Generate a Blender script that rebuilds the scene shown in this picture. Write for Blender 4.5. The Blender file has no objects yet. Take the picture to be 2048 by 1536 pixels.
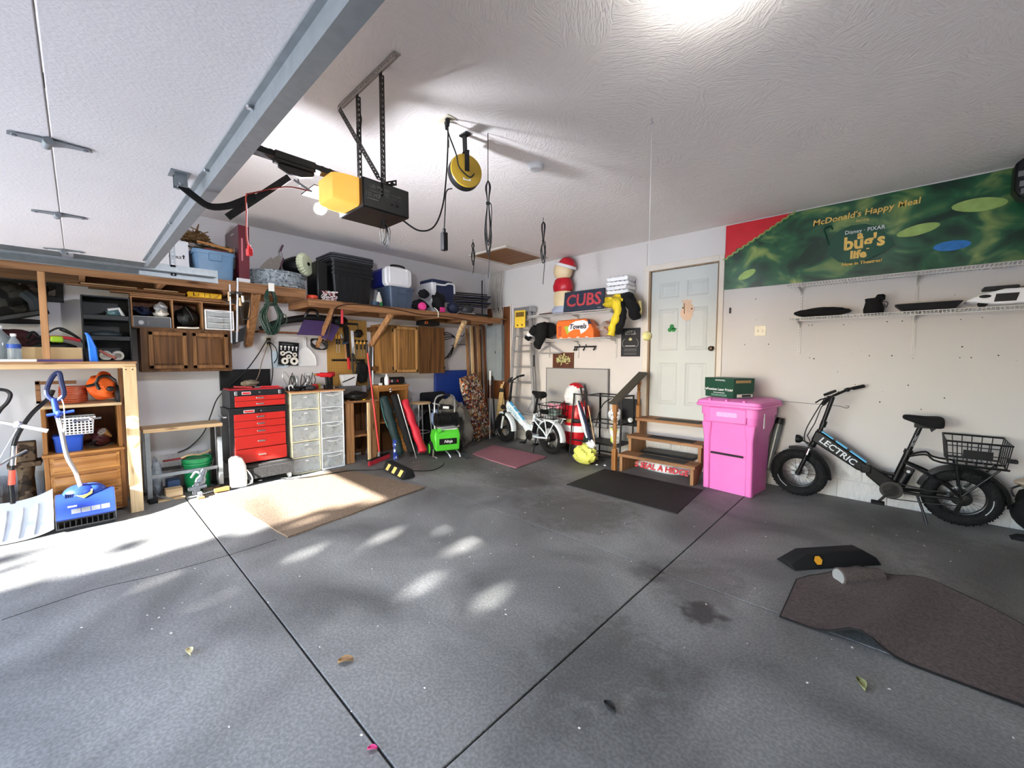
import bpy, bmesh, math, random
from mathutils import Vector, Matrix
random.seed(7)
SC = bpy.context.scene
COL = SC.collection
PI = math.pi

# ------------------------------------------------------------------ camera
cd = bpy.data.cameras.new('camera'); cam = bpy.data.objects.new('camera', cd); COL.objects.link(cam)
yaw, pit, rol = 0.7545, -0.0615, 0.0019
fw = Vector((-math.sin(yaw)*math.cos(pit), math.cos(yaw)*math.cos(pit), math.sin(pit)))
rt = Vector((math.cos(yaw), math.sin(yaw), 0)); up = rt.cross(fw)
rt = (rt*math.cos(rol)+up*math.sin(rol)); up = rt.cross(fw)
cam.matrix_world = Matrix(((rt.x, up.x, -fw.x, 0), (rt.y, up.y, -fw.y, 0), (rt.z, up.z, -fw.z, 1.4808), (0, 0, 0, 1)))
cd.sensor_width = 36; cd.lens = 814.86/2048*36; cd.clip_start = .02; cd.clip_end = 300
SC.camera = cam

# ------------------------------------------------------------------ sky, sun, exposure
SUN_DIR = Vector((-.22, 1, -.507)).normalized()          # the way the light travels
w = bpy.data.worlds.new('sky'); SC.world = w; w.use_nodes = True
nt = w.node_tree; nt.nodes.clear()
sky = nt.nodes.new('ShaderNodeTexSky'); sky.sky_type = 'NISHITA'; sky.sun_disc = False
sky.sun_elevation = math.radians(26.5); sky.sun_rotation = math.atan2(.22, -1); sky.air_density = 1.0; sky.dust_density = .4; sky.ozone_density = 1.0
bg = nt.nodes.new('ShaderNodeBackground'); bg.inputs[1].default_value = 0.43
wo = nt.nodes.new('ShaderNodeOutputWorld')
tn = nt.nodes.new('ShaderNodeMix'); tn.data_type = 'RGBA'; tn.blend_type = 'MULTIPLY'; tn.inputs[0].default_value = 1; tn.inputs[7].default_value = (.96, .98, 1.06, 1)
nt.links.new(sky.outputs[0], tn.inputs[6]); nt.links.new(tn.outputs[2], bg.inputs[0]); nt.links.new(bg.outputs[0], wo.inputs[0])
sd = bpy.data.lights.new('sun', 'SUN'); sd.energy = 14.5; sd.angle = math.radians(.7); sd.color = (1, .985, .965)
so = bpy.data.objects.new('sun', sd); COL.objects.link(so)
so.rotation_euler = (-SUN_DIR).to_track_quat('Z', 'Y').to_euler(); so.location = (3, -20, 12)
vs = SC.view_settings
vs.view_transform = 'Standard'; vs.look = 'None'; vs.gamma = 1; vs.use_curve_mapping = False; vs.exposure = 2.15
SC.cycles.max_bounces = 8; SC.cycles.diffuse_bounces = 5; SC.cycles.transparent_max_bounces = 8; SC.cycles.adaptive_threshold = .03
SC.cycles.sample_clamp_indirect = 8

# ------------------------------------------------------------------ helpers: materials
def lin(c):
    return tuple(((x/255)/12.92 if x/255 <= .04045 else ((x/255+.055)/1.055)**2.4) for x in c)
MATS = {}
def M(key, rgb=(128, 128, 128), rough=.6, metal=0, var=.1, sc=9, bump=0, bsc=80, trans=0, emit=0, spec=.4, alpha=1, dist=.003, stretch=(1, 1, 1), detail=3):
    """procedural principled material: base colour broken up by noise, optional relief"""
    if key in MATS: return MATS[key]
    m = bpy.data.materials.new(key); m.use_nodes = True; n = m.node_tree; b = n.nodes['Principled BSDF']; L = n.links.new
    c = lin(rgb)
    tc = n.nodes.new('ShaderNodeTexCoord'); mp = n.nodes.new('ShaderNodeMapping'); mp.inputs['Scale'].default_value = stretch
    L(tc.outputs['Object'], mp.inputs[0])
    no = n.nodes.new('ShaderNodeTexNoise'); no.inputs['Scale'].default_value = sc; no.inputs['Detail'].default_value = detail
    L(mp.outputs[0], no.inputs['Vector'])
    mx = n.nodes.new('ShaderNodeMix'); mx.data_type = 'RGBA'
    mx.inputs[6].default_value = tuple(x*(1-var*1.6) for x in c)+(1,); mx.inputs[7].default_value = tuple(min(1, x*(1+var*1.6)) for x in c)+(1,)
    L(no.outputs[0], mx.inputs[0]); L(mx.outputs[2], b.inputs['Base Color'])
    b.inputs['Roughness'].default_value = rough; b.inputs['Metallic'].default_value = metal
    b.inputs['Specular IOR Level'].default_value = spec
    if trans: b.inputs['Transmission Weight'].default_value = trans; b.inputs['IOR'].default_value = 1.3
    if alpha < 1: b.inputs['Alpha'].default_value = alpha
    if emit:
        b.inputs['Emission Color'].default_value = c+(1,); b.inputs['Emission Strength'].default_value = emit
    if bump:
        n2 = n.nodes.new('ShaderNodeTexNoise'); n2.inputs['Scale'].default_value = bsc; n2.inputs['Detail'].default_value = 4
        L(mp.outputs[0], n2.inputs['Vector'])
        bp = n.nodes.new('ShaderNodeBump'); bp.inputs['Strength'].default_value = bump; bp.inputs['Distance'].default_value = dist
        L(n2.outputs[0], bp.inputs['Height']); L(bp.outputs[0], b.inputs['Normal'])
    MATS[key] = m; return m
def wood(key, c1, c2, axis='y', rough=.6, sc=1.0, knots=True):
    """grain running along one axis"""
    if key in MATS: return MATS[key]
    m = bpy.data.materials.new(key); m.use_nodes = True; n = m.node_tree; b = n.nodes['Principled BSDF']; L = n.links.new
    tc = n.nodes.new('ShaderNodeTexCoord'); mp = n.nodes.new('ShaderNodeMapping')
    s = {'x': (1.2, 26, 26), 'y': (26, 1.2, 26), 'z': (26, 26, 1.2)}[axis]
    mp.inputs['Scale'].default_value = tuple(v*sc for v in s); L(tc.outputs['Object'], mp.inputs[0])
    no = n.nodes.new('ShaderNodeTexNoise'); no.inputs['Scale'].default_value = 1; no.inputs['Detail'].default_value = 5; no.inputs['Distortion'].default_value = .8
    L(mp.outputs[0], no.inputs['Vector'])
    cr = n.nodes.new('ShaderNodeValToRGB'); cr.color_ramp.elements[0].position = .33; cr.color_ramp.elements[1].position = .68
    cr.color_ramp.elements[0].color = lin(c1)+(1,); cr.color_ramp.elements[1].color = lin(c2)+(1,)
    L(no.outputs[0], cr.inputs[0])
    vo = n.nodes.new('ShaderNodeTexVoronoi'); mp2 = n.nodes.new('ShaderNodeMapping')
    mp2.inputs['Scale'].default_value = {'x': (2, 8, 8), 'y': (8, 2, 8), 'z': (8, 8, 2)}[axis]
    L(tc.outputs['Object'], mp2.inputs[0]); L(mp2.outputs[0], vo.inputs['Vector']); vo.inputs['Scale'].default_value = 1.1
    r2 = n.nodes.new('ShaderNodeValToRGB'); r2.color_ramp.elements[0].position = .05; r2.color_ramp.elements[1].position = .16
    r2.color_ramp.elements[0].color = (.35, .28, .22, 1) if knots else (1, 1, 1, 1)
    L(vo.outputs['Distance'], r2.inputs[0])
    mu = n.nodes.new('ShaderNodeMix'); mu.data_type = 'RGBA'; mu.blend_type = 'MULTIPLY'; mu.inputs[0].default_value = 1
    L(cr.outputs[0], mu.inputs[6]); L(r2.outputs[0], mu.inputs[7]); L(mu.outputs[2], b.inputs['Base Color'])
    b.inputs['Roughness'].default_value = rough; b.inputs['Specular IOR Level'].default_value = .3
    bp = n.nodes.new('ShaderNodeBump'); bp.inputs['Strength'].default_value = .25; bp.inputs['Distance'].default_value = .002
    L(no.outputs[0], bp.inputs['Height']); L(bp.outputs[0], b.inputs['Normal'])
    MATS[key] = m; return m
def patches(key, cols, sc=20, rough=.85, rnd=1.0, detail=0, bump=0):
    """cells of several colours (printed fabric, camouflage, rock pictures)"""
    if key in MATS: return MATS[key]
    m = bpy.data.materials.new(key); m.use_nodes = True; n = m.node_tree; b = n.nodes['Principled BSDF']; L = n.links.new
    tc = n.nodes.new('ShaderNodeTexCoord')
    nz = n.nodes.new('ShaderNodeTexNoise'); nz.inputs['Scale'].default_value = sc*.6; L(tc.outputs['Object'], nz.inputs['Vector'])
    ad = n.nodes.new('ShaderNodeVectorMath'); ad.operation = 'MULTIPLY_ADD'
    L(nz.outputs[1], ad.inputs[0]); ad.inputs[1].default_value = (1.2/sc,)*3; L(tc.outputs['Object'], ad.inputs[2])
    vo = n.nodes.new('ShaderNodeTexVoronoi'); vo.inputs['Scale'].default_value = sc; vo.inputs['Randomness'].default_value = rnd
    L(ad.outputs[0], vo.inputs['Vector'])
    cr = n.nodes.new('ShaderNodeValToRGB'); cr.color_ramp.interpolation = 'CONSTANT'
    k = len(cols); e = cr.color_ramp.elements
    while len(e) < k: e.new(.5)
    for i, c in enumerate(cols): e[i].position = i/k; e[i].color = lin(c)+(1,)
    se = n.nodes.new('ShaderNodeSeparateColor'); L(vo.outputs['Color'], se.inputs[0]); L(se.outputs[0], cr.inputs[0]); L(cr.outputs[0], b.inputs['Base Color'])
    b.inputs['Roughness'].default_value = rough; b.inputs['Specular IOR Level'].default_value = .2
    if bump:
        bp = n.nodes.new('ShaderNodeBump'); bp.inputs['Strength'].default_value = bump; bp.inputs['Distance'].default_value = .006
        L(vo.outputs['Distance'], bp.inputs['Height']); L(bp.outputs[0], b.inputs['Normal'])
    MATS[key] = m; return m

# ------------------------------------------------------------------ helpers: geometry
def V(*a): return Vector(a)
def basis(z):
    z = Vector(z).normalized(); a = Vector((0, 0, 1)) if abs(z.z) < .9 else Vector((1, 0, 0))
    x = a.cross(z).normalized(); return x, z.cross(x), z
def spl(pts, n=6, closed=False):
    P = [Vector(p) for p in pts]; out = []; k = len(P)
    for i in range(k if closed else k-1):
        if closed: a, b, c, d = P[i-1], P[i], P[(i+1) % k], P[(i+2) % k]
        else: a, b, c, d = P[max(i-1, 0)], P[i], P[i+1], P[min(i+2, k-1)]
        for j in range(n):
            t = j/n; out.append(.5*((2*b)+(c-a)*t+(2*a-5*b+4*c-d)*t*t+(3*b-a-3*c+d)*t**3))
    if not closed: out.append(P[-1])
    return out
def rpoly(w, h, r, n=5):
    """rounded rectangle, centred, counter-clockwise"""
    o = []
    for cx, cy, a in ((w/2-r, h/2-r, 0), (-w/2+r, h/2-r, 90), (-w/2+r, -h/2+r, 180), (w/2-r, -h/2+r, 270)):
        for i in range(n+1):
            t = math.radians(a+90*i/n); o.append((cx+r*math.cos(t), cy+r*math.sin(t)))
    return o
def MX(loc=(0, 0, 0), x=(1, 0, 0), y=(0, 1, 0), z=None):
    x = Vector(x); y = Vector(y); z = Vector(z) if z is not None else x.cross(y)
    return Matrix(((x.x, y.x, z.x, loc[0]), (x.y, y.y, z.y, loc[1]), (x.z, y.z, z.z, loc[2]), (0, 0, 0, 1)))
def onL(x, y, z): return MX((x, y, z), (0, 1, 0), (0, 0, 1))      # drawn on the left wall: right = +y, up = +z
def onB(x, y, z): return MX((x, y, z), (1, 0, 0), (0, 0, 1))      # drawn on the back wall: right = +x, up = +z
def RZ(a, loc=(0, 0, 0)): return Matrix.Translation(loc) @ Matrix.Rotation(a, 4, 'Z')
class G:
    def __init__(s): s.v = []; s.f = []
    def add(s, vs, fs, m=None):
        k = len(s.v)
        s.v += [(m @ Vector(p)) if m is not None else Vector(p) for p in vs]; s.f += [tuple(i+k for i in f) for f in fs]; return s
    def box(s, x0, x1, y0, y1, z0, z1, m=None):
        return s.add([(x0, y0, z0), (x1, y0, z0), (x1, y1, z0), (x0, y1, z0), (x0, y0, z1), (x1, y0, z1), (x1, y1, z1), (x0, y1, z1)],
                     [(3, 2, 1, 0), (4, 5, 6, 7), (0, 1, 5, 4), (1, 2, 6, 5), (2, 3, 7, 6), (3, 0, 4, 7)], m)
    def bar(s, a, b, w, h, upv=(0, 0, 1)):
        """rectangular bar from a to b; h measured along upv"""
        a = Vector(a); b = Vector(b); z = (b-a).normalized(); u = Vector(upv); u = (u-z*u.dot(z))
        if u.length < 1e-4: u = Vector((1, 0, 0))-z*z.x
        u.normalize(); x = u.cross(z); L = (b-a).length
        return s.box(-w/2, w/2, -h/2, h/2, 0, L, MX(a, x, u, z))
    def cyl(s, a, b, r, r2=None, n=14, cap=True):
        a = Vector(a); b = Vector(b); r2 = r if r2 is None else r2; x, y, z = basis(b-a)
        vs = [a+(x*math.cos(2*PI*i/n)+y*math.sin(2*PI*i/n))*r for i in range(n)]+[b+(x*math.cos(2*PI*i/n)+y*math.sin(2*PI*i/n))*r2 for i in range(n)]
        fs = [(i, (i+1) % n, n+(i+1) % n, n+i) for i in range(n)]
        if cap: fs += [tuple(range(n-1, -1, -1)), tuple(range(n, 2*n))]
        return s.add(vs, fs)
    def tube(s, pts, r, n=7, closed=False):
        P = [Vector(p) for p in pts]; k = len(P); R = r if isinstance(r, (list, tuple)) else [r]*k
        t0 = (P[1]-P[0]); x, y, z = basis(t0); vs = []; fs = []
        for i in range(k):
            if closed: t = P[(i+1) % k]-P[i-1]
            else: t = P[min(i+1, k-1)]-P[max(i-1, 0)]
            if t.length < 1e-9: t = z
            t = t.normalized(); x = (x-t*x.dot(t))
            if x.length < 1e-6: x = basis(t)[0]
            x.normalize(); y = t.cross(x)
            vs += [P[i]+(x*math.cos(2*PI*j/n)+y*math.sin(2*PI*j/n))*R[i] for j in range(n)]
        for i in range(k if closed else k-1):
            a = i*n; b = ((i+1) % k)*n
            fs += [(a+j, a+(j+1) % n, b+(j+1) % n, b+j) for j in range(n)]
        if not closed: fs += [tuple(range(n-1, -1, -1)), tuple(range((k-1)*n, k*n))]
        return s.add(vs, fs)
    def lathe(s, prof, m=None, n=20, sx=1, sy=1):
        k = len(prof); vs = []; fs = []
        for r, z in prof: vs += [(sx*r*math.cos(2*PI*j/n), sy*r*math.sin(2*PI*j/n), z) for j in range(n)]
        for i in range(k-1): fs += [(i*n+j, i*n+(j+1) % n, (i+1)*n+(j+1) % n, (i+1)*n+j) for j in range(n)]
        fs += [tuple(range(n-1, -1, -1)), tuple(range((k-1)*n, k*n))]
        return s.add(vs, fs, m)
    def loft(s, rings, m=None, cap=True):
        n = len(rings[0]); vs = [p for r in rings for p in r]; fs = []
        for i in range(len(rings)-1): fs += [(i*n+j, i*n+(j+1) % n, (i+1)*n+(j+1) % n, (i+1)*n+j) for j in range(n)]
        if cap: fs += [tuple(range(n-1, -1, -1)), tuple(range((len(rings)-1)*n, len(rings)*n))]
        return s.add(vs, fs, m)
    def prism(s, poly, h, m=None, z0=0):
        return s.loft([[(x, y, z0) for x, y in poly], [(x, y, z0+h) for x, y in poly]], m)
    def ell(s, c, r, m=None, nu=14, nv=9):
        rx, ry, rz = (r, r, r) if not isinstance(r, (tuple, list)) else r
        pr = [(math.sin(PI*max(.02, min(.98, i/nv))), -math.cos(PI*i/nv)) for i in range(nv+1)]
        T = Matrix.Translation(c) @ Matrix.Diagonal((rx, ry, rz, 1))
        return s.lathe(pr, (m @ T) if m is not None else T, nu)
    def sheet(s, fn, nu, nv, th, m=None):
        """closed slab over a parametric surface fn(u,v)->point, thickness th downwards along the normal"""
        P = [[Vector(fn(i/nu, j/nv)) for j in range(nv+1)] for i in range(nu+1)]
        N = []
        for i in range(nu+1):
            row = []
            for j in range(nv+1):
                a = P[min(i+1, nu)][j]-P[max(i-1, 0)][j]; b = P[i][min(j+1, nv)]-P[i][max(j-1, 0)]
                q = a.cross(b); row.append(q.normalized() if q.length > 1e-9 else Vector((0, 0, 1)))
            N.append(row)
        w = nv+1; top = [P[i][j] for i in range(nu+1) for j in range(w)]; bot = [P[i][j]-N[i][j]*th for i in range(nu+1) for j in range(w)]
        k = len(top); fs = []
        for i in range(nu):
            for j in range(nv):
                a, b, c, d = i*w+j, (i+1)*w+j, (i+1)*w+j+1, i*w+j+1
                fs += [(a, b, c, d), (k+d, k+c, k+b, k+a)]
        for i in range(nu):
            fs += [(i*w, k+i*w, k+(i+1)*w, (i+1)*w), ((i+1)*w+nv, k+(i+1)*w+nv, k+i*w+nv, i*w+nv)]
        for j in range(nv):
            fs += [(j+1, k+j+1, k+j, j), (nu*w+j, k+nu*w+j, k+nu*w+j+1, nu*w+j+1)]
        return s.add(top+bot, fs, m)
    def blob(s, c, r, seed=0, amp=.25, fr=2.5, nu=22, nv=14, m=None):
        """lumpy soft body (cloth, bags)"""
        rr = random.Random(seed); ph = [(rr.uniform(1, fr), rr.uniform(1, fr), rr.uniform(1, fr), rr.uniform(0, 6.3), rr.uniform(.3, 1)) for _ in range(9)]
        vs = []; n = nu
        for i in range(nv+1):
            th = PI*max(.015, min(.985, i/nv))
            for j in range(n):
                a = 2*PI*j/n; d = Vector((math.sin(th)*math.cos(a), math.sin(th)*math.sin(a), -math.cos(th)))
                k = 1+amp*sum(w*math.sin(fx*3*d.x+fy*3*d.y+fz*3*d.z+p) for fx, fy, fz, p, w in ph)/3
                vs.append((c[0]+d.x*r[0]*k, c[1]+d.y*r[1]*k, c[2]+d.z*r[2]*(k if d.z > 0 else 1)))
        fs = [(i*n+j, i*n+(j+1) % n, (i+1)*n+(j+1) % n, (i+1)*n+j) for i in range(nv) for j in range(n)]
        fs += [tuple(range(n-1, -1, -1)), tuple(range(nv*n, (nv+1)*n))]
        return s.add(vs, fs, m)
LOCS = {}
def mesh(name, g, mat, smooth=40):
    me = bpy.data.meshes.new(name); me.from_pydata([tuple(p) for p in g.v], [], g.f); me.update()
    if mat is not None: me.materials.append(mat if not isinstance(mat, str) else MATS[mat])
    if smooth:
        me.shade_smooth(); me.set_sharp_from_angle(angle=math.radians(smooth))
    return me
def finish(o, bevel=0, sub=0):
    if bevel:
        b = o.modifiers.new('bevel', 'BEVEL'); b.width = bevel; b.segments = 2; b.limit_method = 'ANGLE'; b.angle_limit = math.radians(40)
    if sub:
        b = o.modifiers.new('sub', 'SUBSURF'); b.levels = sub; b.render_levels = sub
def thing(name, label, cat, loc=(0, 0, 0), rz=None, group=None, kind=None):
    """Empty at a thing's base. With rz the parts are in the thing's own frame, otherwise in room coordinates."""
    o = bpy.data.objects.new(name, None); COL.objects.link(o); o.location = loc; o.empty_display_size = .1
    o['label'] = label; o['category'] = cat
    if rz is not None: o.rotation_euler = (0, 0, rz)
    else: LOCS[o.name] = Vector(loc)
    if group: o['group'] = group
    if kind: o['kind'] = kind
    return o
def inv(o, parent):
    r = parent
    if r.name in LOCS: o.matrix_parent_inverse = Matrix.Translation(-LOCS[r.name])
def part(name, g, mat, parent, bevel=0, sub=0, smooth=40, label=None, kind=None):
    o = bpy.data.objects.new(name, mesh(name, g, mat, smooth)); COL.objects.link(o); o.parent = parent; inv(o, parent); finish(o, bevel, sub)
    if label: o['label'] = label
    if kind: o['kind'] = kind
    return o
def one(name, g, mat, label, cat, group=None, bevel=0, sub=0, smooth=40, kind=None, world=True):
    """a thing that is one mesh; its origin goes to the middle of its base (parts added later stay in room coordinates)"""
    xs = [p.x for p in g.v]; ys = [p.y for p in g.v]; zs = [p.z for p in g.v]
    c = Vector(((min(xs)+max(xs))/2, (min(ys)+max(ys))/2, min(zs)))
    g.v = [p-c for p in g.v]
    o = bpy.data.objects.new(name, mesh(name, g, mat, smooth)); COL.objects.link(o); o.location = c; finish(o, bevel, sub)
    LOCS[o.name] = c
    o['label'] = label; o['category'] = cat
    if group: o['group'] = group
    if kind: o['kind'] = kind
    return o
def struct(name, g, mat, bevel=0, smooth=30, label=None):
    o = bpy.data.objects.new(name, mesh(name, g, mat, smooth)); COL.objects.link(o); o['kind'] = 'structure'; finish(o, bevel)
    if label: o['label'] = label
    return o
def text(name, s, m, size, mat, parent, ext=.0006, bold=0, align='CENTER', sx=1, shear=0, space=1):
    """lettering as a thin mesh"""
    c = bpy.data.curves.new(name, 'FONT'); c.body = s; c.size = size; c.extrude = ext; c.align_x = align; c.align_y = 'CENTER'; c.offset = bold; c.shear = shear
    c.resolution_u = 2; c.space_character = space
    t = bpy.data.objects.new('tmp', c); me = bpy.data.meshes.new_from_object(t); me.name = name; bpy.data.objects.remove(t); bpy.data.curves.remove(c)
    me.materials.clear(); me.materials.append(mat)
    o = bpy.data.objects.new(name, me); COL.objects.link(o); o.parent = parent
    o.matrix_basis = m @ Matrix.Diagonal((sx, 1, 1, 1))
    if parent is not None: inv(o, parent)
    return o
def crm(g, amp=.012, fr=22, seed=1):
    """crumple: push every vertex about with smooth waves"""
    for p in g.v:
        x, y, z = p; p.x += amp*math.sin(fr*y+1.7*fr*z+seed)*math.sin(fr*.8*x+seed); p.y += amp*math.sin(fr*1.3*z+fr*.7*x+2*seed); p.z += amp*.6*math.sin(fr*x+fr*1.1*y+3*seed)
    return g
def subpart(name, g, mat, parent, **k):
    """child of a part whose thing is in room coordinates: the part has no transform of its own, so none is needed here"""
    o = bpy.data.objects.new(name, mesh(name, g, mat)); COL.objects.link(o); o.parent = parent; finish(o, k.get('bevel', 0), k.get('sub', 0)); return o

# ------------------------------------------------------------------ common materials
M('black', (12, 12, 13), .5); M('blackp', (15, 15, 16), .35, var=.15); M('rubber', (15, 15, 16), .85, var=.2, sc=30, bump=.2)
M('steel', (190, 193, 196), .35, .9, var=.06); M('galv', (140, 145, 148), .5, .6, var=.12, sc=30); M('dkmetal', (60, 58, 56), .5, .6, var=.2)
M('chrome', (215, 216, 218), .18, 1, var=.03); M('white', (228, 226, 222), .5, var=.04); M('whitep', (235, 235, 236), .4, var=.03)
M('alu', (185, 187, 190), .4, .8, var=.07, sc=20); M('red', (196, 38, 36), .4, var=.08); M('redp', (205, 36, 44), .45); M('yellow', (232, 190, 40), .5)
M('blue', (30, 70, 150), .4); M('navy', (30, 38, 62), .55); M('green', (30, 140, 70), .45); M('orange', (236, 106, 40), .6); M('pinkp', (230, 120, 190), .42, var=.04)
M('grey', (110, 112, 114), .6); M('ltgrey', (180, 182, 184), .5); M('dkgrey', (48, 50, 54), .55); M('paper', (226, 222, 212), .8, var=.05); M('card', (176, 140, 98), .8)
M('clear', (225, 232, 235), .22, trans=.0, alpha=.35, var=.03, spec=.6)
wood('pine_y', (122, 84, 54), (164, 120, 82), 'y'); wood('pine_x', (122, 84, 54), (164, 120, 82), 'x'); wood('pine_z', (134, 94, 60), (178, 134, 92), 'z')
wood('pale_y', (178, 146, 106), (212, 184, 144), 'y'); wood('pale_z', (186, 154, 112), (220, 194, 152), 'z'); wood('pale_x', (190, 150, 100), (222, 186, 136), 'x')
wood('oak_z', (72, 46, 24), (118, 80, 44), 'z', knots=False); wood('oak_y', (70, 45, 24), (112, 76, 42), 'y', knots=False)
wood('oak2_z', (104, 72, 36), (160, 118, 66), 'z', knots=False); wood('honey_y', (142, 92, 46), (188, 134, 74), 'y', .4, knots=False); wood('honey_z', (134, 86, 44), (178, 124, 68), 'z', .4, knots=False)
wood('oak_z_frame', (98, 66, 38), (146, 104, 62), 'z', knots=False); wood('oak2_z_frame', (148, 108, 62), (192, 148, 92), 'z', knots=False)
wood('brown_z', (88, 50, 26), (120, 72, 40), 'z', knots=False)

# ================================================================== the room
XL, XR, YB, YF, H = -6.0, 1.5, 5.58, -1.9, 3.14
def plaster(key, rgb, sc, strength, dist, dstr, streak=False):
    m = bpy.data.materials.new(key); m.use_nodes = True; n = m.node_tree; b = n.nodes['Principled BSDF']; L = n.links.new
    tc = n.nodes.new('ShaderNodeTexCoord')
    n1 = n.nodes.new('ShaderNodeTexNoise'); n1.inputs['Scale'].default_value = 1.3; n1.inputs['Detail'].default_value = 4; L(tc.outputs['Object'], n1.inputs['Vector'])
    mx = n.nodes.new('ShaderNodeMix'); mx.data_type = 'RGBA'; c = lin(rgb)
    mx.inputs[6].default_value = tuple(x*.94 for x in c)+(1,); mx.inputs[7].default_value = tuple(min(1, x*1.05) for x in c)+(1,)
    L(n1.outputs[0], mx.inputs[0]); L(mx.outputs[2], b.inputs['Base Color']); b.inputs['Roughness'].default_value = .75; b.inputs['Specular IOR Level'].default_value = .25
    n2 = n.nodes.new('ShaderNodeTexNoise'); n2.inputs['Scale'].default_value = sc; n2.inputs['Detail'].default_value = 3; n2.inputs['Distortion'].default_value = dstr
    if streak:      # fans of short brush ridges: stretched noise turned a different way in every cell
        vo = n.nodes.new('ShaderNodeTexVoronoi'); vo.inputs['Scale'].default_value = 3.2; L(tc.outputs['Object'], vo.inputs['Vector'])
        se = n.nodes.new('ShaderNodeSeparateColor'); L(vo.outputs['Color'], se.inputs[0])
        mu = n.nodes.new('ShaderNodeMath'); mu.operation = 'MULTIPLY'; mu.inputs[1].default_value = 6.28; L(se.outputs[0], mu.inputs[0])
        ro = n.nodes.new('ShaderNodeVectorRotate'); ro.rotation_type = 'Z_AXIS'; L(tc.outputs['Object'], ro.inputs[0]); L(mu.outputs[0], ro.inputs['Angle'])
        mp = n.nodes.new('ShaderNodeMapping'); mp.inputs['Scale'].default_value = (.35, 1.5, 1); L(ro.outputs[0], mp.inputs[0]); L(mp.outputs[0], n2.inputs['Vector'])
    else: L(tc.outputs['Object'], n2.inputs['Vector'])
    bp = n.nodes.new('ShaderNodeBump'); bp.inputs['Strength'].default_value = strength; bp.inputs['Distance'].default_value = dist
    L(n2.outputs[0], bp.inputs['Height']); L(bp.outputs[0], b.inputs['Normal'])
    MATS[key] = m; return m
plaster('ceil', (244, 237, 232), 34, .55, .012, 1.2, True)
plaster('wallp', (202, 198, 195), 40, .15, .003, 1)
plaster('wallc', (216, 213, 214), 40, .15, .003, 1)

def concrete(key, rgb, stains=()):
    m = bpy.data.materials.new(key); m.use_nodes = True; n = m.node_tree; b = n.nodes['Principled BSDF']; L = n.links.new
    tc = n.nodes.new('ShaderNodeTexCoord'); c = lin(rgb)
    def noise(s, d=5, dist=0):
        q = n.nodes.new('ShaderNodeTexNoise'); q.inputs['Scale'].default_value = s; q.inputs['Detail'].default_value = d; q.inputs['Distortion'].default_value = dist
        L(tc.outputs['Object'], q.inputs['Vector']); return q.outputs[0]
    r1 = n.nodes.new('ShaderNodeValToRGB'); r1.color_ramp.elements[0].position = .32; r1.color_ramp.elements[1].position = .7
    r1.color_ramp.elements[0].color = tuple(x*.5 for x in c)+(1,); r1.color_ramp.elements[1].color = tuple(x*1.35 for x in c)+(1,)
    L(noise(1.1, 6, .6), r1.inputs[0])
    r2 = n.nodes.new('ShaderNodeValToRGB'); r2.color_ramp.elements[0].position = .4; r2.color_ramp.elements[1].position = .62
    r2.color_ramp.elements[0].color = (.8, .8, .8, 1); r2.color_ramp.elements[1].color = (1.12, 1.12, 1.12, 1); L(noise(70, 3), r2.inputs[0])
    mu = n.nodes.new('ShaderNodeMix'); mu.data_type = 'RGBA'; mu.blend_type = 'MULTIPLY'; mu.inputs[0].default_value = 1
    L(r1.outputs[0], mu.inputs[6]); L(r2.outputs[0], mu.inputs[7]); cur = mu.outputs[2]
    # chips of pale grit
    vo = n.nodes.new('ShaderNodeTexVoronoi'); vo.inputs['Scale'].default_value = 11; L(tc.outputs['Object'], vo.inputs['Vector'])
    r3 = n.nodes.new('ShaderNodeValToRGB'); r3.color_ramp.elements[0].position = .03; r3.color_ramp.elements[1].position = .05
    r3.color_ramp.elements[0].color = (1, 1, 1, 1); r3.color_ramp.elements[1].color = (0, 0, 0, 1); L(vo.outputs['Distance'], r3.inputs[0])
    m3 = n.nodes.new('ShaderNodeMix'); m3.data_type = 'RGBA'; L(r3.outputs[0], m3.inputs[0]); L(cur, m3.inputs[6]); m3.inputs[7].default_value = (.3, .3, .29, 1); cur = m3.outputs[2]
    nn = noise(11, 3, .5) if stains else None
    for (sx, sy, rad, dark, col) in stains:      # oil and tyre stains, ragged by noise
        dv = n.nodes.new('ShaderNodeVectorMath'); dv.operation = 'DISTANCE'; dv.inputs[1].default_value = (sx, sy, 0); L(tc.outputs['Object'], dv.inputs[0])
        a = n.nodes.new('ShaderNodeMath'); a.operation = 'MULTIPLY_ADD'; L(nn, a.inputs[0]); a.inputs[1].default_value = rad*1.7; L(dv.outputs['Value'], a.inputs[2])
        r = n.nodes.new('ShaderNodeMapRange'); r.inputs[1].default_value = rad*1.45; r.inputs[2].default_value = rad*1.95; r.inputs[3].default_value = dark; r.inputs[4].default_value = 0; L(a.outputs[0], r.inputs[0])
        mm = n.nodes.new('ShaderNodeMix'); mm.data_type = 'RGBA'; L(r.outputs[0], mm.inputs[0]); L(cur, mm.inputs[6]); mm.inputs[7].default_value = lin(col)+(1,); cur = mm.outputs[2]
    L(cur, b.inputs['Base Color']); b.inputs['Roughness'].default_value = .62; b.inputs['Specular IOR Level'].default_value = .35
    bp = n.nodes.new('ShaderNodeBump'); bp.inputs['Strength'].default_value = .18; bp.inputs['Distance'].default_value = .004
    L(noise(90, 2), bp.inputs['Height']); L(bp.outputs[0], b.inputs['Normal'])
    MATS[key] = m; return m
D = (44, 42, 40)
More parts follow.
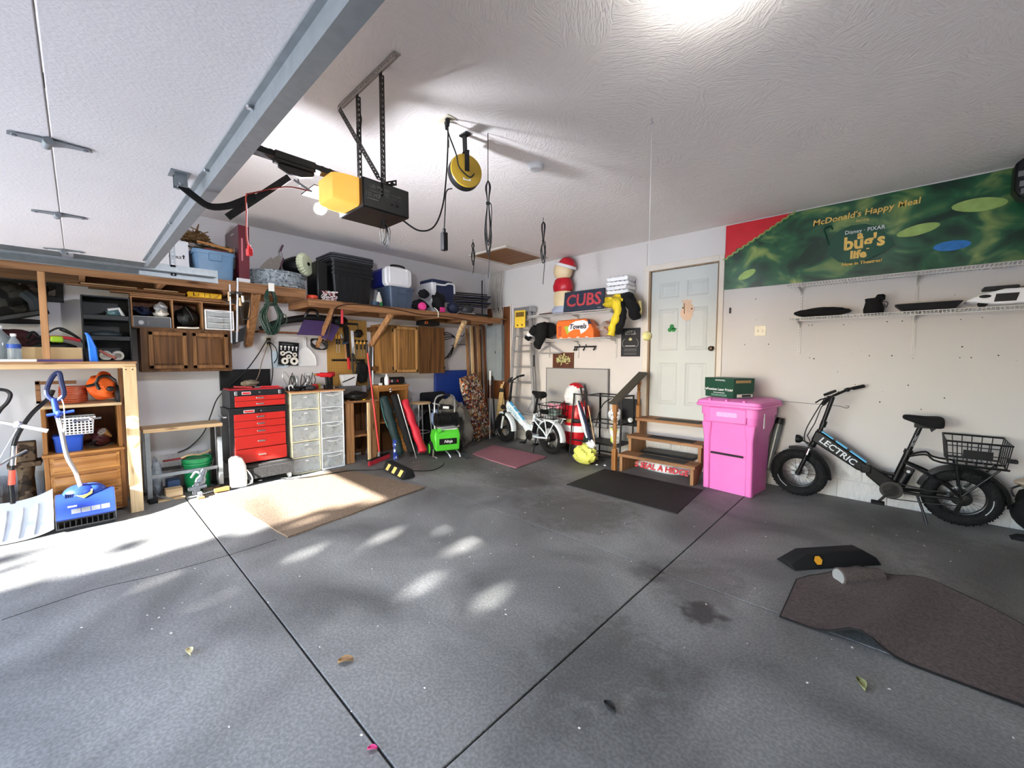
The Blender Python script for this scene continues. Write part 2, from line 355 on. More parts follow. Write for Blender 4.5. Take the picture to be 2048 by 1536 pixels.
concrete('floorc', (120, 120, 118), [(-.75, 2.43, .13, .75, (34, 33, 33)), (-.98, 1.72, .36, .35, D), (-.9, 2.75, .32, .35, (60, 54, 46)), (-2.2, 3.3, .55, .4, (62, 56, 46)),
    (-3.3, 3.7, .5, .35, (62, 56, 46)), (-1.2, 2.65, .12, .4, D), (-4.6, 3.6, .7, .3, (66, 62, 52)), (-.3, .9, .5, .2, D), (-3.2, 2.4, .6, .18, (120, 120, 122)), (.6, 4.4, .6, .3, (62, 58, 54))])
concrete('drive', (214, 213, 212))
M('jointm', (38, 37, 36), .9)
# floor: cast slabs with sawn joints between them
fl = struct('floor', G().box(XL-.1, XR+.1, YF-.15, YB+.1, -.12, -.012), MATS['jointm'])
xs = [XL-.1, -1.13, XR+.1]; ys = [YF-.15, .72, 2.735, YB+.1]
for i in range(2):
    for j in range(3):
        part('slab', G().box(xs[i]+(.0045 if i else 0), xs[i+1]-(.0045 if i < 1 else 0), ys[j]+(.0045 if j else 0), ys[j+1]-(.0045 if j < 2 else 0), -.1, 0), MATS['floorc'], fl, bevel=.004)
part('shadow_line', G().tube(spl([(-3.62, -.36, 0), (-3.68, .0, 0), (-3.62, .3, 0), (-3.6, .72, 0), (-3.63, 1.05, 0)], 6), .0025, 4), MATS['jointm'], fl)  # cable shadow drawn as a thin dark strip on the slabs
struct('ceiling', G().box(XL-.1, XR+.1, YF-.15, YB+.1, H, H+.15), MATS['ceil'])
struct('wall_left', G().box(XL-.15, XL, YF-.15, YB+.15, 0, H), MATS['wallc'])
struct('wall_right', G().box(XR, XR+.15, YF-.15, YB+.15, 0, H), MATS['wallp'])
DX0, DX1, DZ0, DZ1 = -2.585, -1.665, .655, 2.715          # house door opening
g = G(); g.box(XL-.15, DX0, YB, YB+.15, 0, H).box(DX1, XR+.15, YB, YB+.15, 0, H).box(DX0, DX1, YB, YB+.15, 0, DZ0).box(DX0, DX1, YB, YB+.15, DZ1, H)
wb = struct('wall_back', g, MATS['wallp'])
OX0, OX1, OZ = -4.88, .14, 2.14                            # overhead-door opening
g = G(); g.box(XL-.15, OX0, YF-.15, YF, 0, H).box(OX1, XR+.15, YF-.15, YF, 0, H).box(OX0, OX1, YF-.15, YF, OZ, H)
struct('wall_front', g, MATS['wallp'])
# nail holes and scuffs left in the painted walls
M('scuff', (90, 84, 78), .9); M('hole', (40, 36, 34), .9)
rr = random.Random(3)
for k, (x, z) in enumerate([(-.72, 1.86), (-.69, 1.86), (-.42, 1.85), (-.08, 1.86), (.03, 1.86), (.42, 1.85), (.55, 1.86), (.44, 1.6), (.43, 1.5), (-.7, 1.5), (-.66, 1.49), (-.2, 1.52), (-.03, 1.52), (.5, 1.5), (.66, 1.52), (-.3, 1.22), (.1, 1.23), (-.1, 1.05), (-1.35, 1.66), (-1.1, 1.66), (-1.25, 2.2), (-3.5, 2.9), (-3.8, 2.88), (.35, 1.12), (.2, 1.0), (-.45, 1.35)]):
    part('nail_hole', G().cyl((x, YB, z), (x, YB-.002, z), rr.uniform(.004, .007), n=8), MATS['hole'], wb)
for k in range(22):
    x = rr.uniform(-1.4, 1.2); z = rr.uniform(.5, 2.2)
    part('nail_hole', G().cyl((x, YB, z), (x, YB-.002, z), rr.uniform(.002, .004), n=6), MATS['scuff'], wb)
# painted split-face block course under both walls
m = M('block', (214, 211, 208), .8, var=.12, sc=14, bump=1, bsc=60, dist=.012, stretch=(3.0, 3.0, .7), detail=6)
def blk(L_, seed):
    rr = random.Random(seed); g = G()
    def fn(u, v): return (u*L_, -.016-.016*rr.random()*(0 < u < 1)*(0 < v < 1), v*.186)
    g.sheet(fn, 22, 5, .03); return mesh('block', g, m, 60)
bms = [blk(.392, s) for s in range(3)]
st = bpy.data.objects.new('baseboard_back', None); COL.objects.link(st); st['kind'] = 'structure'
for row in range(2):
    x = XL+(.2 if row else 0); k = 0
    while x < XR-.1:
        o = bpy.data.objects.new('block', bms[k % 3]); COL.objects.link(o); o.parent = st; o.location = (x, YB-.001, .002+row*.2)
        x += .4; k += 1
st = bpy.data.objects.new('baseboard_left', None); COL.objects.link(st); st['kind'] = 'structure'
for row in range(2):
    y = YB-.05-(.2 if row else 0); k = 1
    while y > YF+.3:
        o = bpy.data.objects.new('block', bms[k % 3]); COL.objects.link(o); o.parent = st; o.location = (XL+.001, y-.4, .002+row*.2); o.rotation_euler = (0, 0, PI/2)
        y -= .4; k += 1

# ------------------------------------------------------------------ outside: drive, lawn, the tree that shades the opening
struct('ground', G().box(-30, 30, -60, YF-.15, -.35, -.14), M('lawn', (96, 106, 82), .95, var=.3, sc=3, bump=.6, bsc=60))
struct('driveway', G().box(-8.5, 3.5, -18, YF-.15, -.14, -.02), MATS['drive'])
tr = thing('shade_tree', 'leafy green tree standing beside the driveway outside', 'tree', (4.6, -9.4, -.14))
wood('bark', (70, 56, 44), (104, 86, 70), 'z')
g = G(); g.tube(spl([(4.6, -9.4, -.2), (4.5, -9.3, 1.2), (4.2, -9.2, 2.4), (3.6, -9.1, 3.8), (3.0, -9, 5.4)], 5), [.26-.009*i for i in range(21)], 10)
part('trunk', g, MATS['bark'], tr)
g = G()
for P in ([(4.2, -9.2, 2.4), (2.6, -9.1, 3.2), (.9, -9, 4.0), (-.9, -9, 4.7)], [(3.9, -9.2, 3.0), (2.2, -9, 4.4), (.6, -9, 5.6)], [(4.3, -9.2, 2.2), (5.6, -9, 3.6), (6.6, -9, 4.4)], [(.9, -9, 4.0), (-.6, -9, 4.0), (-1.6, -9, 4.1)], [(.6, -9, 4.2), (-.8, -9, 5.0), (-2.6, -9.0, 5.2)]):
    q = spl(P, 5); g.tube(q, [.09-.075*i/(len(q)-1) for i in range(len(q))], 6)
part('branch', g, MATS['bark'], tr)
m = M('leaf', (74, 104, 44), .7, var=.25, sc=5)
gaps = [((-1.75, 1.67), .06), ((-2.2, 1.42), .055), ((-2.45, 2.04), .05), ((-3.0, .58), .03), ((-3.2, 1.05), .05), ((-3.05, 1.75), .05)]
rays = [(Vector((x, y, 0)), r) for (x, y), r in gaps]
rr = random.Random(11); vs = []; fs = []
for k in range(17000):
    a = rr.uniform(0, 2*PI); q = math.sqrt(rr.random()); x = 2.5+4.5*q*math.cos(a); z = 4.35+2.3*q*math.sin(a); y = -9.2+rr.uniform(-1, 1)*1.0
    if k % 500 == 0: x = rr.uniform(-3.4, -1.4); z = 4.25+.12*rr.gauss(0, 1)+.25*(rr.random() < .3)
    p = Vector((x, y, z)); skip = False
    for c, r in rays:
        d = p-c
        if (d-SUN_DIR*d.dot(SUN_DIR)).length < r+.05: skip = True; break
    if skip: continue
    n1 = Vector((rr.gauss(0, 1), rr.gauss(0, 1)-.8, rr.gauss(0, 1)+.3)).normalized(); ax, ay, az = basis(n1); s = rr.uniform(.1, .17); b = len(vs)
    vs += [p-ax*s, p+ay*s*.55, p+ax*s, p-ay*s*.55]; fs.append((b, b+1, b+2, b+3))
g = G(); g.v = vs; g.f = fs
part('foliage', g, m, tr, smooth=0, kind='stuff')

# ------------------------------------------------------------------ house door with six panels
dr = bpy.data.objects.new('door_1', None); COL.objects.link(dr); dr['kind'] = 'structure'; dr['label'] = 'off-white six-panel house door with dark round knob at the top of the steps'
M('doorw', (186, 190, 186), .45, var=.04, sc=3)
x0, x1, z0, z1 = -2.56, -1.685, .672, 2.7; yd = YB+.03
g = G()
def panel_door(g, X, Z, y, holes):
    xs = sorted({X[0], X[1]} | {h[0] for h in holes} | {h[1] for h in holes}); zs = sorted({Z[0], Z[1]} | {h[2] for h in holes} | {h[3] for h in holes})
    for i in range(len(xs)-1):
        for j in range(len(zs)-1):
            cx, cz = (xs[i]+xs[i+1])/2, (zs[j]+zs[j+1])/2
            if any(h[0] < cx < h[1] and h[2] < cz < h[3] for h in holes): continue
            g.add([(xs[i], y, zs[j]), (xs[i+1], y, zs[j]), (xs[i+1], y, zs[j+1]), (xs[i], y, zs[j+1])], [(0, 1, 2, 3)])
    g.box(X[0], X[1], y+.0135, y+.045, Z[0], Z[1])
W = x1-x0; ca = (x0+.13*W, x0+.44*W); cb = (x0+.56*W, x0+.87*W)
rows = [(z0+.18, z0+.76), (z0+.93, z0+1.50), (z0+1.65, z0+1.86)]
holes = [(c[0], c[1], r[0], r[1]) for c in (ca, cb) for r in rows]
panel_door(g, (x0, x1), (z0, z1), yd, holes)
part('door_slab', g, MATS['doorw'], dr, smooth=0)
for h in holes:       # sloped moulding and raised field of each panel
    a, b, c, d = h; y1 = yd+.0095; y2 = yd+.001
    q = G(); R = [[(a, yd, c), (b, yd, c), (b, yd, d), (a, yd, d)]]
    for ins, yy in ((.018, y1), (.03, y1), (.055, y2)): R.append([(a+ins, yy, c+ins), (b-ins, yy, c+ins), (b-ins, yy, d-ins), (a+ins, yy, d-ins)])
    vs = [p for r_ in R for p in r_]; fs = [(i*4+j, i*4+(j+1) % 4, (i+1)*4+(j+1) % 4, (i+1)*4+j) for i in range(3) for j in range(4)]+[(12, 13, 14, 15)]
    q.add(vs, fs); part('panel', q, MATS['doorw'], dr, smooth=0)
q = G(); T = MX((-1.735, yd, 1.62), (1, 0, 0), (0, 0, 1))
q.lathe([(.032, 0), (.032, .008), (.012, .012), (.011, .035), (.028, .045), (.031, .06), (.022, .072), (.005, .075)], T, 18)
part('knob', q, M('bronze', (58, 46, 36), .3, .8), dr)
q = G().cyl((-1.735, yd, 1.735), (-1.735, yd-.006, 1.735), .012); part('deadbolt', q, MATS['doorw'], dr)
M('trimw', (206, 198, 186), .5, var=.05); wood('jambw', (120, 96, 74), (160, 136, 110), 'z', knots=False)
g = G(); g.box(DX0-.075, DX0, YB-.016, YB, DZ0-.03, DZ1+.075).box(DX1, DX1+.06, YB-.016, YB, DZ0-.03, DZ1+.075).box(DX0, DX1, YB-.016, YB, DZ1, DZ1+.075)
struct('trim_1', g, MATS['trimw'], bevel=.004)
g = G(); g.box(DX0, x0-.002, YB-.012, YB+.1, DZ0, DZ1); g.box(x1+.002, DX1, YB-.002, YB+.1, DZ0, DZ1); g.box(DX0, DX1, YB-.004, YB+.1, z1+.002, DZ1)
struct('trim_2', g, MATS['jambw'])
struct('trim_3', G().box(DX0, DX1, YB-.03, YB+.12, DZ0-.02, DZ0+.012), MATS['pine_x'])
# attic hatch
wood('ply', (120, 78, 44), (156, 108, 64), 'x', knots=False)
o = thing('attic_hatch', 'square brown plywood attic hatch set in the ceiling with pale trim', 'hatch', (-4.62, 4.85, H-.02))
part('panel', G().box(-5.0, -4.26, 4.4, 5.28, H-.012, H-.002), MATS['ply'], o)
g = G(); g.box(-5.05, -4.21, 4.35, 4.4, H-.025, H-.001).box(-5.05, -4.21, 5.28, 5.33, H-.025, H-.001).box(-5.05, -5.0, 4.4, 5.28, H-.025, H-.001).box(-4.26, -4.21, 4.4, 5.28, H-.025, H-.001)
part('frame', g, MATS['trimw'], o)

# ================================================================== overhead door, track and opener
M('doorpan', (212, 206, 204), .55, var=.04, sc=2, bump=.6, bsc=150, dist=.003, stretch=(1, .5, 1)); ZD = 2.3; DXA, DXB = -4.74, .02
gd = thing('overhead_garage_door', 'raised off-white sectional garage door hanging flat under the ceiling', 'garage door', (-2.36, -.55, ZD))
for k in range(4):
    y1 = .5-.535*k; y0 = y1-.532
    part('section', G().box(DXA, DXB, y0, y1, ZD, ZD+.045), MATS['doorpan'], gd, bevel=.003)
def hinge(x, y):
    g = G()
    g.prism([(-.11, -.012), (-.105, .012), (-.03, .024), (.03, .024), (.105, .012), (.11, -.012), (.035, -.02), (0, -.045), (-.035, -.02)], .004, MX((x, y, ZD-.004), (.13, .99, 0), (.99, -.13, 0)))
    g.cyl((x-.03, y-.012, ZD-.014), (x+.035, y-.004, ZD-.014), .014)
    for s in (-.09, .09): g.cyl((x+.13*s, y+s, ZD-.005), (x+.13*s, y+s, ZD-.012), .008, n=6)
    part('hinge', g, MATS['galv'], gd)
for x in (-4.62, -3.5, -2.36, -1.22, -.1):
    for k in (0, 1, 2): hinge(x, -.035-.535*k)
g = G(); g.add([], [])
ySt = .455
for a, b in (((DXA+.1, ySt, ZD-.001), (DXB-.1, ySt, ZD-.001)),):
    pr = [(-.05, 0), (-.025, 0), (-.025, .004), (-.02, -.05), (.02, -.05), (.025, .004), (.045, 0), (.045, -.006), (.031, -.006), (.026, -.056), (-.026, -.056), (-.031, -.006), (-.05, -.006)]
    g.loft([[(DXA+.12, ySt+p, ZD+q-.002) for p, q in pr], [(DXB-.12, ySt+p, ZD+q-.002) for p, q in pr]])
part('strut', g, MATS['galv'], gd)
for x in (-4.2, -3.2, -2.2, -1.55, -.8):
    part('strut_bolt', G().cyl((x, .413, ZD-.009), (x, .413, ZD-.018), .009, n=6), MATS['chrome'], gd)
# arm bracket on the door
g = G(); bxx = -2.36
g.box(bxx-.045, bxx+.045, .31, .38, ZD-.005, ZD); g.box(bxx-.024, bxx-.02, .325, .37, ZD-.06, ZD); g.box(bxx+.02, bxx+.024, .325, .37, ZD-.06, ZD); g.cyl((bxx-.045, .345, ZD-.05), (bxx+.045, .345, ZD-.05), .007)
part('arm_bracket', g, MATS['galv'], gd)
# track along the left side
tk = thing('door_track', 'galvanised horizontal garage-door track above the lumber shelf', 'track', (-4.86, .2, 2.2))
pr = [(-.03, 0), (.03, 0), (.03, .012), (.026, .012), (.026, .004), (-.026, .004), (-.026, .05), (-.03, .05)]
part('rail', G().loft([[(-4.83+a, YF+.25, 2.262+b) for a, b in pr], [(-4.83+a, .95, 2.262+b) for a, b in pr]]), MATS['galv'], tk)
pr2 = [(-4.905, 2.215), (-4.87, 2.215), (-4.87, 2.22), (-4.9, 2.22), (-4.9, 2.34), (-4.905, 2.34)]
part('track_angle', G().loft([[(a, YF+.2, b) for a, b in pr2], [(a, .98, b) for a, b in pr2]]), MATS['galv'], tk)
def perf_angle(name, a, b, par, w=.032, t=.0025, mat='dkmetal', nrm=(0, 0, 1), nrm2=None, hole='holep'):
    """perforated steel angle from a to b: two flanges with a row of round holes shown as raised-rim discs of open dark or bright colour"""
    a = Vector(a); b = Vector(b); z = (b-a).normalized(); n1 = Vector(nrm); n1 = (n1-z*n1.dot(z)).normalized(); n2 = z.cross(n1); Ln = (b-a).length
    g = G(); Tm = MX(a, n1, n2, z)
    k = max(2, int(Ln/.03)); st = Ln/k; hw = .007
    for fl_ in (0, 1):
        for i in range(k):                       # each pitch: frame around a square-ish hole
            zz = i*st
            for (u0, u1, s0, s1) in ((0, w*.5-hw, 0, st), (w*.5+hw, w, 0, st), (w*.5-hw, w*.5+hw, 0, st/2-hw), (w*.5-hw, w*.5+hw, st/2+hw, st)):
                if fl_ == 0: g.box(u0, u1, 0, t, zz+s0, zz+s1, Tm)
                else: g.box(0, t, u0, u1, zz+s0, zz+s1, Tm)
    return part(name, g, MATS[mat], par, smooth=0)
perf_angle('track_hanger', (-4.9, .62, 2.24), (-4.9, .62, H-.002), tk, nrm=(0, 1, 0), mat='galv', w=.04)
for y in (-.02, .46):     # rollers in the track
    g = G(); g.cyl((-4.84, y, 2.29), (-4.815, y, 2.29), .023); g.cyl((-4.815, y, 2.29), (-4.72, y, 2.29), .006); g.box(-4.79, -4.72, y-.03, y+.03, 2.27, 2.3)
    part('roller', g, MATS['steel'], tk)

op = thing('garage_door_opener', 'black ceiling-hung garage door opener with orange light cover and bare bulb', 'door opener', (-2.36, 1.28, 2.33))
M('opblk', (24, 24, 25), .4, .2, var=.08); M('amber', (240, 160, 62), .35, var=.05, trans=0); M('oplens', (240, 168, 76), .4, emit=.25)  # faint emission paints the bulb's light into the orange cover
part('motor_housing', G().box(-2.51, -2.21, 1.13, 1.43, 2.335, 2.50), MATS['opblk'], op, bevel=.008)
part('rear_cap', G().box(-2.45, -2.27, 1.43, 1.465, 2.38, 2.46), MATS['opblk'], op, bevel=.004)
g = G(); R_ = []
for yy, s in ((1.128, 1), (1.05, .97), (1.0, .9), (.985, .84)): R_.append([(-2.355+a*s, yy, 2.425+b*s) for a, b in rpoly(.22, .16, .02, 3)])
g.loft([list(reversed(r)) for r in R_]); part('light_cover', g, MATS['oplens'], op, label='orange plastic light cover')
M('optext', (120, 118, 114), .5)
text('lettering', 'Lift-Master', onL(-2.2085, 1.235, 2.458), .03, MATS['optext'], op, bold=.0006)
part('small_print', G().box(-2.2095, -2.2078, 1.16, 1.29, 2.431, 2.4345), MATS['optext'], op)
text('lettering', '1/2 H.P.', onL(-2.2085, 1.195, 2.41), .032, MATS['optext'], op, bold=.0006)
part('small_print', G().box(-2.2095, -2.2078, 1.155, 1.225, 2.384, 2.39), MATS['optext'], op)
g = G().box(-2.2095, -2.2075, 1.16, 1.37, 2.441, 2.4425).box(-2.2095, -2.2075, 1.27, 1.37, 2.42, 2.4212)
part('label_line', g, MATS['optext'], op)
for y in (1.315, 1.35): part('dial', G().cyl((-2.208, y, 2.39), (-2.2035, y, 2.39), .006), MATS['black'], op)
# bare bulb in its socket beside the cover
bulb = M('bulb', (238, 243, 255), .4, emit=560, var=0)
T = MX((-2.545, 1.06, 2.40), (0, 0, 1), (0, 1, 0), (-1, 0, 0))
part('bulb', G().lathe([(.013, 0), (.018, .02), (.031, .05), (.034, .075), (.026, .1), (.008, .11)], T, 18), bulb, op)
part('lamp_bay_plate', G().box(-2.67, -2.47, .97, 1.13, 2.47, 2.478), MATS['opblk'], op)
part('socket', G().lathe([(.02, -.06), (.02, 0), (.014, .002)], T, 14), MATS['whitep'], op)
g = G(); g.box(-2.376, -2.344, YF+.05, 1.15, 2.505, 2.535); g.box(-2.39, -2.33, YF+.05, 1.15, 2.5, 2.506)
part('rail', g, MATS['opblk'], op)
g = G()                                   # chain on top of the rail
for k in range(90): g.box(-2.384+.004*(k % 2), -2.372+.004*(k % 2), -.9+.0215*k, -.883+.0215*k, 2.536, 2.548)
part('chain', g, MATS['black'], op, smooth=0)
g = G(); g.box(-2.385, -2.335, .73, .93, 2.485, 2.54); g.prism([(.75, 2.485), (.93, 2.485), (.92, 2.465), (.86, 2.445), (.8, 2.445), (.75, 2.465)], .024, MX((-2.372, 0, 0), (0, 1, 0), (0, 0, 1)))
part('trolley', g, MATS['dkmetal'], op, bevel=.004)
g = G(); A = Vector((-2.36, .80, 2.43)); B_ = Vector((-2.36, .52, 2.155)); g.bar(A, B_, .006, .032, (0, -1, 1))
for k in range(5): 
    c = A.lerp(B_, .80+.042*k); g.cyl(c+V(-.0045, 0, 0), c+V(.0045, 0, 0), .009, n=8)
part('straight_arm', g, MATS['black'], op)
g = G(); q = spl([(-2.352, .345, 2.25), (-2.352, .40, 2.21), (-2.352, .45, 2.185), (-2.352, .52, 2.205), (-2.352, .58, 2.245), (-2.352, .64, 2.29)], 4)
for i in range(len(q)-1): g.bar(q[i], q[i+1]+(q[i+1]-q[i])*.15, .006, .03, (0, -.6, .8))
part('curved_arm', g, MATS['black'], op)
g = G(); g.tube(spl([(-2.35, .82, 2.42), (-2.35, .87, 2.40), (-2.35, .91, 2.385)], 4), .006); g.tube([(-2.35, .84, 2.43), (-2.35, .85, 2.40)], .004); part('release_lever', g, MATS['galv'], op)
M('redcord', (150, 50, 40), .7); M('blackcord', (12, 12, 13), .55)
g = G(); g.tube(spl([(-2.35, .9, 2.385), (-2.345, .78, 2.37), (-2.34, .62, 2.29), (-2.335, .595, 2.27), (-2.335, .594, 2.2), (-2.34, .592, 2.08), (-2.34, .60, 2.02)], 5), .0035, 6)
part('release_cord', g, MATS['redcord'], op)
part('release_handle', G().box(-2.36, -2.32, .59, .612, 1.985, 2.02).box(-2.352, -2.328, .594, .607, 2.02, 2.035), MATS['redp'], op, bevel=.004, label='red pull handle')
for nm, a, b, nn in (('hanger_strap', (-2.51, 1.25, 2.42), (-2.51, 1.25, H-.03), (1, 0, 0)), ('hanger_strap', (-2.225, 1.25, 2.42), (-2.225, 1.25, H-.03), (1, 0, 0)), ('diagonal_strap', (-2.24, 1.235, 2.52), (-2.72, 1.235, H-.05), (1, 0, 1)), ('cross_strap', (-2.4, 1.24, 2.502), (-2.2, 1.34, 2.505), (0, 0, 1))):
    perf_angle(nm, a, b, op, nrm=nn)
M('ceilang', (168, 160, 152), .6, .2)
perf_angle('ceiling_angle', (-2.74, 1.24, H-.003), (-2.04, 1.24, H-.003), op, nrm=(0, 0, -1), mat='ceilang', w=.04)
g = G(); g.tube(spl([(-2.51, 1.26, 3.0), (-2.495, 1.27, 2.9), (-2.505, 1.268, 2.84), (-2.5, 1.268, 2.8)], 4), .003, 5); g.tube(spl([(-2.50, 1.26, 3.02), (-2.48, 1.27, 2.97), (-2.5, 1.27, 2.9)], 4), .003, 5); part('wire_tie', g, MATS['black'], op)
g = G()
for s in range(4): g.tube(spl([(-2.36, 1.33, 2.34), (-2.37+.02*s, 1.32+.012*s, 2.27), (-2.36+.008*s, 1.325+.01*s, 2.20-.012*s), (-2.345, 1.345+.008*s, 2.24), (-2.35, 1.345, 2.34)], 5), .0022, 5)
part('wire_loop', g, MATS['blackcord'], op)
g = G(); g.tube(spl([(-2.3, 1.44, 2.35), (-2.26, 1.53, 2.30), (-2.24, 1.63, 2.34), (-2.26, 1.72, 2.5), (-2.29, 1.78, 2.75), (-2.31, 1.81, 3.0), (-2.32, 1.815, 3.1)], 7), .0055, 7); part('power_cord', g, MATS['blackcord'], op)
part('plug', G().cyl((-2.32, 1.815, 3.08), (-2.32, 1.815, 3.125), .012, .018), MATS['black'], op)

# ------------------------------------------------------------------ fittings hung from the ceiling
o = one('ceiling_outlet', G().box(-2.40, -2.285, 1.79, 1.86, H-.008, H-.001), M('ivory', (222, 214, 190), .4), 'ivory ceiling outlet plate with two black plugs in it', 'outlet', bevel=.003)
o = thing('cord_reel', 'yellow retractable cord reel hanging on a black bracket from the ceiling', 'cord reel', (-2.4, 2.03, 2.75))
ax = Vector((.93, -.36, .03)).normalized(); c = Vector((-2.40, 2.04, 2.87))
def disc(g, c, ax, prof, n=32):
    x, y, z = basis(ax); g.lathe(prof, MX(c, x, y, z), n)
g = G(); disc(g, c-ax*.05, ax, [(.115, 0), (.125, .01), (.125, .06), (.118, .075)]); part('drum', g, MATS['black'], o)
g = G(); disc(g, c+ax*.0255, ax, [(.122, 0), (.118, .006), (.06, .010), (.02, .011)]); part('cover', g, M('reely', (186, 150, 40), .4), o, label='yellow side cover')
g = G(); g.bar(c+ax*.04+V(0, 0, .14), c+ax*.042+V(0, 0, -.01), .035, .006, ax); g.bar(c-ax*.06+V(0, 0, .14), c-ax*.06+V(0, 0, 0), .04, .006, ax); g.bar(c+ax*.045+V(0, 0, .14), c-ax*.063+V(0, 0, .14), .04, .006); g.bar(c+V(0, 0, .14), V(-2.395, 2.03, H-.002), .03, .02)
g.bar(V(-2.43, 2.03, H-.01), V(-2.35, 2.03, H-.01), .05, .012); part('bracket', g, MATS['black'], o, bevel=.002)
g = G(); g.tube(spl([c+ax*.045+V(.02, .05, -.02), c+ax*.05+V(.0, .02, -.05), c+ax*.05+V(-.02, -.06, .0), V(-2.37, 1.93, 2.95), V(-2.36, 1.86, 3.05), V(-2.355, 1.83, 3.11)], 6), .005, 6); part('supply_cord', g, MATS['blackcord'], o)
part('plug', G().cyl((-2.355, 1.835, 3.08), (-2.355, 1.835, 3.126), .011, .017), MATS['black'], o)
g = G(); g.tube(spl([c-ax*.05+V(-.06, -.06, -.1), V(-2.45, 1.9, 2.7), V(-2.44, 1.88, 2.55), V(-2.44, 1.87, 2.42)], 5), .005, 6); part('output_cord', g, MATS['blackcord'], o)
part('socket_end', G().box(-2.46, -2.42, 1.85, 1.89, 2.27, 2.40).box(-2.45, -2.43, 1.86, 1.88, 2.40, 2.43), MATS['black'], o, bevel=.005)
part('care_tag', G().box(-2.40, -2.30, 1.812, 1.814, 2.93, 2.985, Matrix.Rotation(.0, 4, 'Z')), MATS['paper'], o)
part('sticker', G().box(-.03, .03, -.015, .015, 0, .001, MX(c+ax*.037+V(0, 0, -.06), ax.cross(V(0, 0, 1)), V(0, 0, 1))), MATS['paper'], o)
def hank(name, top, Ln, wd, label, par_dir=(1, .4, 0), seed=1, r=.004, gathered=.3):
    rr = random.Random(seed); d = Vector(par_dir).normalized(); t = Vector(top); g = G()
    for k in range(4):
        w_ = wd*rr.uniform(.5, 1); l_ = Ln*rr.uniform(.8, 1.0); mid = t+V(0, 0, -Ln*gathered)
        g.tube(spl([t, t+d*w_*.6+V(0, 0, -.05), mid+d*.006, t+d*w_*.8+V(0, 0, -l_*.75), t+V(0, 0, -l_), t-d*w_*.8+V(0, 0, -l_*.7), mid-d*.006, t-d*w_*.6+V(0, 0, -.05), t], 5), r, 5)
    g.tube([mid+d*.012, mid-d*.012], .012, 6); g.tube(spl([mid, mid+d*.03+V(0, 0, -.06), mid+V(0, 0, -Ln*1.0)], 4), r*.8, 5); g.cyl(t, (t.x, t.y, H-.001), .003, n=6)
    return one(name, g, MATS['blackcord'], label, 'cord')
hank('cord_hank', (-2.33, 2.11, 2.80), .55, .035, 'black cord tied in a long thin hank below the yellow reel', seed=2)
hank('hanging_strap', (-4.35, 3.83, 3.10), .33, .04, 'looped black strap hanging from a ceiling hook beside the attic hatch', seed=3, r=.006)
hank('hanging_strap', (-3.09, 3.82, 3.09), .5, .04, 'knotted black strap hanging from the ceiling in front of the back wall', seed=4, r=.006, gathered=.45)
o = thing('smoke_detector', 'round white smoke detector on the ceiling', 'smoke detector', (-2.32, 2.76, H-.045))
part('base', G().lathe([(.07, H-.012), (.07, H-.001)], Matrix.Translation((-2.32, 2.76, 0)), 24), MATS['whitep'], o)
part('cover', G().lathe([(.02, H-.045), (.05, H-.042), (.06, H-.03), (.062, H-.013)], Matrix.Translation((-2.32, 2.76, 0)), 24), MATS['whitep'], o)
o = thing('hanging_tennis_ball', 'worn tennis ball hanging on a thin string from a ceiling hook', 'tennis ball', (-1.3, 2.79, 1.6))
part('ball', G().ell((-1.3, 2.79, 1.645), .034, nu=20, nv=14), M('tennis', (196, 186, 120), .95, bump=.4, bsc=200), o)
g = G(); g.tube([V(-1.3, 2.79, 1.645)+V(math.cos(t)*.0345, math.sin(t)*.0345*math.cos(.9*math.sin(2*t)), math.sin(t)*.0345*math.sin(.9*math.sin(2*t))) for t in [i*2*PI/30 for i in range(30)]], .0015, 4, True); part('seam', g, MATS['white'], o)
part('string', G().cyl((-1.3, 2.79, 1.675), (-1.3, 2.79, H-.03), .0014, n=5), MATS['white'], o)
g = G(); g.tube(spl([(-1.3, 2.79, H-.001), (-1.3, 2.79, H-.02), (-1.29, 2.79, H-.03), (-1.3, 2.79, H-.036), (-1.31, 2.79, H-.03)], 4), .0025, 5); part('hook', g, MATS['steel'], o)
# ceiling lamp
o = thing('ceiling_lamp', 'bright white bulb in a ceiling lamp holder above the floor', 'lamp', (-.62, 1.9, 2.92))
LX, LY = -.63, 1.93
part('lamp_holder', G().lathe([(.025, 3.06), (.05, 3.08), (.06, 3.12), (.06, 3.139)], Matrix.Translation((LX, LY, 0)), 20), MATS['whitep'], o)
part('bulb', G().lathe([(.012, 2.96), (.032, 2.968), (.036, 2.985), (.036, 3.04), (.026, 3.06)], Matrix.Translation((LX, LY, 0)), 20), M('bulb2', (255, 253, 248), .4, emit=28, var=0), o)

# ================================================================== left wall: shelving
def planks(par, n, X0, X1, y0, y1, z0, z1, mat, name='plank', gap=.004):
    w_ = (X1-X0)/n
    for k in range(n): part(name, G().box(X0+k*w_+gap/2, X0+(k+1)*w_-gap/2, y0, y1, z0, z1), MATS[mat], par, bevel=.002)
sh = thing('lumber_shelf', 'upper pine shelf of framing lumber carrying the maroon box and blue tote', 'shelf', (-5.65, .2, 1.45))
part('front_rail', G().box(-5.34, -5.30, YF+.1, 1.95, 2.215, 2.305), MATS['pine_y'], sh, bevel=.003)
part('back_rail', G().box(-5.999, -5.96, YF+.1, 1.95, 2.215, 2.305), MATS['pine_y'], sh)
for y in (-1.2, -.6, .06, .62, 1.2, 1.93): part('joist', G().box(-5.96, -5.34, y-.019, y+.019, 2.215, 2.304), MATS['pine_x'], sh, bevel=.002)
planks(sh, 4, -5.998, -5.30, YF+.1, 1.955, 2.306, 2.325, 'pine_y')
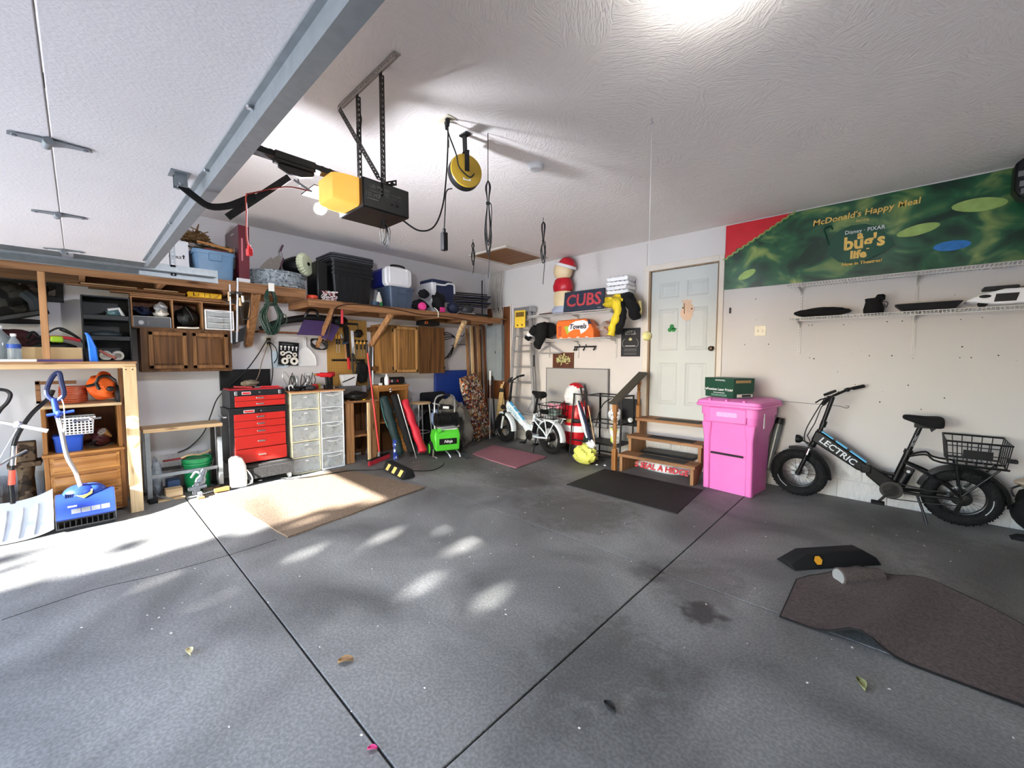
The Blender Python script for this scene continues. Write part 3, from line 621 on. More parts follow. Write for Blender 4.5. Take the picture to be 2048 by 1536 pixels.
part('post', G().box(-5.338, -5.30, -.205, -.16, 1.452, 2.213), MATS['pine_z'], sh, bevel=.003)
part('brace', G().bar((-5.36, 1.43, 2.22), (-5.96, 1.48, 1.64), .04, .088, (1, 0, 1)), MATS['pine_z'], sh, bevel=.003)
s2 = thing('long_shelf', 'lower long pine shelf holding the coolers and black totes', 'shelf', (-5.65, 3.6, 1.66))
part('front_rail', G().box(-5.34, -5.30, 1.975, 5.35, 2.125, 2.205), MATS['pine_y'], s2, bevel=.003)
part('back_rail', G().box(-5.999, -5.96, 1.975, 5.5, 2.125, 2.205), MATS['pine_y'], s2)
for y in (1.995, 2.7, 3.3, 3.95, 4.6, 5.2): part('joist', G().box(-5.96, -5.34, y-.019, y+.019, 2.125, 2.204), MATS['pine_x'], s2, bevel=.002)
planks(s2, 4, -5.998, -5.30, 1.975, 5.5, 2.206, 2.222, 'pine_y')
part('brace', G().bar((-5.33, 2.29, 2.14), (-5.95, 2.31, 1.64), .04, .085, (1, 0, 1)), MATS['pine_z'], s2, bevel=.003)
part('brace', G().bar((-5.33, 3.13, 2.13), (-5.95, 3.11, 1.66), .04, .085, (1, 0, 1)), MATS['pine_z'], s2, bevel=.003)
part('round_brace', G().tube([(-5.36, 4.52, 2.11), (-5.6, 4.6, 1.93), (-5.85, 4.7, 1.70)], [.045, .04, .025], 12), MATS['pale_z'], s2)
sb = thing('storage_bench', 'tall pine storage bench with a pale front post beside the snow thrower', 'bench', (-5.6, -.4, 0))
part('front_rail', G().box(-5.34, -5.30, YF+.15, .38, 1.385, 1.43), MATS['pale_y'], sb, bevel=.003)
planks(sb, 3, -5.998, -5.295, YF+.15, .385, 1.431, 1.45, 'pine_y')
part('front_post', G().box(-5.30, -5.262, .285, .378, 0, 1.40), MATS['pale_z'], sb, bevel=.004)
part('side_rail', G().box(-5.95, -5.34, .30, .34, 1.30, 1.385), MATS['pine_x'], sb)
part('back_post', G().box(-5.95, -5.91, .28, .37, 0, 1.43), MATS['pine_z'], sb)
part('back_post', G().box(-5.95, -5.91, -1.6, -1.5, 0, 1.43), MATS['pine_z'], sb)
part('front_post', G().box(-5.34, -5.30, -1.6, -1.5, 0, 1.385), MATS['pale_z'], sb)
for y in (.305, .35): part('screw', G().cyl((-5.262, y, 1.375), (-5.2605, y, 1.375), .006, n=8), MATS['black'], sb)

# ------------------------------------------------------------------ dresser with hutch
ds = thing('dresser', 'honey-coloured wooden drawer chest with open hutch under the storage bench', 'dresser', (-5.65, .01, 0))
y0, y1 = -.245, .272
part('carcass', G().box(-5.93, -5.43, y0, y1, .03, .6), MATS['honey_y'], ds)
part('top', G().box(-5.94, -5.405, y0-.01, y1+.005, .6, .625), MATS['honey_y'], ds, bevel=.005)
for y in (y0, y1-.03): part('stile', G().box(-5.45, -5.425, y, y+.03, .03, .6), MATS['honey_z'], ds, bevel=.003)
for (a, b) in ((.44, .585), (.255, .42), (.06, .235)):
    d = part('drawer', G().box(-5.44, -5.415, y0+.035, y1-.035, a, b), MATS['honey_y'], ds, bevel=.004)
    subpart('raised_panel', G().loft([[(-5.415, y0+.05, a+.02), (-5.415, y1-.05, a+.02), (-5.415, y1-.05, b-.02), (-5.415, y0+.05, b-.02)], [(-5.405, y0+.065, a+.032), (-5.405, y1-.065, a+.032), (-5.405, y1-.065, b-.032), (-5.405, y0+.065, b-.032)]]), MATS['honey_y'], d)
    subpart('pull_groove', G().box(-5.418, -5.41, y0+.06, y1-.06, b-.012, b-.004), MATS['brown_z'], d)
for y in (y0, y1-.035): part('hutch_side', G().box(-5.93, -5.43, y, y+.028, .625, 1.03), MATS['honey_z'], ds, bevel=.003)
part('hutch_shelf', G().box(-5.94, -5.42, y0-.005, y1, 1.03, 1.058), MATS['pale_y'], ds, bevel=.003)
part('hutch_back', G().box(-5.94, -5.93, y0, y1, .62, 1.04), MATS['brown_z'], ds)
o = thing('blue_plastic_bin', 'blue plastic bin standing on the dresser top', 'bin', (-5.56, -.09, .625))
g = G(); g.loft([[(-5.56+a, -.09+b, .626) for a, b in rpoly(.17, .17, .02)], [(-5.56+a*1.14, -.09+b*1.1, .755) for a, b in rpoly(.17, .17, .02)]]); part('tub', g, M('binblue', (34, 74, 170), .4), o)
part('rim', G().loft([[(-5.56+a*1.2, -.09+b*1.16, .755) for a, b in rpoly(.17, .17, .02)], [(-5.56+a*1.2, -.09+b*1.16, .775) for a, b in rpoly(.17, .17, .02)]]), MATS['binblue'], o)
o = thing('slotted_basket', 'white slotted plastic basket sitting on the blue bin', 'basket', (-5.56, -.04, .777)); g = G()
def grid_wall(g, P0, ux, uz, W_, H_, nx, nz, t=.004, bar_=.35):
    """panel with square holes, built of bars"""
    P0 = Vector(P0); ux = Vector(ux); uz = Vector(uz); n = ux.cross(uz)
    T = MX(P0, ux, uz, n); cw = W_/nx; ch = H_/nz
    for i in range(nx+1): g.box(max(0, i*cw-cw*bar_/2), min(W_, i*cw+cw*bar_/2), 0, H_, 0, t, T)
    for j in range(nz+1): g.box(0, W_, max(0, j*ch-ch*bar_/2), min(H_, j*ch+ch*bar_/2), 0, t, T)
bx0, bx1, by0, by1, bz0, bz1 = -5.66, -5.46, -.13, .07, .779, .94
grid_wall(g, (bx1, by0, bz0), (0, 1, 0), (0.08, 0, 1), .2, .15, 8, 6); grid_wall(g, (bx0, by0, bz0), (1, 0, 0), (0, -.08, 1), .2, .15, 8, 6); grid_wall(g, (bx0, by1, bz0), (1, 0, 0), (0, .08, 1), .2, .15, 8, 6); grid_wall(g, (bx0, by0, bz0), (0, 1, 0), (-.08, 0, 1), .2, .15, 8, 6)
part('wall', g, MATS['whitep'], o, smooth=0)
part('floor_panel', G().box(bx0, bx1, by0, by1, bz0, bz0+.005), MATS['whitep'], o)
part('rim', G().tube([(bx0-.015, by0-.015, bz1-.01), (bx1+.015, by0-.015, bz1-.01), (bx1+.015, by1+.015, bz1-.01), (bx0-.015, by1+.015, bz1-.01)], .009, 6, True), MATS['whitep'], o)
# odds and ends on the dresser
o = thing('work_light', 'dark red clamp work light with a chrome head lying on the dresser', 'work light', (-5.6, .15, .63))
part('housing', G().blob((-5.62, .12, .71), (.09, .07, .08), 4, .3), M('dkred', (70, 26, 26), .5), o)
part('reflector', G().lathe([(.012, -.05), (.02, -.02), (.035, .03), (.037, .06)], MX((-5.52, .16, .75), (.7, .7, 0), (-.4, .4, .8))), MATS['chrome'], o)
g = G()
for s in range(3): g.tube(spl([(-5.56, .1, .7), (-5.5, .02+.02*s, .66), (-5.47, .1, .64), (-5.48, .2, .66), (-5.55, .22-.02*s, .64+.01*s)], 5), .004, 5)
part('cable', g, MATS['blackcord'], o)
g = G()
for s in range(9):
    a = .012*s; g.tube(spl([(-5.7, -.12+.004*s, 1.075+.017*s), (-5.58, -.13, 1.075+.017*s), (-5.52, -.05, 1.072+.017*s), (-5.52, .0, 1.075+.016*s), (-5.6, .04, 1.075+.017*s), (-5.7, .03, 1.075+.017*s)], 5, True), .0075, 6, True)
one('orange_cord_coil', g, M('rustcord', (176, 82, 50), .6), 'coil of rust-orange extension cord on the dresser hutch', 'cord')
o = thing('orange_dry_bag', 'bright orange bag with black straps slumped on the dresser hutch', 'bag', (-5.58, .14, 1.06))
g = crm(G().blob((-5.57, .15, 1.20), (.12, .105, .125), 8, .3, 2.4, 32, 20), .008, 26)
part('body', g, M('hiorange', (240, 104, 36), .55, var=.1, bump=.3, bsc=14, dist=.02), o)
g = G(); g.tube(spl([(-5.46, .04, 1.22), (-5.46, .1, 1.24), (-5.45, .13, 1.30), (-5.47, .19, 1.31), (-5.46, .24, 1.26)], 5), .014, 6); g.tube(spl([(-5.45, .11, 1.24), (-5.43, .12, 1.2), (-5.43, .13, 1.19)], 4), .014, 6); g.ell((-5.44, .2, 1.19), (.02, .03, .025))
part('strap', g, MATS['black'], o)
part('mouth', G().blob((-5.56, .25, 1.12), (.12, .02, .12), 3, .2), MATS['dkgrey'], o)
g = G().box(-5.78, -5.74, -.28, -.25, 1.06, 1.27).box(-5.78, -5.74, -.28, -.02, 1.235, 1.265).box(-5.78, -5.74, -.28, -.02, 1.06, 1.085)
one('slatted_crate', g, MATS['pine_y'], 'small open wooden crate end standing behind the orange cord coil', 'crate', bevel=.002)

# ------------------------------------------------------------------ snow thrower, shovel, pedestal
o = thing('snow_thrower', 'blue electric snow thrower with bent silver pole and yellow label', 'snow thrower', (-5.2, -.01, 0))
M('thblue', (30, 54, 136), .35, var=.08); M('thdark', (26, 38, 78), .4)
yA, yB_ = -.185, .175
prof = [(-5.42, .05), (-5.40, .20), (-5.36, .27), (-5.28, .295), (-5.20, .27), (-5.13, .20), (-5.085, .12), (-5.095, .105), (-5.16, .17), (-5.24, .225), (-5.32, .225), (-5.36, .18), (-5.38, .05)]
g = G(); g.loft([[(x, yA, z) for x, z in prof], [(x, yB_, z) for x, z in prof]]); part('hood', g, MATS['thblue'], o)
for y in (yA, yB_):
    q = [(-5.42, .05), (-5.40, .20), (-5.36, .27), (-5.28, .295), (-5.20, .27), (-5.13, .20), (-5.085, .12), (-5.11, .03), (-5.2, .004), (-5.36, .004)]
    part('side_plate', G().loft([[(x, y-.004, z) for x, z in q], [(x, y+.004, z) for x, z in q]]), M('clearblk', (60, 62, 66), .25), o)
g = G(); g.cyl((-5.25, yA+.01, .12), (-5.25, yB_-.01, .12), .02)
for k in range(11):
    y = yA+.02+k*.032; a = k*.5
    g.box(-.1, .1, -.006, .006, -.016, .016, Matrix.Translation((-5.25, y, .12)) @ Matrix.Rotation(a, 4, 'Y'))
part('auger', g, MATS['black'], o)
g = G(); g.cyl((-5.1, yA, .105), (-5.1, yB_, .105), .008); g.cyl((-5.105, yA, .035), (-5.105, yB_, .035), .008)
for k in range(11): g.bar((-5.1, yA+.012+k*.0335, .105), (-5.105, yA+.012+k*.0335, .035), .006, .006)
part('guard', g, MATS['black'], o)
g = G(); g.ell((-5.29, -.03, .275), (.1, .12, .085), nu=22, nv=12); part('motor_cover', g, MATS['thblue'], o)
g = G(); g.ell((-5.30, .02, .28), (.085, .11, .075), nu=22, nv=12); part('motor_trim', g, M('thlt', (44, 78, 164), .35), o)
Tm = MX((-5.202, -.015, .285), (0, 1, 0), (-.62, 0, .78))
part('label_plate', G().prism([(-.055, .03), (-.05, -.005), (0, -.04), (.05, -.005), (.055, .03)], .004, Tm), M('lbly', (238, 214, 50), .5), o, label='yellow diamond label')
part('label_plate', G().box(-.055, .055, .02, .035, .004, .006, Tm), MATS['whitep'], o)
Tm = MX((-5.118, .0, .17), (0, 1, 0), (-.48, 0, .87))
part('warning_strip', G().box(-.1, .145, -.03, .03, 0, .003, Tm), MATS['whitep'], o)
for k in range(4): part('warning_panel', G().box(-.095+k*.06, -.04+k*.06, -.025, .016, .003, .005, Tm), MATS['grey'], o)
part('warning_strip', G().box(-.115, -.06, .036, .048, 0, .003, Tm), MATS['whitep'], o)
g = G()
for k in range(6): g.box(-5.24+.0*k, -5.2, -.13+.012*k, -.124+.012*k, .26, .30, Matrix.Identity(4))
part('vent', g, MATS['thdark'], o)
part('pole', G().tube(spl([(-5.26, -.03, .33), (-5.24, -.045, .42), (-5.22, -.06, .5), (-5.22, -.1, .63), (-5.22, -.12, .82), (-5.22, -.14, .99)], 4), .016, 10), M('polesil', (200, 202, 206), .3, .8), o)
part('upper_pole', G().cyl((-5.22, -.138, .97), (-5.23, -.155, 1.14), .02), MATS['thblue'], o)
g = G(); g.tube(spl([(-5.23, -.155, 1.12), (-5.24, -.19, 1.17), (-5.25, -.185, 1.24), (-5.25, -.15, 1.33), (-5.24, -.115, 1.355), (-5.23, -.105, 1.28), (-5.22, -.095, 1.17), (-5.23, -.13, 1.12)], 4), .018, 8); part('loop_grip', g, MATS['thdark'], o)
g = G(); g.cyl((-5.2, -.2, 1.0), (-5.19, -.04, 1.025), .013); g.ell((-5.2, -.13, 1.01), .026); part('assist_bar', g, MATS['thblue'], o)
part('power_cord', G().tube(spl([(-5.2, -.11, 1.13), (-5.185, -.1, 1.08), (-5.185, -.1, .98), (-5.2, -.11, .85)], 5), .004, 5), MATS['whitep'], o)
g = G(); g.tube(spl([(-5.18, -.05, .935), (-5.18, .03, .945), (-5.175, .12, .95)], 4), .009, 7); g.ell((-5.178, .06, .945), .018); part('side_grip', g, MATS['chrome'], o)
o = thing('snow_shovel', 'grey plastic snow shovel with bent black handle leaning by the bench', 'shovel', (-5.15, -.42, 0))
def sc_(u, v):
    y = -.66+.46*u; t = v
    x = -5.10-.2*t; z = .012+.30*t*t*.6+.12*t+.02*math.sin(u*PI)*-1*t
    return (x+.03*math.cos((u-.5)*PI), y, z+.035*abs(2*u-1)**3)
part('scoop', G().sheet(sc_, 16, 12, .006), M('shgrey', (186, 190, 196), .3, .1), o)
for k in range(4):
    part('scoop_rib', G().tube([Vector(sc_(.2+.18*k+.08*v, v))+V(.006, 0, .006) for v in (.1, .25, .4, .55, .7, .85)], .008, 6), MATS['shgrey'], o)
part('handle', G().tube(spl([(-5.27, -.42, .28), (-5.26, -.42, .46), (-5.26, -.40, .64), (-5.26, -.39, .77), (-5.27, -.35, .89), (-5.3, -.28, 1.02), (-5.33, -.19, 1.13), (-5.35, -.16, 1.2)], 5), .016, 9), MATS['blackp'], o)
part('collar', G().tube(spl([(-5.26, -.405, .6), (-5.26, -.395, .70), (-5.26, -.39, .76)], 4), .02, 10), MATS['chrome'], o)
g = G(); g.cyl((-5.2, -.52, 1.0), (-5.2, -.36, .93), .016); g.cyl((-5.2, -.34, .925), (-5.19, -.2, .865), .018); g.ell((-5.21, -.36, .935), .03); part('assist_bar', g, MATS['alu'], o)
part('lower_bar', G().tube(spl([(-5.2, -.56, .60), (-5.2, -.47, .625), (-5.2, -.42, .66), (-5.2, -.32, .72)], 4), .01, 7), MATS['chrome'], o)
part('sticker', G().cyl((-5.262, -.418, .44), (-5.26, -.41, .56), .021, .019), M('stick', (224, 90, 70), .5), o)
part('brake_line', G().tube([(-5.22, -.36, .92), (-5.24, -.5, .6)], .002, 5), MATS['steel'], o)
g = G(); g.tube(spl([(-5.3, -.62, 1.22), (-5.3, -.45, 1.225), (-5.3, -.395, 1.19), (-5.3, -.41, 1.12), (-5.3, -.46, 1.04), (-5.3, -.5, .9), (-5.31, -.53, .2), (-5.31, -.54, .0)], 5), .013, 8)
one('garden_handle', g, MATS['black'], 'black D-shaped tool handle standing at the edge of the bench', 'tool')
o = thing('carved_pedestal', 'carved brown stone-look pedestal standing under the storage bench', 'pedestal', (-5.75, -.36, 0))
patches('carve', [(60, 48, 38), (92, 76, 60), (44, 36, 30), (110, 92, 72)], 22, bump=.8)
part('column', G().lathe([(.1, 0), (.1, .08), (.06, .14), (.05, .4), (.06, .5)], Matrix.Translation((-5.75, -.37, 0)), 12), MATS['carve'], o)
part('cap_stone', G().box(-5.85, -5.65, -.47, -.27, .5, .545), MATS['carve'], o, bevel=.006)
part('top_block', G().box(-5.82, -5.68, -.43, -.30, .545, .72), MATS['carve'], o, bevel=.01)
one('feed_sack', G().blob((-5.72, -.62, .2), (.2, .2, .2), 5, .2), MATS['navy'], 'dark navy sack slumped beside the carved pedestal', 'sack')

# ------------------------------------------------------------------ on the storage bench
ZB = 1.4505
def bottle(name, x, y, z, prof, mat, label, capm=None, capz=None, n=18, cat='bottle', band=None):
    o = thing(name, label, cat, (x, y, z)); part('body', G().lathe([(r, z+h) for r, h in prof], Matrix.Translation((x, y, 0)), n), mat, o)
    if capm: part('cap', G().lathe([(r, z+h) for r, h in capz], Matrix.Translation((x, y, 0)), n), capm, o)
    if band: part('label_band', G().lathe([(r, z+h) for r, h in band[1]], Matrix.Translation((x, y, 0)), n), band[0], o)
    return o
M('pet', (214, 224, 230), .15, trans=.75, var=.02)
bottle('water_jug', -5.45, -.44, ZB, [(.06, 0), (.072, .01), (.072, .15), (.06, .2), (.03, .245), (.018, .26), (.018, .275)], MATS['pet'], 'clear gallon water jug with white cap at the bench end', MATS['whitep'], [(.022, .275), (.022, .3)], cat='jug')
bottle('water_bottle', -5.352, -.36, ZB, [(.036, 0), (.04, .01), (.04, .12), (.034, .16), (.014, .2), (.014, .21)], MATS['pet'], 'small water bottle with blue label beside the jug', MATS['whitep'], [(.017, .21), (.017, .232)], band=(MATS['blue'], [(.041, .11), (.041, .145)]))
o = thing('wooden_tray', 'shallow pale plywood box full of tools on the bench', 'box', (-5.5, -.15, ZB))
M('plypale', (190, 160, 116), .6, var=.12, sc=6)
part('front_board', G().box(-5.41, -5.4, -.335, .03, ZB, ZB+.125), MATS['plypale'], o); part('back_board', G().box(-5.68, -5.67, -.335, .03, ZB, ZB+.125), MATS['plypale'], o)
for y in (-.335, .02): part('side_board', G().box(-5.67, -5.41, y, y+.01, ZB, ZB+.125), MATS['plypale'], o)
part('bottom_board', G().box(-5.67, -5.41, -.325, .02, ZB, ZB+.01), MATS['plypale'], o)
o = one('blue_spray_bottle', G().loft([[(-5.36+a*1, .1+b, ZB) for a, b in rpoly(.05, .06, .012)], [(-5.36+a, .095+b, ZB+.13) for a, b in rpoly(.045, .055, .012)], [(-5.36+a, .075+b, ZB+.23) for a, b in rpoly(.03, .03, .012)], [(-5.36+a, .06+b, ZB+.26) for a, b in rpoly(.02, .02, .008)]]), M('brtblue', (30, 110, 220), .3), 'tall bright blue plastic bottle at the bench edge', 'bottle')
g = G(); g.ell((-5.52, -.15, ZB+.17), (.06, .05, .05)); g.blob((-5.53, -.06, ZB+.14), (.08, .1, .05), 6, .3); o = thing('cordless_trimmer', 'black and lime-green power tool lying in the plywood box', 'tool', (-5.52, -.12, ZB+.06))
part('body', G().blob((-5.54, -.14, ZB+.13), (.06, .13, .05), 6, .2), MATS['black'], o); part('battery', G().box(-5.5, -5.42, -.16, -.08, ZB+.17, ZB+.225), M('lime', (150, 190, 40), .4), o, bevel=.012, label='lime green battery')
g = G(); g.tube(spl([(-5.5, -.2, ZB+.13), (-5.45, -.15, ZB+.155), (-5.44, -.05, ZB+.15), (-5.46, .02, ZB+.13)], 5), .014, 8); one('red_pruner', g, M('dkred2', (170, 36, 44), .45), 'red-handled pruner resting in the plywood box', 'tool')
g = G(); g.tube(spl([(-5.55, -.3, ZB+.13), (-5.5, -.2, ZB+.2), (-5.5, -.1, ZB+.27), (-5.5, .0, ZB+.2), (-5.47, .04, ZB+.14)], 6), .008, 6); g.tube(spl([(-5.6, -.1, ZB+.26), (-5.5, -.02, ZB+.21), (-5.44, .05, ZB+.13)], 6), .008, 6); one('black_cable', g, MATS['blackcord'], 'black cable arching over the plywood tool box', 'cable')
o = thing('tool_bag', 'dark red and black tool bag behind the water jug', 'bag', (-5.72, -.42, ZB))
part('body', G().blob((-5.85, -.42, ZB+.15), (.09, .18, .145), 12, .15), M('maroonf', (58, 24, 30), .8), o); part('strap', G().tube(spl([(-5.6, -.3, ZB+.2), (-5.58, -.26, ZB+.26), (-5.6, -.22, ZB+.18), (-5.6, -.24, ZB+.1)], 5), .012, 6), MATS['black'], o)
one('zip_pouch', G().blob((-5.63, -.47, ZB+.095), (.055, .09, .09), 15, .2), patches('camo', [(16, 18, 18), (34, 42, 42), (12, 13, 13), (60, 66, 66)], 30), 'grey and black patterned pouch beside the tool bag', 'pouch')
o = thing('hunting_jacket', 'dark camouflage jacket hanging below the shelf at the far side', 'jacket', (-5.75, -.4, 1.78))
part('body', G().blob((-5.75, -.42, 1.93), (.1, .2, .16), 21, .3), patches('camo2', [(20, 20, 18), (36, 35, 30), (14, 14, 13), (48, 48, 44)], 16), o); part('sleeve', G().tube(spl([(-5.68, -.3, 2.0), (-5.66, -.24, 1.93), (-5.66, -.23, 1.84)], 4), [.05]*8+[.045], 8), M('slate', (26, 32, 36), .8), o)
one('crossbow_case', G().bar((-5.72, -.55, 1.80), (-5.70, -.16, 1.92), .05, .05), MATS['black'], 'long narrow black case slanting below the jacket', 'case', bevel=.012)
one('duffel_bag', G().blob((-5.86, -.42, 1.815), (.09, .24, .025), 33, .2), M('khaki', (26, 25, 22), .85), 'flat dark grey duffel lying behind the tool bag', 'bag')
o = thing('framed_rock_picture', 'black-framed picture of grey rocks high on the wall below the shelf', 'picture', (-5.97, -.45, 2.02))
part('print', G().box(-5.995, -5.985, -.85, -.12, 2.09, 2.2), patches('rocks', [(84, 80, 78), (44, 42, 40), (120, 116, 112), (24, 23, 22), (150, 148, 144)], 26), o)
g = G().box(-5.998, -5.975, -.9, -.07, 2.19, 2.225).box(-5.998, -5.975, -.9, -.07, 2.04, 2.09).box(-5.998, -5.975, -.12, -.07, 2.09, 2.19).box(-5.998, -5.975, -.9, -.85, 2.09, 2.19)
part('frame', g, MATS['black'], o, bevel=.003)
# rulers along the bench edge
one('white_tape_strip', G().box(-5.2955, -5.2925, -.9, -.24, 1.4505, 1.468).box(-5.2955, -5.292, -.9, -.24, 1.468, 1.4695), MATS['whitep'], 'white notched plastic strip lying along the bench edge', 'strip')
g = G().box(-5.32, -5.296, -.235, .03, 1.4505, 1.47)
for k in range(14): g.box(-5.2965, -5.293, -.225+k*.018, -.215+k*.018, 1.453, 1.464)
o = one('purple_strip', g, M('purp', (66, 46, 96), .5), 'dark purple notched plastic strip lying along the bench edge', 'strip')
# black open crate shelf with tape rolls
o = thing('black_crate_shelf', 'black plastic two-tier storage unit standing on the bench', 'storage unit', (-5.73, .21, ZB))
g = G(); y0, y1 = .04, .38
for y in (y0, y1-.012): part('side', G().box(-5.87, -5.6, y, y+.012, ZB, 2.08), M('blkpl', (18, 20, 23), .45), o, bevel=.003)
for z in (ZB, 1.66, 1.85, 2.068): part('shelf_panel', G().box(-5.87, -5.6, y0+.012, y1-.012, z, z+.012), MATS['blkpl'], o)
part('back_panel', G().box(-5.88, -5.87, y0, y1, ZB, 2.08), MATS['blkpl'], o)
for z in (1.662, 1.862): part('front_lip', G().box(-5.602, -5.59, y0+.012, y1-.012, z-.01, z+.035), MATS['blkpl'], o, bevel=.004)
for k, y in enumerate((.19, .275)):
    one('masking_tape_roll', G().lathe([(.028, 0), (.045, 0), (.045, .03), (.028, .03), (.028, 0)], MX((-5.66, y, ZB+.06), (0, 1, 0), (.25, 0, .97), (.97, 0, -.25)), 22), MATS['paper'], ['white tape roll in the black unit, nearer the blue bottle', 'white tape roll in the black unit, nearer the wall cubby'][k], 'tape roll')
o = thing('cordless_saw', 'teal-grey cordless tool lying in the top of the black unit', 'tool', (-5.68, .24, 1.875)); part('body', G().blob((-5.68, .27, 1.925), (.07, .06, .045), 3, .2), M('teal', (74, 104, 110), .45), o); part('handle', G().tube([(-5.62, .22, 1.95), (-5.62, .3, 1.97), (-5.63, .33, 1.9)], .014, 7), MATS['ltgrey'], o)
g = G(); g.tube(spl([(-5.56, .15, ZB+.1), (-5.5, .2, ZB+.06), (-5.46, .25, ZB+.03)], 4), .013, 7); one('pink_knife', g, M('salmon', (180, 110, 100), .5), 'salmon-handled scraper leaning against the tape rolls', 'tool')
one('tarp_roll', G().ell((-5.73, .2, 1.714), (.1, .12, .04)), M('slate2', (48, 58, 66), .6), 'folded dark tarp in the middle of the black unit', 'tarp')

# ------------------------------------------------------------------ wall cubby, cabinet and lumber
cu = thing('wooden_cubby', 'open three-bay wooden cubby on top of the dark oak cabinet', 'cubby', (-5.85, .85, 1.79))
y0, y1, z0, z1 = .39, 1.325, 1.795, 2.105
for y in (y0, .715, .975, y1-.014): part('divider', G().box(-5.985, -5.7, y, y+.014, z0, z1), MATS['pine_z'], cu, bevel=.002)
part('top_board', G().box(-5.985, -5.7, y0, y1, z1, z1+.014), MATS['pine_y'], cu, bevel=.002); part('bottom_board', G().box(-5.985, -5.7, y0, y1, z0-.002, z0+.01), MATS['oak_y'], cu)
part('back_board', G().box(-5.995, -5.985, y0, y1, z0, z1), MATS['brown_z'], cu)
o = thing('black_binder', 'black box file with a round white emblem in the cubby', 'box', (-5.8, .55, 1.806))
part('body', G().box(-5.93, -5.702, .41, .70, 1.806, 1.915), MATS['blackp'], o)
g = G().box(-5.702, -5.699, .405, .705, 1.912, 1.917).box(-5.702, -5.699, .405, .41, 1.806, 1.917).box(-5.702, -5.699, .7, .705, 1.806, 1.917); part('edge_band', g, MATS['ltgrey'], o)
part('emblem', G().cyl((-5.702, .465, 1.85), (-5.7, .465, 1.85), .022, n=16), MATS['ltgrey'], o); part('spine_text', G().box(-5.702, -5.7, .52, .62, 1.852, 1.855).box(-5.702, -5.7, .515, .523, 1.83, 1.865), MATS['grey'], o)
for k, (y, z, r, mt, lb) in enumerate([(.54, 1.96, (.1, .07, .05), 'navy', 'navy cloth crumpled above the black box file'), (.645, 1.985, (.08, .06, .05), 'ltgrey', 'grey cloth crumpled above the black box file'), (.63, 1.945, (.1, .06, .035), 'paper', 'white rag crumpled above the black box file')]):
    one('rag', G().blob((-5.79, y, z), r, 40+k, .35), MATS[mt], lb, 'rag')
o = thing('dark_helmet_bag', 'black bag stuffed in the middle bay of the cubby', 'bag', (-5.83, .85, 1.806)); part('body', G().blob((-5.83, .855, 1.93), (.11, .11, .12), 9, .25), MATS['black'], o); part('cord', G().tube(spl([(-5.73, .84, 2.04), (-5.72, .88, 1.97), (-5.72, .9, 1.9)], 4), .005, 5), MATS['dkgrey'], o)
g = G(); g.tube(spl([(-5.69, .75, 1.812), (-5.68, .8, 1.815), (-5.67, .85, 1.815), (-5.675, .9, 1.815), (-5.68, .94, 1.82)], 4), .009, 7); g.tube(spl([(-5.67, .8, 1.813), (-5.66, .84, 1.813), (-5.67, .88, 1.813)], 4), .009, 7)
one('white_rope', g, MATS['paper'], 'loop of white cord on the front lip of the cubby', 'cord')
o = thing('small_drawer_unit', 'small white plastic three-drawer unit in the cubby', 'drawer unit', (-5.8, 1.13, 1.806))
g = G().box(-5.93, -5.675, 1.0, 1.275, 1.808, 1.82).box(-5.93, -5.675, 1.0, 1.275, 2.02, 2.032).box(-5.93, -5.675, 1.0, 1.013, 1.82, 2.02).box(-5.93, -5.675, 1.262, 1.275, 1.82, 2.02)
part('case', g, MATS['whitep'], o, bevel=.003)
M('frost', (200, 206, 208), .3, var=.06, sc=20)
for k in range(3):
    z = 1.824+k*.066; d = part('drawer', G().box(-5.9, -5.678, 1.016, 1.259, z, z+.06), M('frostd', (150, 156, 158), .3, var=.15, sc=18), o, bevel=.003)
    subpart('lip', G().tube(spl([(-5.676, 1.02, z+.06), (-5.674, 1.08, z+.058), (-5.672, 1.14, z+.053), (-5.674, 1.2, z+.058), (-5.676, 1.255, z+.06)], 4), .004, 6), MATS['whitep'], d)
def cab_door(par, x, y0, y1, z0, z1, mat, nrm=1, knob=None):
    """framed door on the plane x, facing +x"""
    d = part('door', G().box(x, x+.018, y0, y1, z0, z1), MATS[mat], par, bevel=.003)
    f = .045; g = G()
    g.loft([[(x+.019, a, b), (x+.019, c, b), (x+.019, c, d_), (x+.019, a, d_)] for a, b, c, d_ in [(y0+f, z0+f, y1-f, z1-f)]]+[[(x+.029, y0+f+.018, z0+f+.018), (x+.029, y1-f-.018, z0+f+.018), (x+.029, y1-f-.018, z1-f-.018), (x+.029, y0+f+.018, z1-f-.018)]])
    subpart('raised_panel', g, MATS[mat], d)
    for (a, b, c, e) in ((y0, y1, z0, z0+f*.8), (y0, y1, z1-f*.8, z1), (y0, y0+f*.8, z0, z1), (y1-f*.8, y1, z0, z1)): subpart('frame_member', G().box(x+.018, x+.034, a, b, c, e), MATS[mat+'_frame'], d, bevel=.003)
    return d
oc = thing('oak_wall_cabinet', 'dark oak two-door wall cabinet hung below the cubby', 'cabinet', (-5.85, .85, 1.33))
part('carcass', G().box(-5.999, -5.7, .45, 1.245, 1.335, 1.792), MATS['oak_z'], oc, bevel=.002)
cab_door(oc, -5.699, .51, .825, 1.37, 1.76, 'oak_z'); cab_door(oc, -5.699, .875, 1.205, 1.37, 1.76, 'oak_z')
rr = random.Random(5)
lum = [(-.05, .84, 2.190, .014, .075), (.05, .45, 2.206, .011, .05), (.1, .84, 2.174, .014, .09), (.25, 1.2, 2.157, .014, .1), (.3, .8, 2.190, .014, .06), (.39, 1.22, 2.14, .014, .12), (.5, .78, 2.206, .011, .05), (-.02, .35, 2.206, .011, .04)]
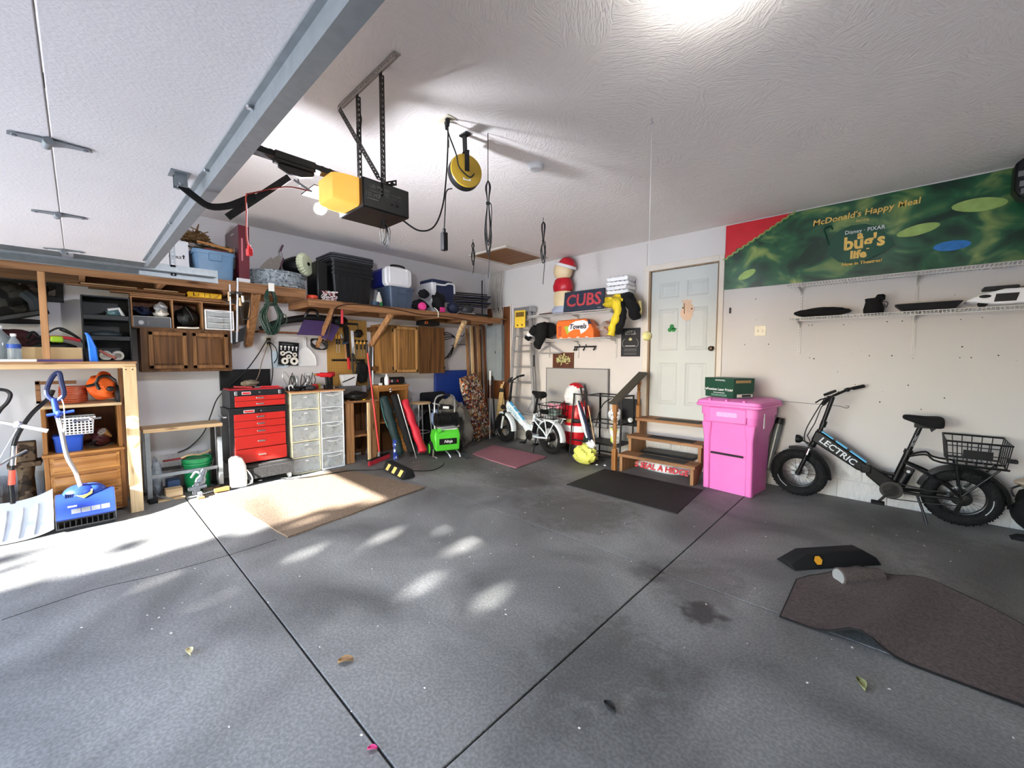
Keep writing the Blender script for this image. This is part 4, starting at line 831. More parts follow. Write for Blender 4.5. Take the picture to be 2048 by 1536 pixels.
names = ['thick pine board', 'short pale lath', 'long reddish board', 'bowed plank', 'narrow trim strip', 'wide bottom board', 'short offcut', 'teal painted strip']
for k, (a, b, z, t, w_) in enumerate(lum):
    x = -5.72-(.1 if k in (4, 7) else 0); q = G(); q.sheet(lambda u, v: (x-w_*v, a+(b-a)*u, z+.0008*math.sin(3*u+k)), 8, 1, t)
    one('lumber_board', q, MATS[('pine_y', 'pale_y', 'oak_y', 'pine_y', 'honey_y', 'pine_y', 'pale_y')[k]] if k < 7 else M('tealp', (60, 84, 84), .6), names[k]+' stacked on the cubby under the shelf', 'board', 'lumber stacked above the cubby', bevel=.001)
o = thing('yellow_box', 'flat yellow box with black strokes tucked under the shelf', 'box', (-5.85, 1.02, 2.15)); part('body', G().box(-5.97, -5.66, .86, 1.16, 2.1595, 2.212), M('boxy', (226, 176, 40), .6), o, bevel=.002)
g = G()
for a, b in ((.90, 2.16), (.905, 2.16), (.945, 2.16), (1.0, 2.16), (1.045, 2.16)): g.box(-5.661, -5.659, a, a+.004, b+.008, b+.045)
g.box(-5.661, -5.659, .905, .93, 2.167, 2.171).box(-5.661, -5.659, 1.045, 1.065, 2.167, 2.171); g.bar((-5.66, 1.09, 2.175), (-5.66, 1.105, 2.167), .002, .005, (0, 1, 0)); g.bar((-5.66, 1.105, 2.167), (-5.66, 1.14, 2.205), .002, .005, (0, 1, 0)); part('marker_stroke', g, MATS['black'], o, smooth=0)
# bar clamps and saw hanging at the shelf front
o = thing('bar_clamp', 'thin steel bar clamp hanging from the shelf rail by the drawer unit', 'clamp', (-5.285, 1.16, 1.65)); part('bar', G().bar((-5.285, 1.16, 2.28), (-5.285, 1.155, 1.65), .012, .004, (1, 0, 0)), MATS['steel'], o); part('jaw', G().bar((-5.285, 1.155, 2.19), (-5.285, 1.20, 2.19), .02, .02).ell((-5.285, 1.16, 2.16), .012), MATS['dkmetal'], o); part('screw', G().cyl((-5.285, 1.145, 2.1), (-5.285, 1.145, 2.2), .007), MATS['pale_z'], o)
o = thing('long_bar_clamp', 'long dark bar clamp hanging from the shelf rail, taller of the pair', 'clamp', (-5.285, 1.21, 1.66)); part('bar', G().bar((-5.285, 1.235, 2.36), (-5.285, 1.205, 1.66), .016, .006, (1, 0, 0)), MATS['steel'], o); part('jaw', G().bar((-5.285, 1.21, 2.20), (-5.285, 1.27, 2.19), .024, .024), MATS['dkmetal'], o); part('grip', G().cyl((-5.285, 1.28, 2.1), (-5.285, 1.275, 2.17), .013), MATS['paper'], o)
g = G(); g.tube(spl([(-5.4, 1.28, 2.14), (-5.4, 1.285, 1.97), (-5.4, 1.3, 1.93), (-5.4, 1.36, 1.94), (-5.4, 1.38, 2.1), (-5.4, 1.36, 2.17), (-5.4, 1.30, 2.17)], 4), .005, 6); o = thing('coping_saw', 'small coping saw with wooden handle hanging under the shelf', 'saw', (-5.4, 1.33, 1.93)); part('bow', g, MATS['dkmetal'], o); part('handle', G().cyl((-5.4, 1.28, 2.07), (-5.4, 1.28, 2.16), .016, .013), MATS['pale_z'], o)
one('black_slate', G().prism([(1.26, 1.64), (1.37, 1.69), (1.4, 1.86), (1.255, 1.79)], .01, MX((-5.72, 0, 0), (0, 1, 0), (0, 0, 1))), MATS['black'], 'dark slanted panel hanging between cabinet and pine brace', 'panel')
one('wire_basket_net', G().sheet(lambda u, v: (-5.9+.02*math.sin(9*u), 1.3+.16*u, 1.9+.28*v), 6, 6, .01), M('net', (104, 92, 76), .8, alpha=.9), 'tan mesh sheet hanging behind the coping saw', 'mesh')
# green cord bundle with paper tag
g = G(); rr = random.Random(8)
for k in range(26):
    a = rr.uniform(-.045, .045); b = rr.uniform(.05, .115); lo = rr.uniform(1.74, 1.86); xo = -5.27+rr.uniform(-.03, .04)
    g.tube(spl([(xo, 1.53+a*.3, 2.27), (xo, 1.53-b*.55, 2.17), (xo+.01, 1.53-b*.45, 2.1), (xo, 1.535-b*1.0+a*.5, 1.95), (xo, 1.535+a, lo), (xo, 1.54+b*1.0, 1.95), (xo+.01, 1.53+b*.5, 2.1), (xo, 1.53+b*.55, 2.18)], 5, True), .0058, 5, True)
for z in (2.10, 2.085): g.tube([(-5.27+.065*math.cos(t), 1.53+.062*math.sin(t), z+.01*math.sin(t)) for t in [i*2*PI/16 for i in range(16)]], .006, 5, True)
g.tube(spl([(-5.22, 1.6, 2.0), (-5.2, 1.66, 1.98), (-5.2, 1.67, 1.9), (-5.22, 1.62, 1.86)], 5), .006, 5)
o = thing('green_extension_cord', 'thick bundle of dark green extension cord hanging from the shelf corner', 'cord', (-5.27, 1.53, 1.74)); part('coil', g, M('grncord', (12, 44, 32), .5), o); part('care_tag', G().box(-5.205, -5.204, 1.495, 1.555, 2.235, 2.325), MATS['paper'], o, label='white paper tag')

# ------------------------------------------------------------------ things on the upper shelf
ZS = 2.3255
def tote(name, cx, cy, z, wx, wy, h, mat, label, taper=.88, rim=.03, lid=None, ribs=0, lidh=.03, group=None, handle=True):
    o = thing(name, label, 'storage tote', (cx, cy, z), group=group)
    R = lambda s, zz: [(cx+a*s, cy+b*s, zz) for a, b in rpoly(wx, wy, .035, 4)]
    part('tub', G().loft([R(taper, z), R(.97, z+h-rim), R(.963, z+h-rim), R(taper-.006, z+.003)]), mat, o)
    part('rim', G().loft([R(.97, z+h-rim), R(1.02, z+h-rim), R(1.03, z+h), R(.972, z+h), R(.97, z+h-rim)], cap=False), mat, o)
    if ribs:
        for k in range(ribs):
            t = (k+.5)/ribs-.5; s0, s1 = taper, .97
            part('rib', G().bar((cx+wx/2*s0, cy+t*wy*.85*s0, z+.01), (cx+wx/2*s1, cy+t*wy*.85*s1, z+h-rim), .018, .012, (1, 0, 0)), mat, o)
    if lid: part('lid', G().loft([R(1.03, z+h), R(1.03, z+h+lidh*.6), R(.97, z+h+lidh)]), lid, o)
    if handle: part('handle', G().box(cx+wx/2*.97, cx+wx/2+.012, cy-wy*.16, cy+wy*.16, z+h-.1, z+h-.02), mat, o, bevel=.006)
    return o
o = thing('white_carton', 'white cardboard carton with an up arrow on the shelf', 'box', (-5.7, .80, ZS)); part('body', G().box(-5.9, -5.55, .66, .905, ZS, 2.715), MATS['whitep'], o)
text('lettering', 'MABLE', onL(-5.549, .79, 2.54), .035, MATS['black'], o, bold=.001)
g = G(); g.prism([(-.006, -.015), (.006, -.015), (.006, .01), (.016, .01), (0, .03), (-.016, .01), (-.006, .01)], .001, onL(-5.549, .86, 2.545)); part('arrow', g, MATS['black'], o)
tote('blue_tote', -5.62, 1.07, ZS, .38, .37, .31, M('ltblue', (104, 140, 172), .4), 'light blue plastic tote on the shelf next to the maroon box', lid=MATS['ltblue'], lidh=.012)
g = G(); rr = random.Random(12)
for k in range(60):
    p = [(-5.6+rr.gauss(0, .07), .93+rr.gauss(0, .055), 2.72+abs(rr.gauss(0, .045))) for _ in range(5)]; g.tube(spl(p, 4), .006, 4)
one('twig_wreath_ball', g, M('twig', (112, 84, 50), .85), 'tangled ball of brown twigs on top of the blue tote', 'decoration')
g = G(); g.tube([(-5.46, .92, 2.70), (-5.44, 1.05, 2.685), (-5.43, 1.2, 2.66)], .014, 7); g.ell((-5.43, 1.215, 2.655), .025); one('turned_stick', g, MATS['honey_y'], 'turned wooden stick lying across the blue tote', 'stick')
g = G()
for k in range(30):
    p = [(-5.62+rr.gauss(0, .06), 1.12+rr.gauss(0, .09), 2.66+abs(rr.gauss(0, .035))) for _ in range(4)]; g.tube(spl(p, 4), .005, 4)
one('dried_vine', g, M('vine', (84, 78, 50), .85), 'dried vine garland heaped on the blue tote', 'garland')
one('red_tray', G().box(-5.6, -5.45, .98, 1.18, 2.652, 2.666), M('dkred3', (110, 30, 34), .5), 'thin dark red tray lying on the blue tote', 'tray')
o = thing('maroon_box', 'tall glossy maroon box with a white emblem standing on the shelf', 'box', (-5.58, 1.32, ZS))
Tm = Matrix.Translation((-5.6, 1.325, ZS)) @ Matrix.Rotation(-.02, 4, 'X'); M('maroon', (98, 22, 38), .25, var=.06)
part('carton', G().box(-.38, .2, -.05, .055, 0, .645, Tm), MATS['maroon'], o, bevel=.003)
part('white_base', G().box(-.381, .203, -.052, .058, 0, .055, Tm), MATS['whitep'], o)
q = Tm @ MX((-.02, -.0515, .27), (1, 0, 0), (0, 0, 1)); g = G(); g.prism([(-.02, -.08), (.05, -.09), (.07, 0), (.04, .09), (.055, .15), (.02, .1), (-.03, .06), (-.05, -.02)], .001, q); part('emblem', g, MATS['paper'], o)
q = Tm @ MX((-.02, -.0515, .12), (1, 0, 0), (0, 0, 1)); part('emblem', G().prism([(-.04, -.04), (.05, -.03), (.03, .03), (-.03, .03)], .001, q), M('mar2', (150, 90, 96), .4), o)
part('title_strip', G().box(.2005, .202, -.025, -.008, .25, .5, Tm), M('pink2', (190, 110, 120), .5), o); part('title_strip', G().box(-.12, .0, -.0515, -.0505, .575, .59, Tm), MATS['paper'], o)
# round shallow planter ring with relief
o = thing('round_planter', 'wide grey weathered planter with moulded relief on the shelf corner', 'planter', (-5.66, 1.73, ZS)); cx, cy = -5.68, 1.73
patches('relief', [(120, 128, 132), (150, 158, 162), (96, 104, 108), (172, 180, 184)], 38, bump=.7)
g = G(); g.lathe([(.30, ZS), (.325, ZS+.02), (.315, ZS+.06), (.32, ZS+.16), (.335, ZS+.175), (.335, ZS+.2), (.31, ZS+.2), (.295, ZS+.1), (.28, ZS+.02), (.05, ZS+.02)], Matrix.Translation((cx, cy, 0)), 40); part('bowl', g, MATS['relief'], o)
for z in (ZS+.055, ZS+.165): part('moulding', G().tube([(cx+.325*math.cos(t), cy+.325*math.sin(t), z) for t in [i*2*PI/40 for i in range(40)]], .008, 6, True), M('relief2', (150, 158, 162), .7, var=.25, sc=30), o)
for k in range(16):
    t = -1.5+k*.21; part('relief_scroll', G().tube([(cx+(.322)*math.cos(t+.05*math.cos(s)), cy+.322*math.sin(t+.05*math.cos(s)), ZS+.11+.03*math.sin(s)) for s in [i*2*PI/12 for i in range(12)]], .006, 5, True), MATS['relief2'], o)
def wing(name, y, z, tilt, sc_, label, mat):
    P = [(-.06, 0), (.05, 0), (.085, .12), (.1, .24), (.075, .34), (.05, .36), (.04, .33), (.02, .3), (-.02, .2), (-.04, .1)]
    g = G().prism([(a*sc_, b*sc_) for a, b in P], .012, MX((-5.72, y, z), (.15, math.cos(tilt), -math.sin(tilt)), (0, math.sin(tilt), math.cos(tilt)))); return one(name, g, mat, label, 'decoration', bevel=.002)
M('driftw', (150, 142, 134), .8, var=.2)
wing('driftwood_board', 1.60, ZS+.1, .35, 1.15, 'weathered grey driftwood board leaning in the planter, larger one', MATS['driftw']); wing('driftwood_sliver', 1.55, ZS+.1, .3, .95, 'weathered grey driftwood sliver behind the larger board', MATS['driftw'])
g = G(); g.bar((-5.68, 1.78, ZS+.25), (-5.68, 1.83, ZS+.42), .01, .016); g.bar((-5.68, 1.8, ZS+.5), (-5.68, 1.83, ZS+.58), .01, .02); g.bar((-5.68, 1.76, ZS+.15), (-5.68, 1.79, ZS+.3), .01, .014); g.bar((-5.68, 1.825, ZS+.42), (-5.68, 1.805, ZS+.5), .004, .004)
one('feather_stake', g, M('mauve', (92, 60, 78), .7), 'mauve striped stake standing in the planter', 'stake')
o = thing('shop_vac_filter', 'black drum with a pale pleated round filter lying on the planter', 'filter', (-5.55, 1.96, ZS+.2))
ax = Vector((.75, .55, .1)).normalized(); x_, y_, z_ = basis(ax); c0 = Vector((-5.68, 1.93, ZS+.28))
part('drum', G().lathe([(.06, -.12), (.1, -.1), (.115, 0), (.115, .1), (.1, .12)], MX(c0, x_, y_, z_), 24), MATS['black'], o)
ring = lambda r, z, a: [tuple(MX(c0, x_, y_, z_) @ V((r+a*((k % 2)*2-1))*math.cos(k*2*PI/44), (r+a*((k % 2)*2-1))*math.sin(k*2*PI/44), z)) for k in range(44)]
part('pleated_cover', G().loft([ring(.105, .09, .002), ring(.13, .11, .008), ring(.138, .145, .009), ring(.115, .185, .006), ring(.03, .19, 0)]), M('filt', (214, 220, 186), .85, var=.08, bump=.3, bsc=40), o, smooth=20)
part('hub', G().lathe([(.022, .188), (.022, .2), (.012, .202)], MX(c0, x_, y_, z_), 16), MATS['black'], o)
one('black_speaker_case', G().box(-5.75, -5.42, 2.13, 2.27, 2.224, 2.73), MATS['blackp'], 'upright black case standing between the filter and black totes', 'case', bevel=.02)
Z2 = 2.2225
o = None
for k in range(4):
    tote('black_tote', -5.68, 2.62, Z2+.055*k+.0, .5, .58, .40, M('totblk', (20, 21, 24), .4) if k < 3 else MATS['totblk'], ['lowest black tote of the nested stack on the long shelf', 'second black tote from the bottom of the nested stack', 'third black tote from the bottom of the nested stack', 'topmost black tote of the nested stack'][k], taper=.84, ribs=5 if k == 0 else 0, group='nested black totes', handle=False, rim=.028)
o = thing('tote_cover', 'stacked grey lids covering the nested black totes', 'lid', (-5.68, 2.62, 2.79)); M('lidgrey', (58, 61, 66), .45)
for k in range(3): part('lid_layer', G().loft([[(-5.68+a*s, 2.62+b*s, 2.789+.03*k+dz) for a, b in rpoly(.53, .61, .045, 4)] for s, dz in ((1.0, 0), (1.0, .02), (.96, .028))]), MATS['lidgrey'], o)
g = G(); rr = random.Random(31)
for k in range(10): g.tube([V(-5.37+rr.uniform(-.03, .03), 2.19+rr.uniform(-.03, .03), Z2+.06)+V(.03*math.cos(t)*rr.uniform(.8, 1.1), .075*math.cos(t+k), .055*math.sin(t+k*.3)) for t in [i*2*PI/14 for i in range(14)]], .0045, 5, True)
one('red_white_cord', g, patches('rwcord', [(226, 216, 214), (150, 40, 50), (230, 224, 222)], 40), 'loosely coiled red and white cord on the shelf edge', 'cord')
o = one('red_spool', G().lathe([(.05, Z2), (.065, Z2+.01), (.065, Z2+.045), (.05, Z2+.055)], Matrix.Translation((-5.4, 2.06, 0)), 20), M('redor', (214, 72, 44), .5), 'flat orange-red reel at the end of the long shelf', 'reel')
bottle('spray_bottle', -5.5, 3.0, Z2, [(.04, 0), (.045, .01), (.045, .11), (.03, .17), (.016, .2), (.016, .22)], MATS['paper'], 'cream bottle with red band between the black totes and grey tote', band=(M('redband', (180, 50, 44), .5), [(.046, .04), (.046, .06)]))
bottle('green_bottle', -5.42, 3.02, Z2, [(.016, 0), (.02, .005), (.02, .05), (.008, .07)], MATS['green'], 'tiny green bottle on the shelf edge beside the grey tote')
one('blue_cap_bin', G().lathe([(.05, Z2), (.06, Z2+.05), (.058, Z2+.06)], Matrix.Translation((-5.48, 2.93, 0)), 18), M('steelb', (46, 72, 96), .5), 'small steel-blue tub beside the cream bottle', 'tub')
tote('grey_tote', -5.6, 3.36, Z2, .4, .42, .32, M('bluegrey', (74, 88, 108), .4), 'blue-grey plastic tote under the blue cooler', taper=.86, ribs=2)
o = thing('blue_cooler', 'blue cooler with white lid lying on the blue-grey tote', 'cooler', (-5.68, 3.33, 2.545))
rp = rpoly(.44, .285, .07, 6); M('coolb', (24, 38, 140), .35)
ring = lambda X, s: [(X, 3.33+a*s, 2.69+b*s) for a, b in rp]
part('body', G().loft([ring(-5.93, .96), ring(-5.54, 1)]), MATS['coolb'], o); part('lid', G().loft([ring(-5.54, 1.02), ring(-5.46, 1.02), ring(-5.44, .94)]), MATS['whitep'], o)
part('lid_panel', G().prism(rpoly(.3, .2, .01, 2), .012, onL(-5.443, 3.33, 2.68)), MATS['whitep'], o, bevel=.003); part('handle', G().tube(spl([(-5.47, 3.2, 2.825), (-5.46, 3.22, 2.85), (-5.46, 3.33, 2.86), (-5.46, 3.42, 2.85), (-5.47, 3.44, 2.825)], 4), .014, 8), MATS['black'], o)
for y in (3.18, 3.47): part('latch', G().box(-5.45, -5.428, y-.012, y+.012, 2.6, 2.82), MATS['whitep'], o, bevel=.004)
o = thing('navy_cooler', 'navy and white cooler farther along the shelf', 'cooler', (-5.72, 4.2, Z2)); rp = rpoly(.44, .36, .04, 4); Mc = MX((-5.68, 4.2, 0), (1, 0, 0), (0, 1, 0))
ring = lambda z, s: [(-5.70+b*s, 4.2+a*s, z) for a, b in rp]
part('body', G().loft([ring(Z2+.15, .92), ring(Z2+.5, 1)]), MATS['whitep'], o); part('base', G().box(-5.86, -5.54, 4.0, 4.4, Z2, Z2+.15), MATS['whitep'], o)
part('navy_panel', G().box(-5.54, -5.515, 4.06, 4.42, Z2+.2, Z2+.52), M('coolnavy', (36, 48, 80), .4), o, bevel=.006); part('lid', G().loft([ring(Z2+.5, 1.02), ring(Z2+.54, 1.02), ring(Z2+.555, .96)]), MATS['coolnavy'], o)
part('handle', G().tube(spl([(-5.5, 4.05, Z2+.47), (-5.48, 4.2, Z2+.47), (-5.47, 4.26, Z2+.5), (-5.47, 4.38, Z2+.5), (-5.5, 4.42, Z2+.44), (-5.52, 4.44, Z2+.36)], 4), .015, 7), MATS['whitep'], o)
M('hotpink', (226, 60, 140), .6); M('blkcloth', (11, 11, 13), .9, bump=.3, bsc=30)
o = thing('pink_life_vest', 'hot pink and black life vest at the shelf edge', 'life vest', (-5.42, 3.7, Z2)); part('body', G().blob((-5.45, 3.68, Z2+.09), (.09, .14, .09), 51, .3), MATS['blkcloth'], o); part('pink_panel', G().lathe([(.07, 0), (.06, .03), (.02, .045)], MX((-5.37, 3.66, Z2+.06), *basis((1, -.3, .2))), 18), MATS['hotpink'], o); part('pink_panel', G().box(-5.36, -5.33, 3.98, 4.08, Z2+.0, Z2+.08), MATS['hotpink'], o, bevel=.012)
part('strap', G().tube(spl([(-5.36, 3.88, Z2+.06), (-5.29, 3.9, Z2+.0), (-5.285, 3.9, Z2-.09)], 4), .008, 6), MATS['paper'], o)
for k, (y, z, r, mt, lb) in enumerate([(4.02, .17, (.085, .12, .15), 'blkcloth', 'large black gear bag in front of the navy cooler'), (4.32, .1, (.085, .12, .1), 'navy', 'navy duffel lying beyond the gear bag'), (3.74, .32, (.08, .09, .07), 'blkcloth', 'black strap bundle behind the pink vest'), (4.62, .09, (.085, .12, .09), 'dkgrey', 'charcoal bag near the corner end of the shelf')]):
    one('gear_bag', G().blob((-5.41, y, Z2+z*1.02), r, 60+k, .14), MATS[mt], lb, 'bag')
for k in range(9):
    y = 4.62+.08*k; z = Z2+.2+.028*k
    one('folded_chair_frame', G().tube([(-5.9+.02*k, 4.55, z), (-5.5+.03*(k % 3), 4.75+.03*k, z-.02), (-5.36, 5.05+.03*(k % 4), z-.03)], .012, 6), MATS['black'] if k % 3 else MATS['navy'], 'black folded camp-chair pole in the heap at the shelf corner', 'chair pole', 'camp-chair poles heaped at the shelf corner')
one('silver_rod', G().tube([(-5.33, 4.4, Z2+.02), (-5.34, 4.75, Z2+.03)], .012, 6), MATS['chrome'], 'short silver rod on the shelf near the corner', 'rod')
one('fishing_rod_tube', G().cyl((-5.85, 5.38, Z2), (-5.85, 5.38, 2.98), .012), MATS['black'], 'thin black tube standing up behind the chair poles', 'tube')
for k in range(3): one('folding_chair_bag', G().tube([(-5.85+.1*k, 4.8, Z2+.047), (-5.83+.1*k, 5.3, Z2+.047)], .045, 9), MATS[('navy', 'blkcloth', 'dkgrey')[k]], ['navy folded-chair bag under the pole heap', 'black folded-chair bag under the pole heap', 'charcoal folded-chair bag under the pole heap'][k], 'bag')
g = G(); g.tube(spl([(-5.285, 2.2, 1.75), (-5.285, 2.25, 2.0), (-5.29, 2.35, 2.16), (-5.29, 2.7, 2.215), (-5.285, 3.2, 2.19), (-5.285, 3.6, 2.15), (-5.285, 4.0, 2.16), (-5.29, 4.6, 2.13)], 8), .007, 6); g.tube(spl([(-5.6, 2.25, 1.7), (-5.45, 2.23, 1.72), (-5.3, 2.2, 1.75)], 4), .007, 6)
one('shelf_edge_cable', g, M('brcable', (58, 34, 26), .5), 'brown cable draped along the long shelf front', 'cable')

# ================================================================== left wall, lower half
# metal sawhorse stand with a plank top
o = thing('tool_stand', 'steel stand with a wooden plank top in front of the left wall', 'stand', (-5.7, .76, 0))
part('plank_top', G().box(-5.86, -5.52, .42, 1.09, .715, .755), MATS['pale_y'], o, bevel=.004)
for (x, y) in ((-5.54, .45), (-5.54, 1.05), (-5.84, .45), (-5.84, 1.05)):
    part('leg', G().box(x-.018, x+.018, y-.02, y+.02, .03, .715), MATS['galv'] if y < 1 else MATS['dkmetal'], o, bevel=.002); part('foot', G().cyl((x, y, 0), (x, y, .035), .028, .02), MATS['black'], o)
for x in (-5.54, -5.84): part('cross_bar', G().box(x-.012, x+.012, .47, 1.03, .24, .275), MATS['galv'] if x > -5.6 else MATS['dkmetal'], o)
part('leg_sleeve', G().box(-5.518, -5.505, 1.035, 1.075, .06, .6), MATS['galv'], o)
o = thing('green_bucket', 'green plastic bucket under the steel stand', 'bucket', (-5.78, .87, 0)); c = Matrix.Translation((-5.69, .87, 0))
part('pail', G().lathe([(.105, .003), (.11, .01), (.126, .3), (.13, .33), (.138, .33), (.14, .37), (.13, .37), (.128, .34)], c, 28), M('bkgrn', (26, 132, 76), .35), o)
for z in (.30, .335): part('rim_band', G().lathe([(.13, z), (.14, z+.004), (.14, z+.018), (.13, z+.022)], c, 28), MATS['bkgrn'], o)
part('bail', G().tube(spl([(-5.72, .71, .33), (-5.62, .76, .25), (-5.57, .87, .2), (-5.60, .97, .23), (-5.7, 1.03, .33)], 5), .004, 5), MATS['steel'], o)
g = G(); g.tube(spl([(-5.6, .72, .4), (-5.62, .8, .42), (-5.66, .9, .4), (-5.7, 1.0, .43)], 4), .01, 6); one('wooden_paddle', g, MATS['pale_y'], 'pale stir stick lying across the green bucket', 'stick')
one('red_hose_piece', G().tube(spl([(-5.7, .58, .375), (-5.66, .68, .385), (-5.62, .76, .395)], 4), .012, 6), M('dkred4', (120, 40, 40), .5), 'dull red hose end hanging beside the green bucket', 'hose')
one('plastic_jug_bag', G().blob((-5.74, .525, .2), (.07, .045, .2), 71, .15), M('crumpl', (150, 160, 168), .25, var=.3, sc=25), 'crumpled clear plastic bag under the steel stand', 'bag')
one('blue_crate', G().box(-5.81, -5.66, .6, .715, .001, .16), M('bluec', (52, 74, 110), .5, var=.25), 'dusty blue crate behind the stand foot', 'crate', bevel=.01)
one('wooden_block', G().box(-5.62, -5.5, .58, .72, .02, .1), MATS['pale_y'], 'plain wooden block on the floor under the stand', 'block', bevel=.003)
# angle grinder / router heap on the floor
o = thing('bench_vise', 'grey metal vise on wooden jaws lying on the floor by the stand', 'vise', (-5.42, .88, 0)); M('castg', (128, 132, 138), .4, .6, var=.2, sc=30)
g = G(); g.lathe([(.035, 0), (.05, .03), (.05, .1), (.03, .14), (.03, .2), (.02, .22)], MX((-5.44, .83, .08), (1, 0, 0), (0, .9, -.3), (0, .3, .9)), 14); g.tube(spl([(-5.46, .78, .2), (-5.44, .82, .26), (-5.42, .87, .22)], 4), .012, 6); part('motor_barrel', g, MATS['castg'], o)
g = G(); g.box(-5.44, -5.38, .78, .84, .02, .12).box(-5.4, -5.36, .79, .83, .12, .16).cyl((-5.4, .74, .09), (-5.4, .9, .1), .022); g.box(-5.37, -5.30, .81, .85, .012, .06); part('jaw', g, MATS['castg'], o, bevel=.006)
part('slide_bar', G().bar((-5.42, .86, .06), (-5.45, 1.02, .05), .05, .03), MATS['dkmetal'], o); part('jaw_board', G().box(-5.42, -5.36, .96, 1.10, .012, .05), MATS['honey_y'], o, bevel=.003); part('jaw_board', G().box(-5.34, -5.27, .8, .86, .002, .02), MATS['pine_y'], o, bevel=.003)
for k, (a, b) in enumerate([((-5.46, .53, .06), (-5.38, .62, .02)), ((-5.55, .5, .05), (-5.45, .58, .01))]): one('metal_wrench', G().bar(a, b, .014, .01), MATS['steel'], ['steel wrench lying on the floor beside the wooden block', 'shorter steel wrench on the floor nearer the bench post'][k], 'wrench')
one('wood_offcut', G().box(-5.5, -5.44, .5, .72, .0005, .018), MATS['pale_y'], 'thin pale wood offcut on the floor under the stand', 'offcut', bevel=.002); one('dark_pedal', G().box(-5.5, -5.44, .43, .5, .0, .045), MATS['black'], 'small black foot block beside the bench post', 'block', bevel=.006)
o = thing('wet_dry_filter_box', 'off-white rounded plastic housing standing on the floor by the chest', 'housing', (-5.48, 1.15, 0))
P = [(-.075, 0), (.085, 0), (.09, .1), (.085, .24), (.05, .33), (0, .36), (-.05, .355), (-.08, .33)]
part('shell', G().prism(P, .09, MX((-5.53, 1.15, .01), (.12, .99, 0), (0, 0, 1))), M('hous', (206, 204, 198), .4), o, bevel=.012); part('face_panel', G().prism([(a*.78, .03+b*.85) for a, b in P], .006, MX((-5.442, 1.141, .01), (.12, .99, 0), (0, 0, 1))), MATS['ltgrey'], o, bevel=.003)
part('cable', G().tube(spl([(-5.45, 1.23, .2), (-5.43, 1.27, .12), (-5.45, 1.28, .05), (-5.47, 1.22, .01)], 5), .006, 6), MATS['white'], o); part('foot', G().box(-5.52, -5.44, 1.06, 1.25, .0, .012), MATS['dkgrey'], o)

# ------------------------------------------------------------------ red tool chest on its cabinet
M('chgrey', (40, 42, 45), .4, .3); M('chred', (190, 40, 34), .35, var=.05); M('gritty', (44, 43, 42), .9, var=.6, sc=50, bump=.4)
o = thing('tool_chest', 'grey and red two-drawer tool chest with open lid on the roller cabinet', 'tool chest', (-5.7, 1.46, .9)); y0, y1, xf = 1.165, 1.755, -5.52
part('case', G().box(-5.88, xf-.012, y0, y1, .902, 1.11), MATS['chgrey'], o, bevel=.006)
part('lid', G().box(-5.975, -5.945, y0, y1-.04, 1.09, 1.345), MATS['blackp'], o, bevel=.006, label='black inside of the open lid')
for k, (a, b) in enumerate(((.985, 1.04), (.915, .98))):
    d = part('drawer', G().box(xf-.01, xf+.004, y0+.05, y1-.01, a, b), MATS['chred'], o, bevel=.003); subpart('handle', G().box(xf+.004, xf+.012, 1.43, 1.51, a+.02, a+.036), MATS['chrome'], d, bevel=.002)
for y in (1.23, 1.69): part('latch', G().box(xf-.012, xf+.004, y-.015, y+.015, 1.05, 1.1), MATS['chrome'], o, bevel=.003)
part('badge', G().box(xf-.012, xf-.008, 1.29, 1.38, 1.058, 1.09), MATS['whitep'], o); part('badge_stripe', G().box(xf-.009, xf-.0065, 1.295, 1.375, 1.062, 1.084), MATS['redp'], o); part('lock', G().cyl((xf-.012, 1.47, 1.078), (xf-.003, 1.47, 1.078), .01), MATS['chrome'], o)
part('lid_tray_edge', G().box(-5.86, xf-.02, y0+.01, y1-.02, 1.11, 1.125), MATS['dkred2'], o)
o = thing('roller_cabinet', 'grey roller cabinet with five red drawers below the tool chest', 'tool cabinet', (-5.7, 1.46, 0)); y0, y1 = 1.15, 1.77
part('case', G().box(-5.9, xf-.01, y0, y1, .235, .885), MATS['chgrey'], o, bevel=.006); part('top_tray', G().box(-5.9, xf+.006, y0-.005, y1+.005, .88, .9), MATS['chgrey'], o, bevel=.003)
zz = [(.75, .83), (.665, .745), (.575, .66), (.42, .57), (.255, .415)]
for k, (a, b) in enumerate(zz):
    off = .02 if k == 4 else 0
    d = part('drawer', G().box(xf-.01, xf+.006+off, y0+.05, y1-.03, a, b), MATS['chred'], o, bevel=.003); m_ = (a+b)/2
    subpart('handle', G().box(xf+.006+off, xf+.018+off, 1.43, 1.51, m_-.008, m_+.01), MATS['chrome'], d, bevel=.002)
part('badge', G().box(xf-.01, xf-.005, 1.3, 1.41, .842, .873), MATS['whitep'], o); part('badge_stripe', G().box(xf-.007, xf-.0045, 1.305, 1.405, .847, .867), MATS['redp'], o); part('lock', G().cyl((xf-.01, 1.48, .858), (xf, 1.48, .858), .01), MATS['chrome'], o)
part('base_shelf', G().box(-5.88, -5.42, 1.29, 1.785, .1, .234), MATS['gritty'], o, bevel=.004); part('kick_plate', G().box(-5.42, -5.40, 1.285, 1.785, .075, .2), MATS['gritty'], o)
g = G(); g.tube([(-5.84, y0-.005, .8), (-5.84, y0-.03, .8), (-5.6, y0-.03, .8), (-5.6, y0-.005, .8)], .008, 6); part('side_handle', g, MATS['steel'], o)
for y in (1.33, 1.75):
    for x in (-5.82, -5.47): w_ = part('caster', G().cyl((x, y-.014, .042), (x, y+.014, .042), .042, n=20), MATS['whitep'] if x > -5.6 else MATS['black'], o); subpart('fork', G().box(x-.02, x+.02, y-.02, y+.02, .07, .102), MATS['steel'], w_)
